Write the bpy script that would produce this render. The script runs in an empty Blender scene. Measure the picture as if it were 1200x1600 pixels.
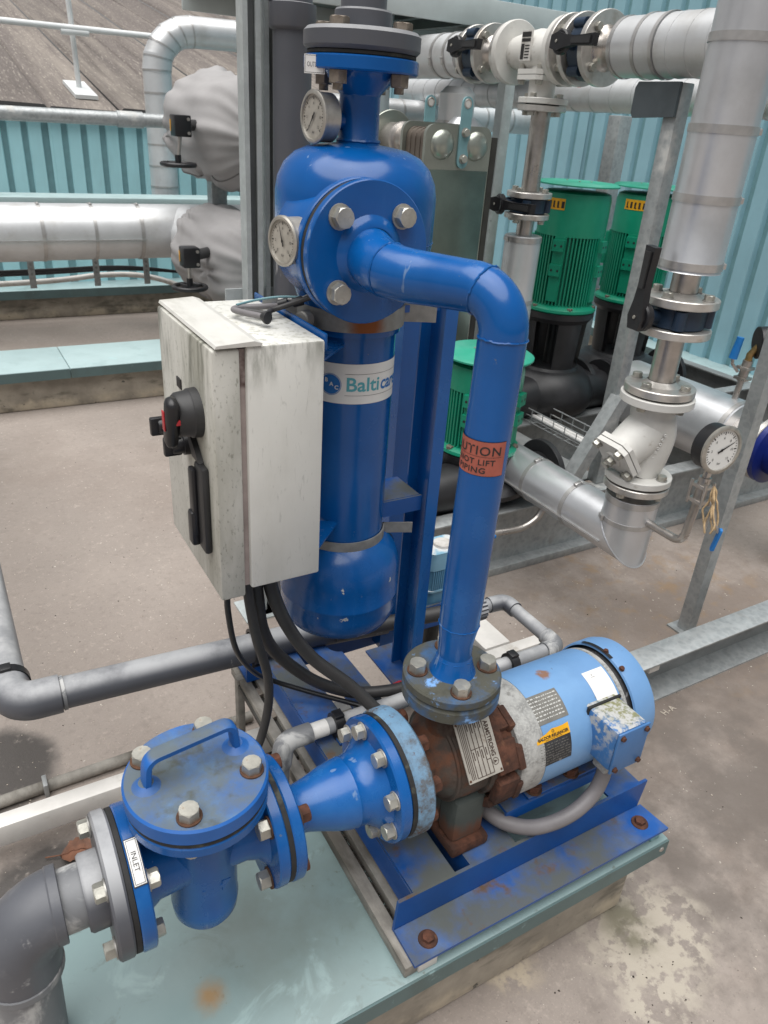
import bpy, bmesh, math, random
from mathutils import Vector, Matrix, Quaternion
random.seed(7)
SC = bpy.context.scene
PI = math.pi

# ---------------------------------------------------------------- camera, sky, sun, exposure
cam_d = bpy.data.cameras.new("camera")
cam = bpy.data.objects.new("camera", cam_d)
SC.collection.objects.link(cam)
right = Vector((0.86728632, -0.49366043, 0.0641391))
down = Vector((-0.18211028, -0.43454075, -0.88204885))
fwd = Vector((0.46330367, 0.75330851, -0.46677189))
mw = Matrix.Identity(4)
for i in range(3):
    mw[i][0] = right[i]; mw[i][1] = -down[i]; mw[i][2] = -fwd[i]
mw[2][3] = 1.4
cam.matrix_world = mw
cam_d.sensor_fit = 'VERTICAL'
cam_d.sensor_height = 24.0
cam_d.sensor_width = 18.0
cam_d.lens = 1165.5 * 24.0 / 1600.0
cam_d.clip_start = 0.02
cam_d.clip_end = 300
cam_d.dof.use_dof = True
cam_d.dof.focus_distance = 1.3
cam_d.dof.aperture_fstop = 8.0
SC.camera = cam

W = bpy.data.worlds.new("World"); SC.world = W; W.use_nodes = True
nt = W.node_tree; nt.nodes.clear()
sky = nt.nodes.new("ShaderNodeTexSky"); sky.sky_type = 'NISHITA'; sky.sun_disc = False
SUN_EL, SUN_AZ = math.radians(78), math.radians(205)     # azimuth measured from +X, counter-clockwise
sky.sun_elevation = SUN_EL
sky.sun_rotation = PI / 2 - SUN_AZ
sky.air_density = 1.0; sky.dust_density = 3.0; sky.ozone_density = 1.0
hs = nt.nodes.new("ShaderNodeHueSaturation"); hs.inputs['Saturation'].default_value = 0.10
bg = nt.nodes.new("ShaderNodeBackground"); bg.inputs['Strength'].default_value = 0.05
# overcast: most of the light comes from the bright upper sky (the broad sun lamp)
wo = nt.nodes.new("ShaderNodeOutputWorld")
nt.links.new(sky.outputs[0], hs.inputs['Color'])
nt.links.new(hs.outputs[0], bg.inputs['Color'])
nt.links.new(bg.outputs[0], wo.inputs['Surface'])

sl = bpy.data.lights.new("sun", 'SUN'); sl.energy = 3.0; sl.angle = math.radians(75); sl.color = (1.0, 0.985, 0.96)
so = bpy.data.objects.new("sun", sl); SC.collection.objects.link(so)
sd = Vector((math.cos(SUN_EL) * math.cos(SUN_AZ), math.cos(SUN_EL) * math.sin(SUN_AZ), math.sin(SUN_EL)))
so.rotation_euler = sd.to_track_quat('Z', 'Y').to_euler()
SC.view_settings.view_transform = 'Standard'
SC.view_settings.look = 'None'
SC.view_settings.exposure = 0.66
SC.view_settings.gamma = 1.0

# ---------------------------------------------------------------- materials
def lin(r, g, b):
    def f(c):
        c /= 255.0
        return c / 12.92 if c <= 0.04045 else ((c + 0.055) / 1.055) ** 2.4
    return (f(r), f(g), f(b), 1)

def mat(name, base, rough=0.5, metal=0.0, var=0.0, vscale=6.0, layers=(), bump=None, spec=0.5, rvar=0.0, world=False, coat=0.0, brush=None, orand=0.0):
    """base colour + value variation + wear layers. layer = dict(c, s, lo, hi, up=None, rough=None, metal=None, st=(1,1,1), d=detail, at=(x,y,z,r0,r1), side)"""
    m = bpy.data.materials.new(name); m.use_nodes = True
    t = m.node_tree; n = t.nodes; L = t.links
    p = n['Principled BSDF']
    p.inputs['Roughness'].default_value = rough; p.inputs['Metallic'].default_value = metal
    p.inputs['Specular IOR Level'].default_value = spec
    if coat: p.inputs['Coat Weight'].default_value = coat; p.inputs['Coat Roughness'].default_value = 0.12
    if len(base) == 3: base = (*base, 1)
    p.inputs['Base Color'].default_value = base
    tc = n.new("ShaderNodeTexCoord"); geo = n.new("ShaderNodeNewGeometry")
    co = geo.outputs['Position'] if world else tc.outputs['Object']
    def math_(op, a, b=None, clamp=False):
        q = n.new("ShaderNodeMath"); q.operation = op; q.use_clamp = clamp
        for i, v in enumerate((a, b)):
            if v is None: continue
            if isinstance(v, (int, float)): q.inputs[i].default_value = v
            else: L.new(v, q.inputs[i])
        return q.outputs[0]
    def noise(scale, detail=6, st=None, rough_=0.6, dist=0.0, off=0.0):
        c = co
        if st or off:
            mp = n.new("ShaderNodeMapping"); L.new(co, mp.inputs[0])
            if st: mp.inputs['Scale'].default_value = st
            if off: mp.inputs['Location'].default_value = (off, off * 1.7, off * 0.6)
            c = mp.outputs[0]
        x = n.new("ShaderNodeTexNoise"); x.inputs['Scale'].default_value = scale
        x.inputs['Detail'].default_value = detail; x.inputs['Roughness'].default_value = rough_; x.inputs['Distortion'].default_value = dist
        L.new(c, x.inputs['Vector']); return x.outputs['Fac']
    def ramp(v, lo, hi):
        r = n.new("ShaderNodeMapRange"); r.interpolation_type = 'SMOOTHSTEP'
        r.inputs['From Min'].default_value = lo; r.inputs['From Max'].default_value = hi
        L.new(v, r.inputs['Value']); return r.outputs[0]
    col = None
    if var:
        v = noise(vscale, 8, off=3.1)
        mx = n.new("ShaderNodeMix"); mx.data_type = 'RGBA'
        mx.inputs['A'].default_value = tuple(c * (1 - var) for c in base[:3]) + (1,)
        mx.inputs['B'].default_value = tuple(min(1, c * (1 + var)) for c in base[:3]) + (1,)
        L.new(ramp(v, 0.3, 0.7), mx.inputs['Factor']); col = mx.outputs['Result']
    rg = None
    if rvar:
        rr = n.new("ShaderNodeMapRange"); rr.inputs['From Min'].default_value = 0.3; rr.inputs['From Max'].default_value = 0.7
        rr.inputs['To Min'].default_value = max(0.02, rough - rvar); rr.inputs['To Max'].default_value = min(1, rough + rvar)
        L.new(noise(vscale * 1.7, 6, off=9), rr.inputs['Value']); rg = rr.outputs[0]
    mt = None
    for k, ly in enumerate(layers):
        if ly.get('vor'):
            vo = n.new("ShaderNodeTexVoronoi"); vo.inputs['Scale'].default_value = ly['s']; L.new(co, vo.inputs['Vector'])
            f = ramp(vo.outputs['Distance'], ly['lo'], ly['hi'])
        else:
            f = ramp(noise(ly['s'], ly.get('d', 8), ly.get('st'), ly.get('nr', 0.62), ly.get('dist', 0.0), off=1.3 * k + 0.7), ly['lo'], ly['hi'])
        if 'at' in ly:
            x, y, z, r0, r1 = ly['at']
            sb = n.new("ShaderNodeVectorMath"); sb.operation = 'DISTANCE'; sb.inputs[1].default_value = (x, y, z)
            L.new(geo.outputs['Position'], sb.inputs[0])
            d = math_('ADD', sb.outputs['Value'], math_('MULTIPLY', math_('SUBTRACT', noise(ly.get('es', 9), 6, off=5), 0.5), (r1 - r0) * ly.get('ragged', 1.6)))
            q = n.new("ShaderNodeMapRange"); q.interpolation_type = 'SMOOTHSTEP'
            q.inputs['From Min'].default_value = r1; q.inputs['From Max'].default_value = r0; L.new(d, q.inputs['Value'])
            f = math_('MULTIPLY', f, q.outputs[0])
        if ly.get('up'):
            sx = n.new("ShaderNodeSeparateXYZ"); L.new(geo.outputs['Normal'], sx.inputs[0])
            f = math_('MULTIPLY', f, ramp(sx.outputs['Z'], ly['up'][0], ly['up'][1]))
        if ly.get('zr'):   # band of local height
            sx = n.new("ShaderNodeSeparateXYZ"); L.new(geo.outputs['Position'], sx.inputs[0])
            f = math_('MULTIPLY', f, ramp(math_('ADD', sx.outputs['Z'], math_('MULTIPLY', math_('SUBTRACT', noise(ly.get('es', 30), 5, st=(1, 1, 0.25), off=2), 0.5), abs(ly['zr'][1] - ly['zr'][0]) * 1.5)), ly['zr'][0], ly['zr'][1]))
        f = math_('MULTIPLY', f, ly.get('a', 1.0))
        mx = n.new("ShaderNodeMix"); mx.data_type = 'RGBA'; L.new(f, mx.inputs['Factor'])
        if col is None: mx.inputs['A'].default_value = base
        else: L.new(col, mx.inputs['A'])
        c = ly['c']; mx.inputs['B'].default_value = c if len(c) == 4 else (*c, 1)
        col = mx.outputs['Result']
        if ly.get('rough') is not None:
            mr = n.new("ShaderNodeMix"); mr.data_type = 'FLOAT'; L.new(f, mr.inputs['Factor'])
            if rg is None: mr.inputs['A'].default_value = rough
            else: L.new(rg, mr.inputs['A'])
            mr.inputs['B'].default_value = ly['rough']; rg = mr.outputs['Result']
        if ly.get('metal') is not None:
            mr = n.new("ShaderNodeMix"); mr.data_type = 'FLOAT'; L.new(f, mr.inputs['Factor'])
            if mt is None: mr.inputs['A'].default_value = metal
            else: L.new(mt, mr.inputs['A'])
            mr.inputs['B'].default_value = ly['metal']; mt = mr.outputs['Result']
    if orand:
        oi = n.new("ShaderNodeObjectInfo"); mr = n.new("ShaderNodeMapRange"); L.new(oi.outputs['Random'], mr.inputs['Value'])
        mr.inputs['To Min'].default_value = 1 - orand; mr.inputs['To Max'].default_value = 1 + orand
        hv = n.new("ShaderNodeHueSaturation"); L.new(mr.outputs[0], hv.inputs['Value'])
        if col is None: hv.inputs['Color'].default_value = base
        else: L.new(col, hv.inputs['Color'])
        col = hv.outputs[0]
    if col is not None: L.new(col, p.inputs['Base Color'])
    if rg is not None: L.new(rg, p.inputs['Roughness'])
    if mt is not None: L.new(mt, p.inputs['Metallic'])
    if bump:
        prev = None
        for (s, st) in (bump if isinstance(bump, list) else [bump]):
            b = n.new("ShaderNodeBump"); b.inputs['Strength'].default_value = st; b.inputs['Distance'].default_value = 0.002
            L.new(noise(s, 6, st=brush, off=4.4), b.inputs['Height'])
            if prev: L.new(prev, b.inputs['Normal'])
            prev = b.outputs[0]
        L.new(prev, p.inputs['Normal'])
    return m

GRIME = (0.055, 0.055, 0.035)
MOSS = (0.075, 0.085, 0.03)
RUST = (0.078, 0.030, 0.017)
RUSTD = (0.036, 0.017, 0.012)
BLUE = (0.002, 0.078, 0.285)
M = {}
M['blue'] = mat('blue_gloss_paint', BLUE, 0.22, var=0.12, vscale=5, rvar=0.07, bump=[(38, 0.10), (9, 0.12)], coat=0.08, spec=0.4, layers=[
    dict(c=(0.03, 0.15, 0.40), s=8, lo=0.50, hi=0.72, st=(1, 1, 0.14), d=10, a=0.45, rough=0.4),
    dict(c=(0.16, 0.17, 0.16), s=22, lo=0.56, hi=0.72, up=(0.75, 0.97), d=10, a=0.5, rough=0.8),
    dict(c=(0.03, 0.15, 0.42), s=3.5, lo=0.5, hi=0.75, a=0.5, rough=0.42), dict(c=(0.22, 0.30, 0.42), s=26, lo=0.66, hi=0.70, st=(1, 1, 0.08), d=4, a=0.5, rough=0.5),
    dict(c=(0.10, 0.12, 0.15), s=55, lo=0.69, hi=0.73, a=0.7, rough=0.7)])
M['blue_chip'] = mat('chipped_blue_paint', BLUE, 0.22, var=0.12, vscale=5, rvar=0.07, bump=[(38, 0.10), (9, 0.12)], coat=0.08, spec=0.4, layers=[
    dict(c=(0.03, 0.15, 0.40), s=8, lo=0.50, hi=0.72, st=(1, 1, 0.14), d=10, a=0.45, rough=0.4),
    dict(c=(0.16, 0.17, 0.16), s=22, lo=0.56, hi=0.72, up=(0.75, 0.97), d=10, a=0.5, rough=0.8),
    dict(c=(0.03, 0.15, 0.42), s=3.5, lo=0.5, hi=0.75, a=0.5, rough=0.42), dict(c=(0.22, 0.30, 0.42), s=26, lo=0.66, hi=0.70, st=(1, 1, 0.08), d=4, a=0.5, rough=0.5),
    dict(c=(0.55, 0.53, 0.50), s=16, lo=0.655, hi=0.67, d=5, rough=0.7)])
M['blue_lid'] = mat('weathered_blue_paint', (0.010, 0.10, 0.36), 0.42, var=0.15, vscale=9, bump=(60, 0.08), layers=[
    dict(c=(0.10, 0.24, 0.46), s=11, lo=0.42, hi=0.7, up=(0.7, 0.95), a=0.75, rough=0.6),
    dict(c=(0.105, 0.12, 0.10), s=8, lo=0.32, hi=0.64, up=(0.7, 0.95), d=14, nr=0.7, a=0.85, rough=0.85),
    dict(c=(0.06, 0.058, 0.03), s=28, lo=0.52, hi=0.68, up=(0.7, 0.95), d=10, a=0.6, rough=0.9)])
M['blue_base'] = mat('grimy_blue_frame_paint', (0.005, 0.070, 0.28), 0.38, var=0.15, vscale=6, bump=(50, 0.12), layers=[
    dict(c=(0.11, 0.17, 0.30), s=7, lo=0.45, hi=0.7, up=(0.5, 0.9), a=0.6, rough=0.7),
    dict(c=(0.085, 0.085, 0.052), s=7, lo=0.38, hi=0.60, up=(0.5, 0.9), a=0.85, d=10, rough=0.9),
    dict(c=(0.10, 0.06, 0.035), s=12, lo=0.56, hi=0.68, up=(0.3, 0.9), d=9, rough=0.9),
    dict(c=(0.5, 0.52, 0.55), s=34, lo=0.70, hi=0.72, rough=0.7)])
M['blue_flange_old'] = mat('corroded_blue_flange', (0.035, 0.10, 0.22), 0.6, var=0.25, vscale=20, bump=(80, 0.35), layers=[
    dict(c=(0.075, 0.075, 0.06), s=14, lo=0.36, hi=0.56, d=10, rough=0.9),
    dict(c=(0.18, 0.36, 0.68), s=22, lo=0.58, hi=0.65, d=10, rough=0.6),
    dict(c=(0.05, 0.05, 0.035), s=60, lo=0.5, hi=0.7, a=0.6, rough=0.95)])
M['pump_flange'] = mat('rusting_pale_blue_iron', (0.15, 0.28, 0.42), 0.55, var=0.15, vscale=10, bump=(70, 0.3), layers=[
    dict(c=(0.085, 0.068, 0.052), s=12, lo=0.41, hi=0.60, d=12, nr=0.72, rough=0.9),
    dict(c=(0.10, 0.05, 0.03), s=60, lo=0.60, hi=0.66, rough=0.9),
    dict(c=RUST, s=13, lo=0.58, hi=0.72, a=0.8, rough=0.9)])
M['rust'] = mat('flaking_rust', RUST, 0.92, var=0.45, vscale=60, bump=[(18, 0.8), (90, 0.8)], layers=[
    dict(c=RUSTD, s=12, lo=0.42, hi=0.62, d=10), dict(c=(0.13, 0.06, 0.032), s=40, lo=0.58, hi=0.7)])
M['rust_casing'] = mat('rusty_pump_casing', (0.062, 0.045, 0.036), 0.85, var=0.35, vscale=18, bump=[(16, 1.0), (80, 0.8)], layers=[
    dict(c=(0.11, 0.042, 0.02), s=12, lo=0.46, hi=0.60, d=12),
    dict(c=(0.075, 0.09, 0.085), s=6, lo=0.5, hi=0.66, a=0.85, d=8),
    dict(c=RUSTD, s=30, lo=0.54, hi=0.7, a=0.8)])
M['rust_foot'] = mat('greyed_casting_foot', (0.055, 0.066, 0.062), 0.8, var=0.2, vscale=12, bump=(60, 0.4), layers=[
    dict(c=(0.12, 0.05, 0.028), s=9, lo=0.35, hi=0.55, zr=(0.365, 0.335), a=1.0, es=60)])
M['motor'] = mat('pale_blue_motor_paint', (0.135, 0.275, 0.50), 0.42, var=0.06, vscale=7, bump=(40, 0.06), layers=[
    dict(c=(0.20, 0.38, 0.62), s=6, lo=0.45, hi=0.75, a=0.5),
    dict(c=(0.09, 0.12, 0.16), s=26, lo=0.66, hi=0.71, a=0.8, rough=0.8, d=9),
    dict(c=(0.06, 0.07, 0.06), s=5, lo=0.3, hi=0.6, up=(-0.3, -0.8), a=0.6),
    dict(c=(0.22, 0.12, 0.08), s=22, lo=0.3, hi=0.42, at=(0.801, 0.729, 0.552, 0.008, 0.016), ragged=2.5, es=60, rough=0.9)])
M['alu_rough'] = mat('oxidised_aluminium_endbell', (0.36, 0.36, 0.35), 0.75, 0.3, var=0.3, vscale=40, bump=(120, 0.5), layers=[
    dict(c=(0.43, 0.43, 0.41), s=240, lo=0.44, hi=0.66, d=6, metal=0.0, a=0.8), dict(c=(0.15, 0.145, 0.135), s=60, lo=0.56, hi=0.74, d=10, metal=0.0, a=0.8)])
M['term_box'] = mat('flaking_terminal_box', (0.045, 0.15, 0.36), 0.5, var=0.1, vscale=10, bump=(70, 0.2), layers=[
    dict(c=(0.38, 0.38, 0.37), s=70, lo=0.46, hi=0.58, d=10, rough=0.85, at=(0.838, 0.63, 0.520, 0.02, 0.085), ragged=1.0, es=30),
    dict(c=(0.20, 0.20, 0.10), s=10, lo=0.45, hi=0.6, up=(0.7, 0.95), rough=0.9),
    dict(c=(0.42, 0.42, 0.41), s=90, lo=0.42, hi=0.58, d=10, up=(0.5, 0.9), rough=0.85)])
M['term_cover'] = mat('terminal_box_cover_paint', (0.055, 0.16, 0.37), 0.45, var=0.08, vscale=8, layers=[dict(c=(0.2, 0.22, 0.24), s=40, lo=0.68, hi=0.72)])
M['hex'] = mat('zinc_bolt', (0.44, 0.43, 0.385), 0.42, 0.75, var=0.2, vscale=30, bump=(120, 0.2), layers=[
    dict(c=(0.24, 0.19, 0.14), s=40, lo=0.56, hi=0.68, d=8, rough=0.85, metal=0.0)])
M['hex_old'] = mat('dull_brown_bolt', (0.20, 0.17, 0.14), 0.6, 0.5, var=0.3, vscale=60, bump=(150, 0.3), layers=[
    dict(c=(0.42, 0.39, 0.34), s=60, lo=0.5, hi=0.65)])
M['washer_rust'] = mat('rusty_washer', (0.085, 0.04, 0.022), 0.85, 0.1, var=0.4, vscale=60, bump=(150, 0.4))
M['washer'] = mat('steel_washer', (0.38, 0.37, 0.35), 0.5, 0.6, var=0.2, vscale=60)
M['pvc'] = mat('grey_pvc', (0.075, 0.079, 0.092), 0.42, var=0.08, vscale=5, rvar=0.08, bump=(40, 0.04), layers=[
    dict(c=(0.42, 0.425, 0.435), s=5, lo=0.25, hi=0.55, up=(0.35, 0.95), a=0.8, rough=0.55),  # paler upper side: light from above put into the colour
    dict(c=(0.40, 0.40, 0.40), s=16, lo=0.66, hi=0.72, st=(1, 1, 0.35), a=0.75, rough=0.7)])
M['pvc_scuff'] = mat('scuffed_grey_pvc', (0.085, 0.089, 0.102), 0.42, var=0.1, vscale=8, rvar=0.1, bump=(40, 0.05), layers=[
    dict(c=(0.22, 0.225, 0.235), s=9, lo=0.5, hi=0.72, d=10, a=0.7, rough=0.6), dict(c=(0.42, 0.42, 0.42), s=22, lo=0.60, hi=0.68, st=(1, 0.25, 1), d=8, a=0.75, rough=0.7)])
M['pvc_white'] = mat('glue_smeared_grey_pvc', (0.16, 0.165, 0.175), 0.5, var=0.1, vscale=8, bump=(60, 0.1), layers=[
    dict(c=(0.44, 0.44, 0.435), s=13, lo=0.46, hi=0.62, d=8, dist=1.2, st=(1, 1, 0.5), rough=0.7)])
M['pvc_pale'] = mat('pale_grey_pvc', (0.24, 0.245, 0.255), 0.5, var=0.12, vscale=6, bump=(50, 0.06), layers=[
    dict(c=(0.46, 0.46, 0.46), s=6, lo=0.35, hi=0.6, up=(0.3, 0.95), rough=0.65)])  # paler still on upward faces
M['black'] = mat('black_plastic', (0.012, 0.012, 0.014), 0.38, var=0.2, vscale=20, bump=(80, 0.06))
M['black_grey'] = mat('faded_black_plastic', (0.024, 0.024, 0.025), 0.5, var=0.2, vscale=20, bump=(60, 0.1))
M['rubber'] = mat('black_rubber_gasket', (0.014, 0.014, 0.014), 0.75, var=0.3, vscale=40, layers=[dict(c=(0.07, 0.07, 0.05), s=20, lo=0.55, hi=0.7)])
M['cable'] = mat('grey_cable_sheath', (0.042, 0.040, 0.040), 0.5, var=0.15, vscale=20, bump=(60, 0.08))
M['conduit'] = mat('grey_flexible_conduit', (0.17, 0.16, 0.165), 0.5, var=0.1, vscale=20)
M['galv'] = mat('galvanised_steel', (0.34, 0.36, 0.365), 0.45, 0.45, var=0.14, vscale=25, rvar=0.1, bump=(60, 0.05), layers=[
    dict(c=(0.46, 0.47, 0.47), s=60, lo=0.45, hi=0.6, vor=True, a=0.35), dict(c=(0.58, 0.57, 0.54), s=5, lo=0.58, hi=0.7, d=9, a=0.7, metal=0.0, rough=0.8),
    dict(c=(0.22, 0.20, 0.17), s=9, lo=0.62, hi=0.75, a=0.6, metal=0.0)])
M['galv_blue'] = mat('blue_tinted_galvanised_strut', (0.46, 0.50, 0.50), 0.5, 0.35, var=0.12, vscale=18, bump=(60, 0.05), layers=[
    dict(c=(0.42, 0.45, 0.46), s=70, lo=0.45, hi=0.6, vor=True, a=0.35), dict(c=(0.16, 0.17, 0.17), s=26, lo=0.66, hi=0.72, a=0.7)])
M['galv_dark'] = mat('shaded_galvanised_steel', (0.27, 0.28, 0.28), 0.5, 0.35, var=0.15, vscale=12, bump=(50, 0.06), layers=[dict(c=(0.16, 0.15, 0.13), s=8, lo=0.55, hi=0.75, a=0.7)])
M['rail'] = mat('white_aluminium_rail', (0.62, 0.60, 0.57), 0.55, 0.1, var=0.08, vscale=12, layers=[dict(c=(0.30, 0.26, 0.21), s=12, lo=0.55, hi=0.72, a=0.6)])
M['alu'] = mat('aluminium_cladding', (0.66, 0.67, 0.69), 0.34, 0.75, var=0.05, vscale=10, rvar=0.05, bump=(160, 0.03), layers=[dict(c=(0.50, 0.50, 0.50), s=4, lo=0.5, hi=0.7, a=0.5)])
M['alu_white'] = mat('pale_stucco_cladding', (0.64, 0.65, 0.66), 0.4, 0.5, var=0.05, vscale=8, bump=(160, 0.03), layers=[dict(c=(0.46, 0.45, 0.43), s=5, lo=0.5, hi=0.72, a=0.6)])
M['steel'] = mat('stainless_steel', (0.48, 0.45, 0.42), 0.34, 0.85, var=0.16, vscale=12, rvar=0.1, bump=(90, 0.05), layers=[dict(c=(0.32, 0.27, 0.22), s=9, lo=0.55, hi=0.75, a=0.6), dict(c=(0.66, 0.62, 0.56), s=12, lo=0.6, hi=0.7, a=0.6)])
M['steel_fl'] = mat('stainless_flange', (0.58, 0.56, 0.53), 0.36, 0.7, var=0.1, vscale=30, layers=[dict(c=(0.44, 0.39, 0.33), s=20, lo=0.55, hi=0.72, a=0.7)])
M['strap'] = mat('steel_band', (0.50, 0.49, 0.48), 0.34, 0.7, var=0.1, vscale=30)
M['strap_old'] = mat('grimy_galvanised_strap', (0.27, 0.265, 0.25), 0.6, 0.35, var=0.25, vscale=20, bump=(60, 0.15), layers=[
    dict(c=(0.10, 0.09, 0.075), s=12, lo=0.55, hi=0.72, metal=0.0), dict(c=(0.24, 0.075, 0.02), s=14, lo=0.25, hi=0.5, at=(0.575, 1.027, 1.108, 0.015, 0.04), metal=0.0, rough=0.9)])
M['white_valve'] = mat('white_valve_paint', (0.62, 0.61, 0.58), 0.4, var=0.06, vscale=12, bump=(60, 0.1), layers=[dict(c=(0.34, 0.30, 0.25), s=22, lo=0.62, hi=0.74, a=0.7)])
M['navy_valve'] = mat('dark_blue_valve_paint', (0.012, 0.028, 0.055), 0.42, var=0.2, vscale=20, bump=(50, 0.1))
M['navy_pump'] = mat('deep_blue_pump_paint', (0.008, 0.02, 0.16), 0.3, var=0.1, vscale=8)
M['green'] = mat('green_motor_paint', (0.004, 0.235, 0.135), 0.38, var=0.08, vscale=10, bump=(40, 0.05), layers=[dict(c=(0.03, 0.30, 0.20), s=5, lo=0.5, hi=0.7, a=0.4)])
M['green_top'] = mat('dusty_green_cap', (0.02, 0.29, 0.19), 0.5, var=0.1, vscale=8, layers=[dict(c=(0.10, 0.36, 0.28), s=5, lo=0.4, hi=0.7, up=(0.6, 0.95), a=0.7)])
M['iron'] = mat('black_cast_iron', (0.018, 0.018, 0.02), 0.42, var=0.25, vscale=14, bump=(90, 0.15))
M['teal'] = mat('teal_flashing', (0.36, 0.47, 0.475), 0.42, var=0.07, vscale=4, rvar=0.08, bump=(30, 0.03), layers=[
    dict(c=(0.16, 0.24, 0.24), s=5, lo=0.5, hi=0.74, d=10, a=0.55, up=(0.6, 0.95)),
    dict(c=(0.36, 0.52, 0.53), s=14, lo=0.60, hi=0.68, a=0.5)])
M['teal_pad'] = mat('stained_teal_flashing', (0.20, 0.282, 0.285), 0.45, var=0.06, vscale=5, rvar=0.1, bump=(30, 0.03), layers=[
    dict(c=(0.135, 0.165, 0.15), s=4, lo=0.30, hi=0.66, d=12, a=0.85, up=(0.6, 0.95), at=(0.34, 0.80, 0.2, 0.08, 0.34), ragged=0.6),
    dict(c=(0.30, 0.41, 0.41), s=7, lo=0.56, hi=0.70, d=12, dist=1.8, a=0.5, up=(0.6, 0.95)), dict(c=(0.13, 0.165, 0.155), s=10, lo=0.57, hi=0.68, d=12, dist=2.2, a=0.5, up=(0.6, 0.95)),
    dict(c=(0.11, 0.12, 0.10), s=38, lo=0.66, hi=0.73, a=0.6, up=(0.6, 0.95)),
    dict(c=(0.30, 0.15, 0.03), s=8, lo=0.2, hi=0.45, at=(0.163, 0.668, 0.2, 0.0, 0.036), a=0.75, ragged=0.8, es=40),
    dict(c=(0.27, 0.20, 0.08), s=8, lo=0.2, hi=0.5, at=(0.052, 0.635, 0.2, 0.0, 0.010), a=0.7, ragged=0.5)])
M['teal_edge'] = mat('dark_teal_drip_edge', (0.085, 0.135, 0.137), 0.5, var=0.08, vscale=6, layers=[dict(c=(0.07, 0.10, 0.095), s=9, lo=0.5, hi=0.72, st=(1, 1, 0.4), a=0.6), dict(c=(0.22, 0.32, 0.32), s=30, lo=0.64, hi=0.7, a=0.5)])  # folded lip strips in a darker teal than the capping
M['clad'] = mat('teal_cladding', (0.42, 0.73, 0.79), 0.45, var=0.05, vscale=3, layers=[dict(c=(0.30, 0.52, 0.55), s=3, lo=0.5, hi=0.75, a=0.4, st=(1, 1, 0.2))])
M['clad_r'] = mat('grey_teal_cladding', (0.26, 0.45, 0.52), 0.45, var=0.06, vscale=3, layers=[dict(c=(0.27, 0.42, 0.45), s=3, lo=0.5, hi=0.75, a=0.4, st=(1, 1, 0.2))])
M['concrete'] = mat('weathered_concrete', (0.31, 0.275, 0.225), 0.9, var=0.22, vscale=9, bump=[(25, 0.4), (120, 0.35)], world=True, layers=[
    dict(c=(0.11, 0.10, 0.075), s=6, lo=0.5, hi=0.68, st=(1, 1, 3), d=10, a=0.8),
    dict(c=(0.50, 0.43, 0.33), s=7, lo=0.40, hi=0.6, zr=(0.065, 0.03), a=0.9),
    dict(c=(0.045, 0.045, 0.04), s=30, lo=0.64, hi=0.70, a=0.8)])
M['floor'] = mat('worn_asphalt_screed', (0.285, 0.246, 0.218), 0.85, var=0.12, vscale=1.1, rvar=0.12, bump=[(160, 0.35), (22, 0.15)], world=True, layers=[
    dict(c=(0.21, 0.172, 0.148), s=0.8, lo=0.45, hi=0.7, d=9, a=0.7),
    dict(c=(0.36, 0.305, 0.265), s=210, lo=0.55, hi=0.70, d=3, a=0.5),
    dict(c=(0.15, 0.128, 0.112), s=150, lo=0.58, hi=0.72, d=3, a=0.5),
    dict(c=(0.20, 0.17, 0.15), s=45, lo=0.50, hi=0.70, d=6, a=0.45), dict(c=(0.40, 0.345, 0.30), s=60, lo=0.56, hi=0.72, d=5, a=0.45),
    dict(c=(0.22, 0.185, 0.16), s=1.9, lo=0.48, hi=0.72, d=12, nr=0.7, a=0.55),
    dict(c=(0.36, 0.305, 0.265), s=1.3, lo=0.54, hi=0.78, d=12, nr=0.7, a=0.5),
    dict(c=(0.135, 0.102, 0.082), s=1.6, lo=0.25, hi=0.55, d=10, at=(1.9, 0.9, 0, 0.3, 1.1), a=0.68),
    dict(c=(0.50, 0.46, 0.40), s=75, lo=0.72, hi=0.74, d=2),
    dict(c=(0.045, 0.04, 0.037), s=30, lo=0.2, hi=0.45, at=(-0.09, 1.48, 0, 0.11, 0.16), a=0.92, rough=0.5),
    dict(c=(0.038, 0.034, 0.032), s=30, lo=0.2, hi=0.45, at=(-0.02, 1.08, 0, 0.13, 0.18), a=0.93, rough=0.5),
    dict(c=(0.10, 0.085, 0.075), s=5, lo=0.3, hi=0.55, at=(1.45, 0.55, 0, 0.2, 0.75), a=0.7),
    dict(c=(0.37, 0.33, 0.275), s=22, lo=0.45, hi=0.53, d=12, at=(0.985, 0.50, 0, 0.075, 0.17), ragged=2.2, es=11, rough=0.9),
    dict(c=(0.38, 0.34, 0.285), s=26, lo=0.46, hi=0.53, d=12, at=(0.93, 0.43, 0, 0.05, 0.12), ragged=2.2, es=13, rough=0.9),
    dict(c=(0.40, 0.34, 0.26), s=30, lo=0.42, hi=0.55, d=12, at=(0.70, 0.575, 0, 0.03, 0.075), ragged=2.0, es=14, rough=0.9),
    dict(c=(0.13, 0.12, 0.08), s=12, lo=0.35, hi=0.55, at=(0.97, 0.53, 0, 0.02, 0.08), a=0.8),
    dict(c=(0.26, 0.155, 0.06), s=10, lo=0.5, hi=0.65, at=(2.0, 1.35, 0, 0.15, 0.6), a=0.4)])
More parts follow.
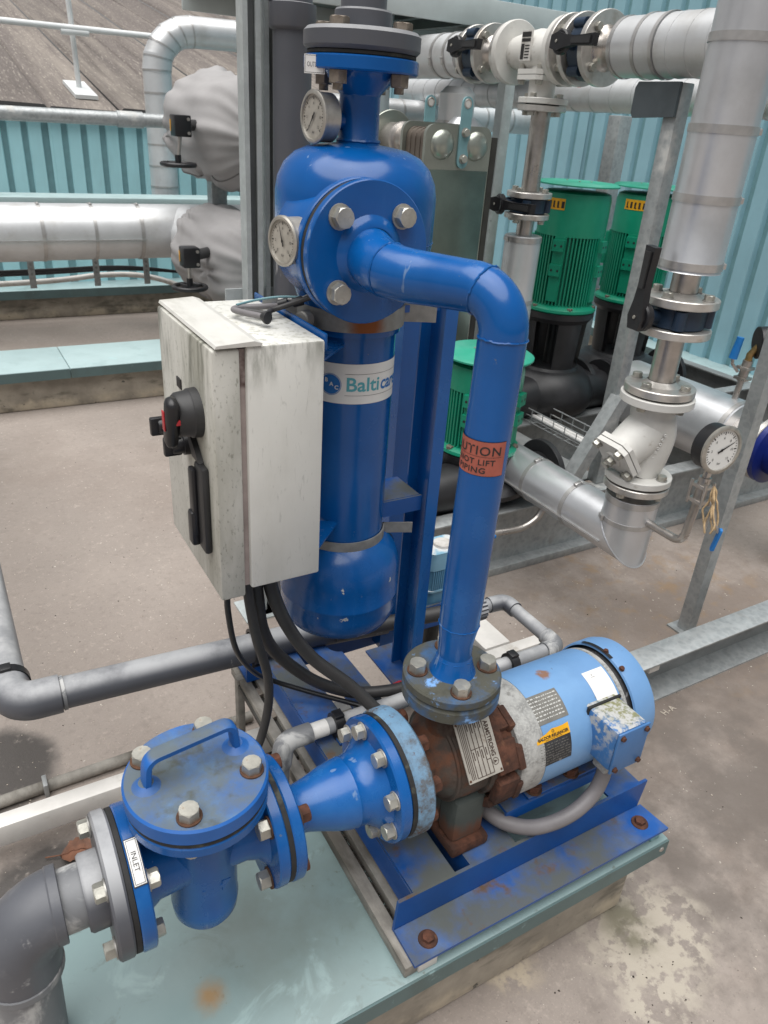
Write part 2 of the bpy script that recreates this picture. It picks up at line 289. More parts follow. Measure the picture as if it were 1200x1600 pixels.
M['cab'] = mat('dirty_white_enclosure', (0.66, 0.655, 0.615), 0.5, var=0.04, vscale=6, bump=(90, 0.05), layers=[
    dict(c=(0.46, 0.45, 0.40), s=7, lo=0.46, hi=0.70, st=(1, 1, 0.35), d=10, a=0.4),
    dict(c=(0.30, 0.30, 0.27), s=110, lo=0.60, hi=0.70, st=(1, 1, 0.22), d=4, dist=1.5, a=0.3),
    dict(c=(0.055, 0.06, 0.035), s=24, lo=0.45, hi=0.60, st=(1, 1, 0.22), zr=(1.04, 1.13), d=10, a=0.7, up=(0.6, 0.2)),
    dict(c=(0.20, 0.195, 0.13), s=90, lo=0.5, hi=0.66, up=(0.7, 0.95), d=10, a=0.5)])
M['cab_door'] = mat('algae_streaked_enclosure_door', (0.56, 0.55, 0.505), 0.55, var=0.05, vscale=6, bump=(90, 0.05), layers=[
    dict(c=(0.24, 0.235, 0.19), s=6, lo=0.40, hi=0.66, st=(1, 1.6, 0.3), d=10, a=0.75),
    dict(c=(0.05, 0.052, 0.035), s=20, lo=0.45, hi=0.60, st=(1, 1.5, 0.2), d=10, zr=(1.00, 1.13), a=0.9),
    dict(c=(0.11, 0.11, 0.08), s=200, lo=0.56, hi=0.68, st=(1, 1, 0.5), d=6, a=0.5)])
M['cab_lip'] = mat('aluminium_drip_strip', (0.64, 0.63, 0.59), 0.5, 0.15, var=0.05, vscale=20, layers=[dict(c=(0.42, 0.41, 0.36), s=16, lo=0.5, hi=0.7, st=(1, 0.3, 1))])
M['cab_gap'] = mat('aged_sealing_strip', (0.30, 0.25, 0.235), 0.7, var=0.3, vscale=8, layers=[dict(c=(0.06, 0.025, 0.02), s=5, lo=0.48, hi=0.6, zr=(1.05, 1.06))])
M['red'] = mat('red_plastic', (0.45, 0.02, 0.03), 0.4, var=0.1, vscale=20)
M['label_white'] = mat('white_label_film', (0.72, 0.71, 0.69), 0.4, var=0.04, vscale=20, layers=[dict(c=(0.4, 0.38, 0.35), s=40, lo=0.66, hi=0.74, a=0.5)])
M['label_orange'] = mat('faded_red_label', (0.36, 0.095, 0.065), 0.6, var=0.15, vscale=30, bump=(60, 0.1), layers=[dict(c=(0.27, 0.075, 0.055), s=25, lo=0.5, hi=0.7)])
M['label_alu'] = mat('etched_aluminium_plate', (0.48, 0.45, 0.40), 0.45, 0.5, var=0.12, vscale=30, layers=[dict(c=(0.22, 0.17, 0.13), s=30, lo=0.56, hi=0.7, metal=0.0)])
M['label_dark'] = mat('tarnished_motor_plate', (0.17, 0.165, 0.15), 0.6, 0.2, var=0.15, vscale=40)
M['label_black'] = mat('worn_black_label', (0.03, 0.03, 0.032), 0.6, var=0.3, vscale=40, layers=[dict(c=(0.16, 0.16, 0.16), s=60, lo=0.58, hi=0.66, d=8)])
M['label_yellow'] = mat('yellow_label', (0.72, 0.36, 0.01), 0.5, var=0.1, vscale=30)
M['ink'] = mat('black_ink', (0.02, 0.018, 0.018), 0.6)
M['ink_brown'] = mat('dark_brown_ink', (0.05, 0.03, 0.022), 0.6)
M['ink_white'] = mat('worn_white_ink', (0.5, 0.5, 0.48), 0.6)
M['ink_teal'] = mat('teal_ink', (0.085, 0.36, 0.42), 0.5)
M['ink_blue'] = mat('blue_ink', (0.01, 0.14, 0.43), 0.5)
M['ink_red'] = mat('red_ink', (0.5, 0.02, 0.03), 0.5)
M['dial'] = mat('yellowed_dial', (0.34, 0.32, 0.28), 0.35, var=0.12, vscale=60, coat=0.6)
M['dial_white'] = mat('white_dial', (0.70, 0.70, 0.68), 0.3, coat=0.6)
M['bezel'] = mat('dull_steel_bezel', (0.42, 0.40, 0.36), 0.4, 0.7, var=0.2, vscale=40)
M['jacket'] = mat('grey_insulation_fabric', (0.31, 0.30, 0.30), 0.72, var=0.06, vscale=6, bump=(500, 0.08))
M['jacket_seam'] = mat('dark_jacket_seam', (0.17, 0.165, 0.165), 0.8)
M['roof'] = mat('lichen_roof_felt', (0.125, 0.107, 0.098), 0.95, var=0.3, vscale=70, bump=(60, 0.3), orand=0.10, layers=[
    dict(c=(0.25, 0.22, 0.19), s=3, lo=0.44, hi=0.68, st=(1, 0.05, 0.05), d=12, nr=0.75, a=0.8), dict(c=(0.075, 0.062, 0.056), s=5, lo=0.52, hi=0.7, st=(1, 0.04, 0.04), d=8, a=0.75),
    dict(c=(0.40, 0.36, 0.31), s=60, lo=0.55, hi=0.66, st=(1, 0.14, 0.14), a=0.6)])
M['white_trim'] = mat('white_trim', (0.68, 0.70, 0.70), 0.5, var=0.05, vscale=6)
M['gusset'] = mat('slate_painted_steel', (0.075, 0.09, 0.10), 0.5, 0.2, var=0.15, vscale=12)
M['canopy'] = mat('grey_green_sheet_metal', (0.50, 0.55, 0.55), 0.5, 0.1, var=0.08, vscale=5)
M['canopy_in'] = mat('dark_green_underside', (0.085, 0.115, 0.11), 0.6, var=0.2, vscale=5)
M['phe_green'] = mat('dark_green_exchanger_face', (0.15, 0.19, 0.165), 0.24, 0.7, var=0.2, vscale=6, layers=[dict(c=(0.35, 0.37, 0.35), s=30, lo=0.70, hi=0.73), dict(c=(0.10, 0.115, 0.10), s=3, lo=0.5, hi=0.75, a=0.6)])
M['phe_steel'] = mat('tarnished_exchanger_steel', (0.34, 0.36, 0.32), 0.3, 0.75, var=0.12, vscale=8)
M['phe_plate'] = mat('bronzed_exchanger_plates', (0.14, 0.115, 0.095), 0.45, 0.5, var=0.15, vscale=10)
M['teal_dark'] = mat('teal_bracket_paint', (0.17, 0.32, 0.35), 0.45, var=0.08, vscale=12)
M['aqua'] = mat('pale_blue_actuator_plastic', (0.22, 0.42, 0.55), 0.35, var=0.1, vscale=14, layers=[dict(c=(0.6, 0.62, 0.62), s=12, lo=0.5, hi=0.6, up=(0.6, 0.9))])
M['aqua_rib'] = mat('blue_ribbed_plastic', (0.10, 0.26, 0.40), 0.4, var=0.1, vscale=14)
M['blue_handle'] = mat('bright_blue_handle', (0.01, 0.17, 0.50), 0.4, var=0.1, vscale=20)
M['rope'] = mat('frayed_hemp', (0.42, 0.30, 0.17), 0.9, var=0.2, vscale=90)
M['leaf'] = mat('dry_brown_leaf', (0.13, 0.055, 0.03), 0.7, var=0.3, vscale=40)
M['dirt'] = mat('dark_debris', (0.05, 0.042, 0.034), 0.95, var=0.5, vscale=60, bump=(80, 0.8), layers=[dict(c=(0.17, 0.13, 0.08), s=90, lo=0.58, hi=0.66)])
M['grit'] = mat('pale_grit', (0.42, 0.37, 0.31), 0.9, var=0.4, vscale=3, world=True)
M['strut_dark'] = mat('blackened_steel', (0.045, 0.043, 0.038), 0.6, 0.2, var=0.3, vscale=14, bump=(60, 0.3))
M['wood'] = mat('weathered_grey_channel', (0.24, 0.225, 0.20), 0.75, var=0.25, vscale=18, bump=(40, 0.3), layers=[dict(c=(0.09, 0.08, 0.065), s=9, lo=0.48, hi=0.66, st=(1, 0.3, 1), d=9)])
M['brass'] = mat('brass_fitting', (0.36, 0.24, 0.10), 0.4, 0.8, var=0.2, vscale=30)

# ---------------------------------------------------------------- mesh helpers
ORIG = {}
COL = SC.collection

def basis(ax):
    ax = Vector(ax).normalized()
    ref = Vector((0, 0, 1)) if abs(ax.z) < 0.9 else Vector((1, 0, 0))
    u = ref.cross(ax).normalized(); v = ax.cross(u).normalized()
    return ax, u, v

class B:
    def __init__(s): s.v = []; s.f = []; s.m = []
    def add(s, vs, fs, mi=0):
        o = len(s.v); s.v += [Vector(v) for v in vs]
        for f in fs: s.f.append(tuple(i + o for i in f)); s.m.append(mi)
        return s
    def box(s, lo, hi, bev=0.0, mi=0, rot=None, about=None):
        bm = bmesh.new(); bmesh.ops.create_cube(bm, size=1)
        lo = Vector(lo); hi = Vector(hi); c = (lo + hi) / 2; d = hi - lo
        for v in bm.verts: v.co = Vector((v.co.x * d.x, v.co.y * d.y, v.co.z * d.z)) + c
        if bev: bmesh.ops.bevel(bm, geom=bm.edges[:], offset=bev, segments=2, affect='EDGES', profile=0.5, clamp_overlap=True)
        bm.verts.index_update()
        vs = [v.co.copy() for v in bm.verts]; fs = [[v.index for v in f.verts] for f in bm.faces]; bm.free()
        if rot is not None:
            a = Vector(about) if about is not None else c
            vs = [rot @ (v - a) + a for v in vs]
        return s.add(vs, fs, mi)
    def lathe(s, o, ax, prof, seg=32, mi=0, a0=0.0, a1=2 * PI, u=None):
        """prof: list of (radius, distance along axis); closed to the axis where radius is 0"""
        ax, uu, vv = basis(ax)
        if u is not None: uu = Vector(u).normalized(); vv = ax.cross(uu).normalized()
        o = Vector(o); full = abs(a1 - a0 - 2 * PI) < 1e-6
        n = seg if full else seg + 1
        vs = []; rows = []
        for (r, t) in prof:
            if r <= 1e-9: rows.append([len(vs)]); vs.append(o + ax * t)
            else:
                row = []
                for k in range(n):
                    a = a0 + (a1 - a0) * k / seg
                    row.append(len(vs)); vs.append(o + ax * t + (uu * math.cos(a) + vv * math.sin(a)) * r)
                rows.append(row)
        fs = []
        for A, C in zip(rows[:-1], rows[1:]):
            for k in range(seg):
                k2 = (k + 1) % n
                if len(A) == 1 and len(C) == 1: continue
                if len(A) == 1: fs.append((A[0], C[k2], C[k]))
                elif len(C) == 1: fs.append((A[k], A[k2], C[0]))
                else: fs.append((A[k], A[k2], C[k2], C[k]))
        return s.add(vs, fs, mi)
    def cyl(s, a, b, r, seg=24, r2=None, bev=0.0, mi=0):
        a = Vector(a); b = Vector(b); L = (b - a).length; r2 = r if r2 is None else r2
        if bev: pr = [(0, 0), (r - bev, 0), (r, bev), (r2, L - bev), (r2 - bev, L), (0, L)]
        else: pr = [(0, 0), (r, 0), (r2, L), (0, L)]
        return s.lathe(a, b - a, pr, seg, mi)
    def disc(s, c, ax, r, t, rin=0.0, bev=0.002, seg=48, mi=0):
        """flange plate, from c along ax for t"""
        if rin: pr = [(rin, 0), (r - bev, 0), (r, bev), (r, t - bev), (r - bev, t), (rin, t), (rin, 0)]
        else: pr = [(0, 0), (r - bev, 0), (r, bev), (r, t - bev), (r - bev, t), (0, t)]
        return s.lathe(c, ax, pr, seg, mi)
    def tube(s, pts, r, seg=16, caps=True, mi=0):
        pts = [Vector(p) for p in pts]; n = len(pts); rs = r if isinstance(r, (list, tuple)) else [r] * n
        tan = []
        for i in range(n):
            a = pts[max(i - 1, 0)]; b = pts[min(i + 1, n - 1)]; tan.append((b - a).normalized())
        _, u, v = basis(tan[0]); vs = []; 
        for i in range(n):
            if i:
                q = tan[i - 1].rotation_difference(tan[i]); u = q @ u; v = q @ v
            for k in range(seg):
                a = 2 * PI * k / seg; vs.append(pts[i] + (u * math.cos(a) + v * math.sin(a)) * rs[i])
        fs = []
        for i in range(n - 1):
            for k in range(seg):
                k2 = (k + 1) % seg; fs.append((i * seg + k, i * seg + k2, (i + 1) * seg + k2, (i + 1) * seg + k))
        if caps: fs.append(tuple(range(seg - 1, -1, -1))); fs.append(tuple((n - 1) * seg + k for k in range(seg)))
        return s.add(vs, fs, mi)
    def prism(s, poly, o, u, v, w, mi=0):
        """2-D polygon in axes u, v at o, extruded by vector w"""
        o = Vector(o); u = Vector(u); v = Vector(v); w = Vector(w); n = len(poly)
        vs = [o + u * p[0] + v * p[1] for p in poly] + [o + u * p[0] + v * p[1] + w for p in poly]
        fs = [tuple(range(n - 1, -1, -1)), tuple(range(n, 2 * n))] + [(i, (i + 1) % n, (i + 1) % n + n, i + n) for i in range(n)]
        return s.add(vs, fs, mi)
    def sheet(s, grid, mi=0):
        n = len(grid[0]); vs = [p for r in grid for p in r]; fs = []
        for i in range(len(grid) - 1):
            for k in range(n - 1): fs.append((i * n + k, i * n + k + 1, (i + 1) * n + k + 1, (i + 1) * n + k))
        return s.add(vs, fs, mi)
    def mesh(s, name, mats, org=Vector((0, 0, 0)), ang=38, smooth=True):
        me = bpy.data.meshes.new(name)
        me.from_pydata([v - org for v in s.v], [], s.f)
        ml = mats if isinstance(mats, (list, tuple)) else [mats]
        for m in ml: me.materials.append(M[m] if isinstance(m, str) else m)
        bm = bmesh.new(); bm.from_mesh(me)
        for f, mi in zip(bm.faces, s.m): f.material_index = mi; f.smooth = smooth
        bmesh.ops.recalc_face_normals(bm, faces=bm.faces[:])
        bm.to_mesh(me); bm.free()
        if smooth: me.set_sharp_from_angle(angle=math.radians(ang))
        return me
    def build(s, name, mats, parent=None, label=None, cat=None, group=None, kind=None, at=None, ang=38, smooth=True):
        if parent is not None: org = ORIG[parent.name]
        elif at is not None: org = Vector(at)
        else:
            xs = [v.x for v in s.v]; ys = [v.y for v in s.v]; zs = [v.z for v in s.v]
            org = Vector(((min(xs) + max(xs)) / 2, (min(ys) + max(ys)) / 2, min(zs)))
            if kind == 'structure': org = Vector((0, 0, 0))
        o = bpy.data.objects.new(name, s.mesh(name, mats, org, ang, smooth)); COL.objects.link(o)
        if parent is not None: o.parent = parent
        else: o.location = org
        ORIG[o.name] = org
        tag(o, label, cat, group, kind)
        return o

def tag(o, label=None, cat=None, group=None, kind=None):
    if label: o['label'] = label
    if cat: o['category'] = cat
    if group: o['group'] = group
    if kind: o['kind'] = kind

def thing(name, label, cat, loc, group=None):
    o = bpy.data.objects.new(name, None); COL.objects.link(o); o.location = loc
    o.empty_display_size = 0.05
    ORIG[o.name] = Vector(loc); tag(o, label, cat, group); return o

def place(mesh, name, parent, pos, ax=(0, 0, 1), spin=0.0, label=None):
    """put a copy of shared mesh data (built along +Z) as a part"""
    o = bpy.data.objects.new(name, mesh); COL.objects.link(o); o.parent = parent
    q = Vector((0, 0, 1)).rotation_difference(Vector(ax).normalized()) @ Quaternion((0, 0, 1), spin)
    o.matrix_local = Matrix.Translation(Vector(pos) - ORIG[parent.name]) @ q.to_matrix().to_4x4()
    ORIG[o.name] = ORIG[parent.name]
    if label: o['label'] = label
    return o

def ring(mesh, name, parent, c, ax, r, n, ph=0.0, skip=(), spins=True, u=None):
    a, uu, vv = basis(ax)
    if u is not None: uu = Vector(u).normalized(); vv = a.cross(uu)
    for k in range(n):
        if k in skip: continue
        t = ph + 2 * PI * k / n
        place(mesh, name, parent, Vector(c) + (uu * math.cos(t) + vv * math.sin(t)) * r, ax, random.uniform(0, 6) if spins else 0)

def hexprism(b, r, z0, z1, mi=0, cham=0.12):
    """hexagon across-corners radius r, chamfered top"""
    h = z1 - z0
    pts = [(math.cos(k * PI / 3), math.sin(k * PI / 3)) for k in range(6)]
    vs = [(x * r, y * r, z0) for x, y in pts] + [(x * r, y * r, z1 - h * cham * 1.2) for x, y in pts]
    n = 12
    cr = r * 0.90
    vs += [(math.cos(k * 2 * PI / n) * cr, math.sin(k * 2 * PI / n) * cr, z1) for k in range(n)]
    fs = [tuple(range(5, -1, -1))] + [(k, (k + 1) % 6, 6 + (k + 1) % 6, 6 + k) for k in range(6)]
    for k in range(6):
        a, c = 6 + k, 6 + (k + 1) % 6
        fs += [(a, 12 + (2 * k + 1) % n, 12 + 2 * k), (a, c, 12 + (2 * k + 1) % n), (c, 12 + (2 * k + 2) % n, 12 + (2 * k + 1) % n)]
    fs.append(tuple(12 + k for k in range(n)))
    b.add(vs, fs, mi)

def bolt_mesh(name, af, h, mats, washer=True, stud=0.0):
    b = B(); t = 0.0
    if washer:
        b.lathe((0, 0, 0), (0, 0, 1), [(0, 0), (af * 0.68, 0), (af * 0.68, af * 0.09), (0, af * 0.09)], 20, 1); t = af * 0.09
    hexprism(b, af * 0.577, t, t + h, 0)
    if stud: b.cyl((0, 0, t + h - 0.001), (0, 0, t + h + stud), af * 0.30, 12)
    me = b.mesh(name, mats)
    return me

BO_LID = bolt_mesh('bolt', 0.024, 0.0135, ['hex', 'washer_rust'])
BO_FL = bolt_mesh('bolt', 0.0215, 0.013, ['hex', 'washer'])
BO_RUST = bolt_mesh('bolt', 0.023, 0.014, ['rust', 'washer_rust'])
BO_MIX = bolt_mesh('bolt', 0.024, 0.015, ['hex', 'washer_rust'])
BO_OLD = bolt_mesh('bolt', 0.024, 0.010, ['hex_old', 'hex_old'], washer=False)
NUT_OLD = bolt_mesh('nut', 0.024, 0.016, ['hex_old', 'hex_old'], washer=False, stud=0.008)
BO_SM = bolt_mesh('bolt', 0.022, 0.012, ['hex', 'washer'])
BO_ANCH = bolt_mesh('bolt', 0.018, 0.008, ['rust', 'rust'], washer=False)
SCREW = bolt_mesh('screw', 0.008, 0.004, ['rust', 'washer_rust'])

SCREW_ST = bolt_mesh('screw', 0.008, 0.003, ['hex', 'washer'], washer=False)

def arc_path(pts, rads, n=10):
    """polyline with rounded corners"""
    pts = [Vector(p) for p in pts]; out = [pts[0]]
    if isinstance(rads, (int, float)): rads = [rads] * (len(pts) - 2)
    for i in range(1, len(pts) - 1):
        p = pts[i]; d0 = (pts[i - 1] - p).normalized(); d1 = (pts[i + 1] - p).normalized(); r = rads[i - 1]
        ang = d0.angle(d1)
        if ang > PI - 0.01 or r <= 0: out.append(p); continue
        t = r / math.tan(ang / 2); c = p + (d0 + d1).normalized() * (r / math.sin(ang / 2))
        a = p + d0 * t - c; e = p + d1 * t - c
        q = a.rotation_difference(e)
        for k in range(n + 1):
            out.append(c + Quaternion().slerp(q, k / n) @ a)
    out.append(pts[-1]); return out

def smooth_path(pts, n=8):
    pts = [Vector(p) for p in pts]; out = []
    P_ = [pts[0] * 2 - pts[1]] + pts + [pts[-1] * 2 - pts[-2]]
    for i in range(1, len(P_) - 2):
        a, b, c, d = P_[i - 1:i + 3]
        for k in range(n):
            t = k / n
            out.append(0.5 * ((2 * b) + (c - a) * t + (2 * a - 5 * b + 4 * c - d) * t * t + (3 * b - a - 3 * c + d) * t ** 3))
    out.append(pts[-1]); return out

def text_geo(body, size, bold=0.0, spacing=1.0, shear=0.0):
    cu = bpy.data.curves.new('t', 'FONT'); cu.body = body; cu.size = size; cu.offset = bold; cu.space_character = spacing
    cu.shear = shear; cu.align_x = 'LEFT'; cu.resolution_u = 3
    o = bpy.data.objects.new('t', cu); COL.objects.link(o)
    dg = bpy.context.evaluated_depsgraph_get()
    me = bpy.data.meshes.new_from_object(o.evaluated_get(dg))
    vs = [v.co.copy() for v in me.vertices]; fs = [tuple(p.vertices) for p in me.polygons]
    bpy.data.objects.remove(o); bpy.data.curves.remove(cu); bpy.data.meshes.remove(me)
    w = max((v.x for v in vs), default=0)
    return vs, fs, w

def text_on(b, body, size, fn, x0=0.0, y0=0.0, bold=0.0, spacing=1.0, fit=None, center=False, mi=0, shear=0.0):
    vs, fs, w = text_geo(body, size, bold, spacing, shear)
    k = (fit / w) if fit else 1.0
    xo = x0 - (w * k / 2 if center else 0)
    b.add([fn(v.x * k + xo, v.y + y0) for v in vs], fs, mi)

def rect_on(b, fn, x0, y0, x1, y1, nx=1, ny=1, mi=0):
    b.sheet([[fn(x0 + (x1 - x0) * i / nx, y0 + (y1 - y0) * j / ny) for i in range(nx + 1)] for j in range(ny + 1)], mi)

def disc_on(b, fn, cx, cy, r, n=24, rin=0.0, mi=0):
    ring_o = [fn(cx + r * math.cos(2 * PI * k / n), cy + r * math.sin(2 * PI * k / n)) for k in range(n)]
    if rin: 
        ri = [fn(cx + rin * math.cos(2 * PI * k / n), cy + rin * math.sin(2 * PI * k / n)) for k in range(n)]
        b.add(ring_o + ri, [(k, (k + 1) % n, n + (k + 1) % n, n + k) for k in range(n)], mi)
    else: b.add(ring_o + [fn(cx, cy)], [(k, (k + 1) % n, n) for k in range(n)], mi)

def on_cyl(o, ax, u, r):
    """map (x, y) to a cylinder: x runs round (from direction u), y along ax"""
    ax = Vector(ax).normalized(); u = Vector(u).normalized(); v = ax.cross(u); o = Vector(o)
    return lambda dr: (lambda x, y: o + ax * y + (u * math.cos(x / r) + v * math.sin(x / r)) * (r + dr))

def on_plane(o, u, v):
    o = Vector(o); u = Vector(u).normalized(); v = Vector(v).normalized(); n = u.cross(v)
    return lambda dr: (lambda x, y: o + u * x + v * y + n * dr)

# ================================================================ SETTING
b = B(); b.sheet([[Vector((-25 + 50 * i / 4, -20 + 50 * j / 4, 0)) for i in range(5)] for j in range(5)])
b.build('ground', 'floor', kind='structure')

# ---- corrugated cladding: each sheet its own piece
def corrugated(parent, o, u, n, width, z0, z1, m, pitch=0.15, depth=0.028, sheet_w=0.9):
    o = Vector(o); u = Vector(u); n = Vector(n); x = 0.0; k = 0
    while x < width - 1e-6:
        w = min(sheet_w, width - x); pts = []
        xx = x; 
        while xx < x + w - 1e-6:
            for fx, d in ((0.0, 0.0), (0.62, 0.0), (0.70, -depth), (0.92, -depth)):
                pts.append((xx + fx * pitch, d + (0.002 if k % 2 else 0)))
            xx += pitch
        pts.append((x + w + 0.02, (0.002 if k % 2 else 0)))
        g = [[o + u * px + n * d + Vector((0, 0, z)) for px, d in pts] for z in (z0, z1)]
        B().sheet(g).build('cladding_sheet', m, parent, smooth=False)
        x += w; k += 1

# left building beyond: cladding wall and felt roof
lw = thing('clad_building', 'teal corrugated building with a brown felt roof behind the left silver pipes', 'building', (1.0, 7.25, 0))
corrugated(lw, (-2.6, 7.2, 0), (1, 0, 0), (0, -1, 0), 6.6, 0.0, 1.24, 'clad', pitch=0.15)
b = B().box((-2.7, 7.215, 0), (4.2, 7.5, 1.235)); b.build('wall_core', 'teal_dark', lw)
b = B().box((-2.7, 7.13, 1.235), (4.2, 7.26, 1.285), 0.004); b.build('eave_trim', 'white_trim', lw)
ra = math.radians(11); rd = Vector((0, math.cos(ra), math.sin(ra))); rn = Vector((0, -math.sin(ra), math.cos(ra)))
for k in range(18):
    x0 = -4.6 + k * 0.56; r0 = Vector((x0, 7.14, 1.285 + 0.012 * (k % 2))); L = 20
    dz = rn * (0.006 * (k % 2)); g = []
    for j in range(5):
        t = L * j / 4
        g.append([r0 + rd * t + dz + Vector((0.01, 0, 0)), r0 + rd * t + dz + rn * 0.026 + Vector((0.035, 0, 0)), r0 + rd * t + dz + rn * 0.018 + Vector((0.54, 0, 0)), r0 + rd * t + dz + Vector((0.57, 0, 0))])
    B().sheet(g).build('roof_strip', 'roof', lw, smooth=False)
def roof_pt(x, y): return Vector((x, y, 1.285 + (y - 7.14) * math.tan(ra)))

# safety rail on that roof
rr = thing('roof_guard_rail', 'thin grey guard rail with one post on the felt roof', 'guard rail', (1.36, 7.72, 1.40))
fp = roof_pt(1.37, 7.75)
B().tube([(-4, 7.62, 1.86), (5, 7.62, 1.90)], 0.024, 12).build('top_rail', 'white_trim', rr)
B().tube([(1.25, 7.62, 1.855), (1.47, 7.62, 1.858)], 0.026, 12).build('coupling', 'white_trim', rr)
B().tube([fp + Vector((0, 0, 0.02)), (1.33, 7.63, 2.6)], 0.022, 12).build('post', 'white_trim', rr)
B().prism([(-0.09, -0.30), (0.09, -0.30), (0.09, 0.26), (-0.09, 0.26)], fp + rn * 0.028, (1, 0, 0), rd, rn * 0.03).build('base_plate', 'white_trim', rr)

# near parapet wall on the left with coping and lower sheets
pw = thing('parapet_wall', 'low teal clad parapet with pale coping behind the large silver pipe', 'wall', (0.5, 5.9, 0))
corrugated(pw, (-2.6, 5.93, 0), (1, 0, 0), (0, -1, 0), 6.2, 0.2, 0.715, 'clad', pitch=0.16)
B().box((-2.7, 5.94, 0.0), (3.85, 6.1, 0.712)).build('wall_core', 'teal_dark', pw)
B().box((-2.7, 5.86, 0.715), (3.85, 6.14, 0.775), 0.005).build('coping', 'teal', pw)
B().box((-2.7, 5.72, 0.0), (3.8, 5.93, 0.145), 0.008).build('upstand', 'concrete', pw)
B().box((-2.7, 5.694, 0.152), (3.8, 5.935, 0.2), 0.003).build('ledge', 'teal', pw)
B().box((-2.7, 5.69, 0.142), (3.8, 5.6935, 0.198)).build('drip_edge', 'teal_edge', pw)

# kerb with teal coping across the left
kb = thing('coped_kerb', 'low concrete kerb with flat teal coping on the ground left of the cabinet', 'kerb', (-0.6, 4.05, 0))
B().box((-3, 3.88, 0), (1.75, 4.22, 0.158), 0.01).build('concrete_core', 'concrete', kb)
for x0, x1 in ((-3, -1.2), (-1.197, 0.49), (0.493, 1.78)):
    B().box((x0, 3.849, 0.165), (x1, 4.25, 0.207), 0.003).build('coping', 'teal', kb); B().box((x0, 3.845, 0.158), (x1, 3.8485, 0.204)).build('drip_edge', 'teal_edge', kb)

# right wall
rw = thing('clad_wall', 'tall grey teal corrugated wall along the right behind the green motors', 'wall', (4.1, 4.0, 0))
corrugated(rw, (4.05, -0.2, 0), (0, 1, 0), (-1, 0, 0), 8.2, 0.2, 3.2, 'clad_r', pitch=0.15, depth=0.03)
B().box((4.075, -0.3, 0), (4.3, 8.1, 3.2)).build('wall_core', 'teal_dark', rw)
B().box((3.93, -0.3, 0), (4.06, 5.66, 0.155), 0.006).build('upstand', 'concrete', rw)
B().box((3.894, -0.3, 0.160), (4.07, 5.66, 0.205), 0.003).build('coping', 'teal', rw)
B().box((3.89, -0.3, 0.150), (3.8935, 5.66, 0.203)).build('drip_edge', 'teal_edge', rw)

# ================================================================ PLINTH AND BASE
PX0, PX1, PY0, PY1 = -0.037, 1.035, 0.540, 0.892
pl = thing('equipment_plinth', 'concrete plinth capped with stained teal metal under the blue pump base', 'plinth', (0.5, 0.7, 0))
B().box((PX0 + 0.02, PY0 + 0.025, 0), (PX1 - 0.05, PY1 - 0.02, 0.164), 0.012).build('concrete_block', 'concrete', pl)
B().box((PX0, PY0 + 0.003, 0.166), (PX1, PY1, 0.2), 0.0025).build('metal_capping', 'teal_pad', pl)
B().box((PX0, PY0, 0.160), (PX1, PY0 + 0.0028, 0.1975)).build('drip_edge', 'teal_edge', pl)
b = B(); b.lathe((1.018, PY0, 0.182), (0, -1, 0), [(0.006, 0), (0.0045, 0.002), (0, 0.003)], 12); b.build('rivet', 'steel', pl)

bs = thing('pump_base_frame', 'blue welded steel base frame with rusty bolts carrying the pump and motor', 'base frame', (0.74, 0.9, 0.2))
# front angle
b = B()
b.prism([(0.4535, 0), (1.020, 0), (1.027, -0.066), (0.453, -0.066)], (0, 0.612, 0.2255), (1, 0, 0), (0, 1, 0), (0, 0, 0.006))
b.build('angle_foot', 'blue_base', bs)
b = B().prism([(0.4535, 0.2255), (1.012, 0.2255), (1.021, 0.296), (0.458, 0.296)], (0, 0.6125, 0), (1, 0, 0), (0, 0, 1), (0, 0.006, 0))
b.build('angle_web', 'blue_base', bs)
# cross plates on top of the web
def plate(poly, z, t=0.005, m='blue_base', name='cross_plate'):
    return B().prism(poly, (0, 0, z - t), (1, 0, 0), (0, 1, 0), (0, 0, t)).build(name, m, bs)
plate([(0.489, 0.619), (0.571, 0.619), (0.571, 0.90), (0.565, 1.28), (0.489, 1.28)], 0.294)
B().box((0.4875, 0.62, 0.232), (0.4915, 1.28, 0.2885)).build('plate_flange', 'blue_base', bs)
B().box((0.567, 0.62, 0.235), (0.571, 0.88, 0.2885)).build('plate_flange', 'blue_base', bs)
plate([(0.602, 0.619), (0.700, 0.619), (0.700, 0.80), (0.602, 0.80)], 0.294)
B().box((0.602, 0.6195, 0.235), (0.606, 0.80, 0.2885)).build('plate_flange', 'blue_base', bs)
# rear plate with round notch
nt_ = [(0.60 + 0.0, 0.92), (0.600, 1.285), (0.645, 1.285)]
nt_ += [(0.668 + 0.03 * math.cos(a), 1.255 + 0.035 * math.sin(a)) for a in [math.radians(d) for d in (140, 165, 190, 215, 240, 262)]]
nt_ += [(0.672, 0.92)]
plate(nt_, 0.292)
plate([(0.715, 1.06), (0.80, 1.06), (0.80, 1.20), (0.715, 1.20)], 0.292)
plate([(0.925, 0.619), (1.005, 0.619), (1.005, 0.90), (0.925, 0.90)], 0.294)
B().box((0.453, 1.285, 0.2255), (1.02, 1.291, 0.295)).build('angle_web', 'blue_base', bs)
B().box((0.453, 1.292, 0.2255), (1.02, 1.35, 0.2315)).build('angle_foot', 'blue_base', bs)
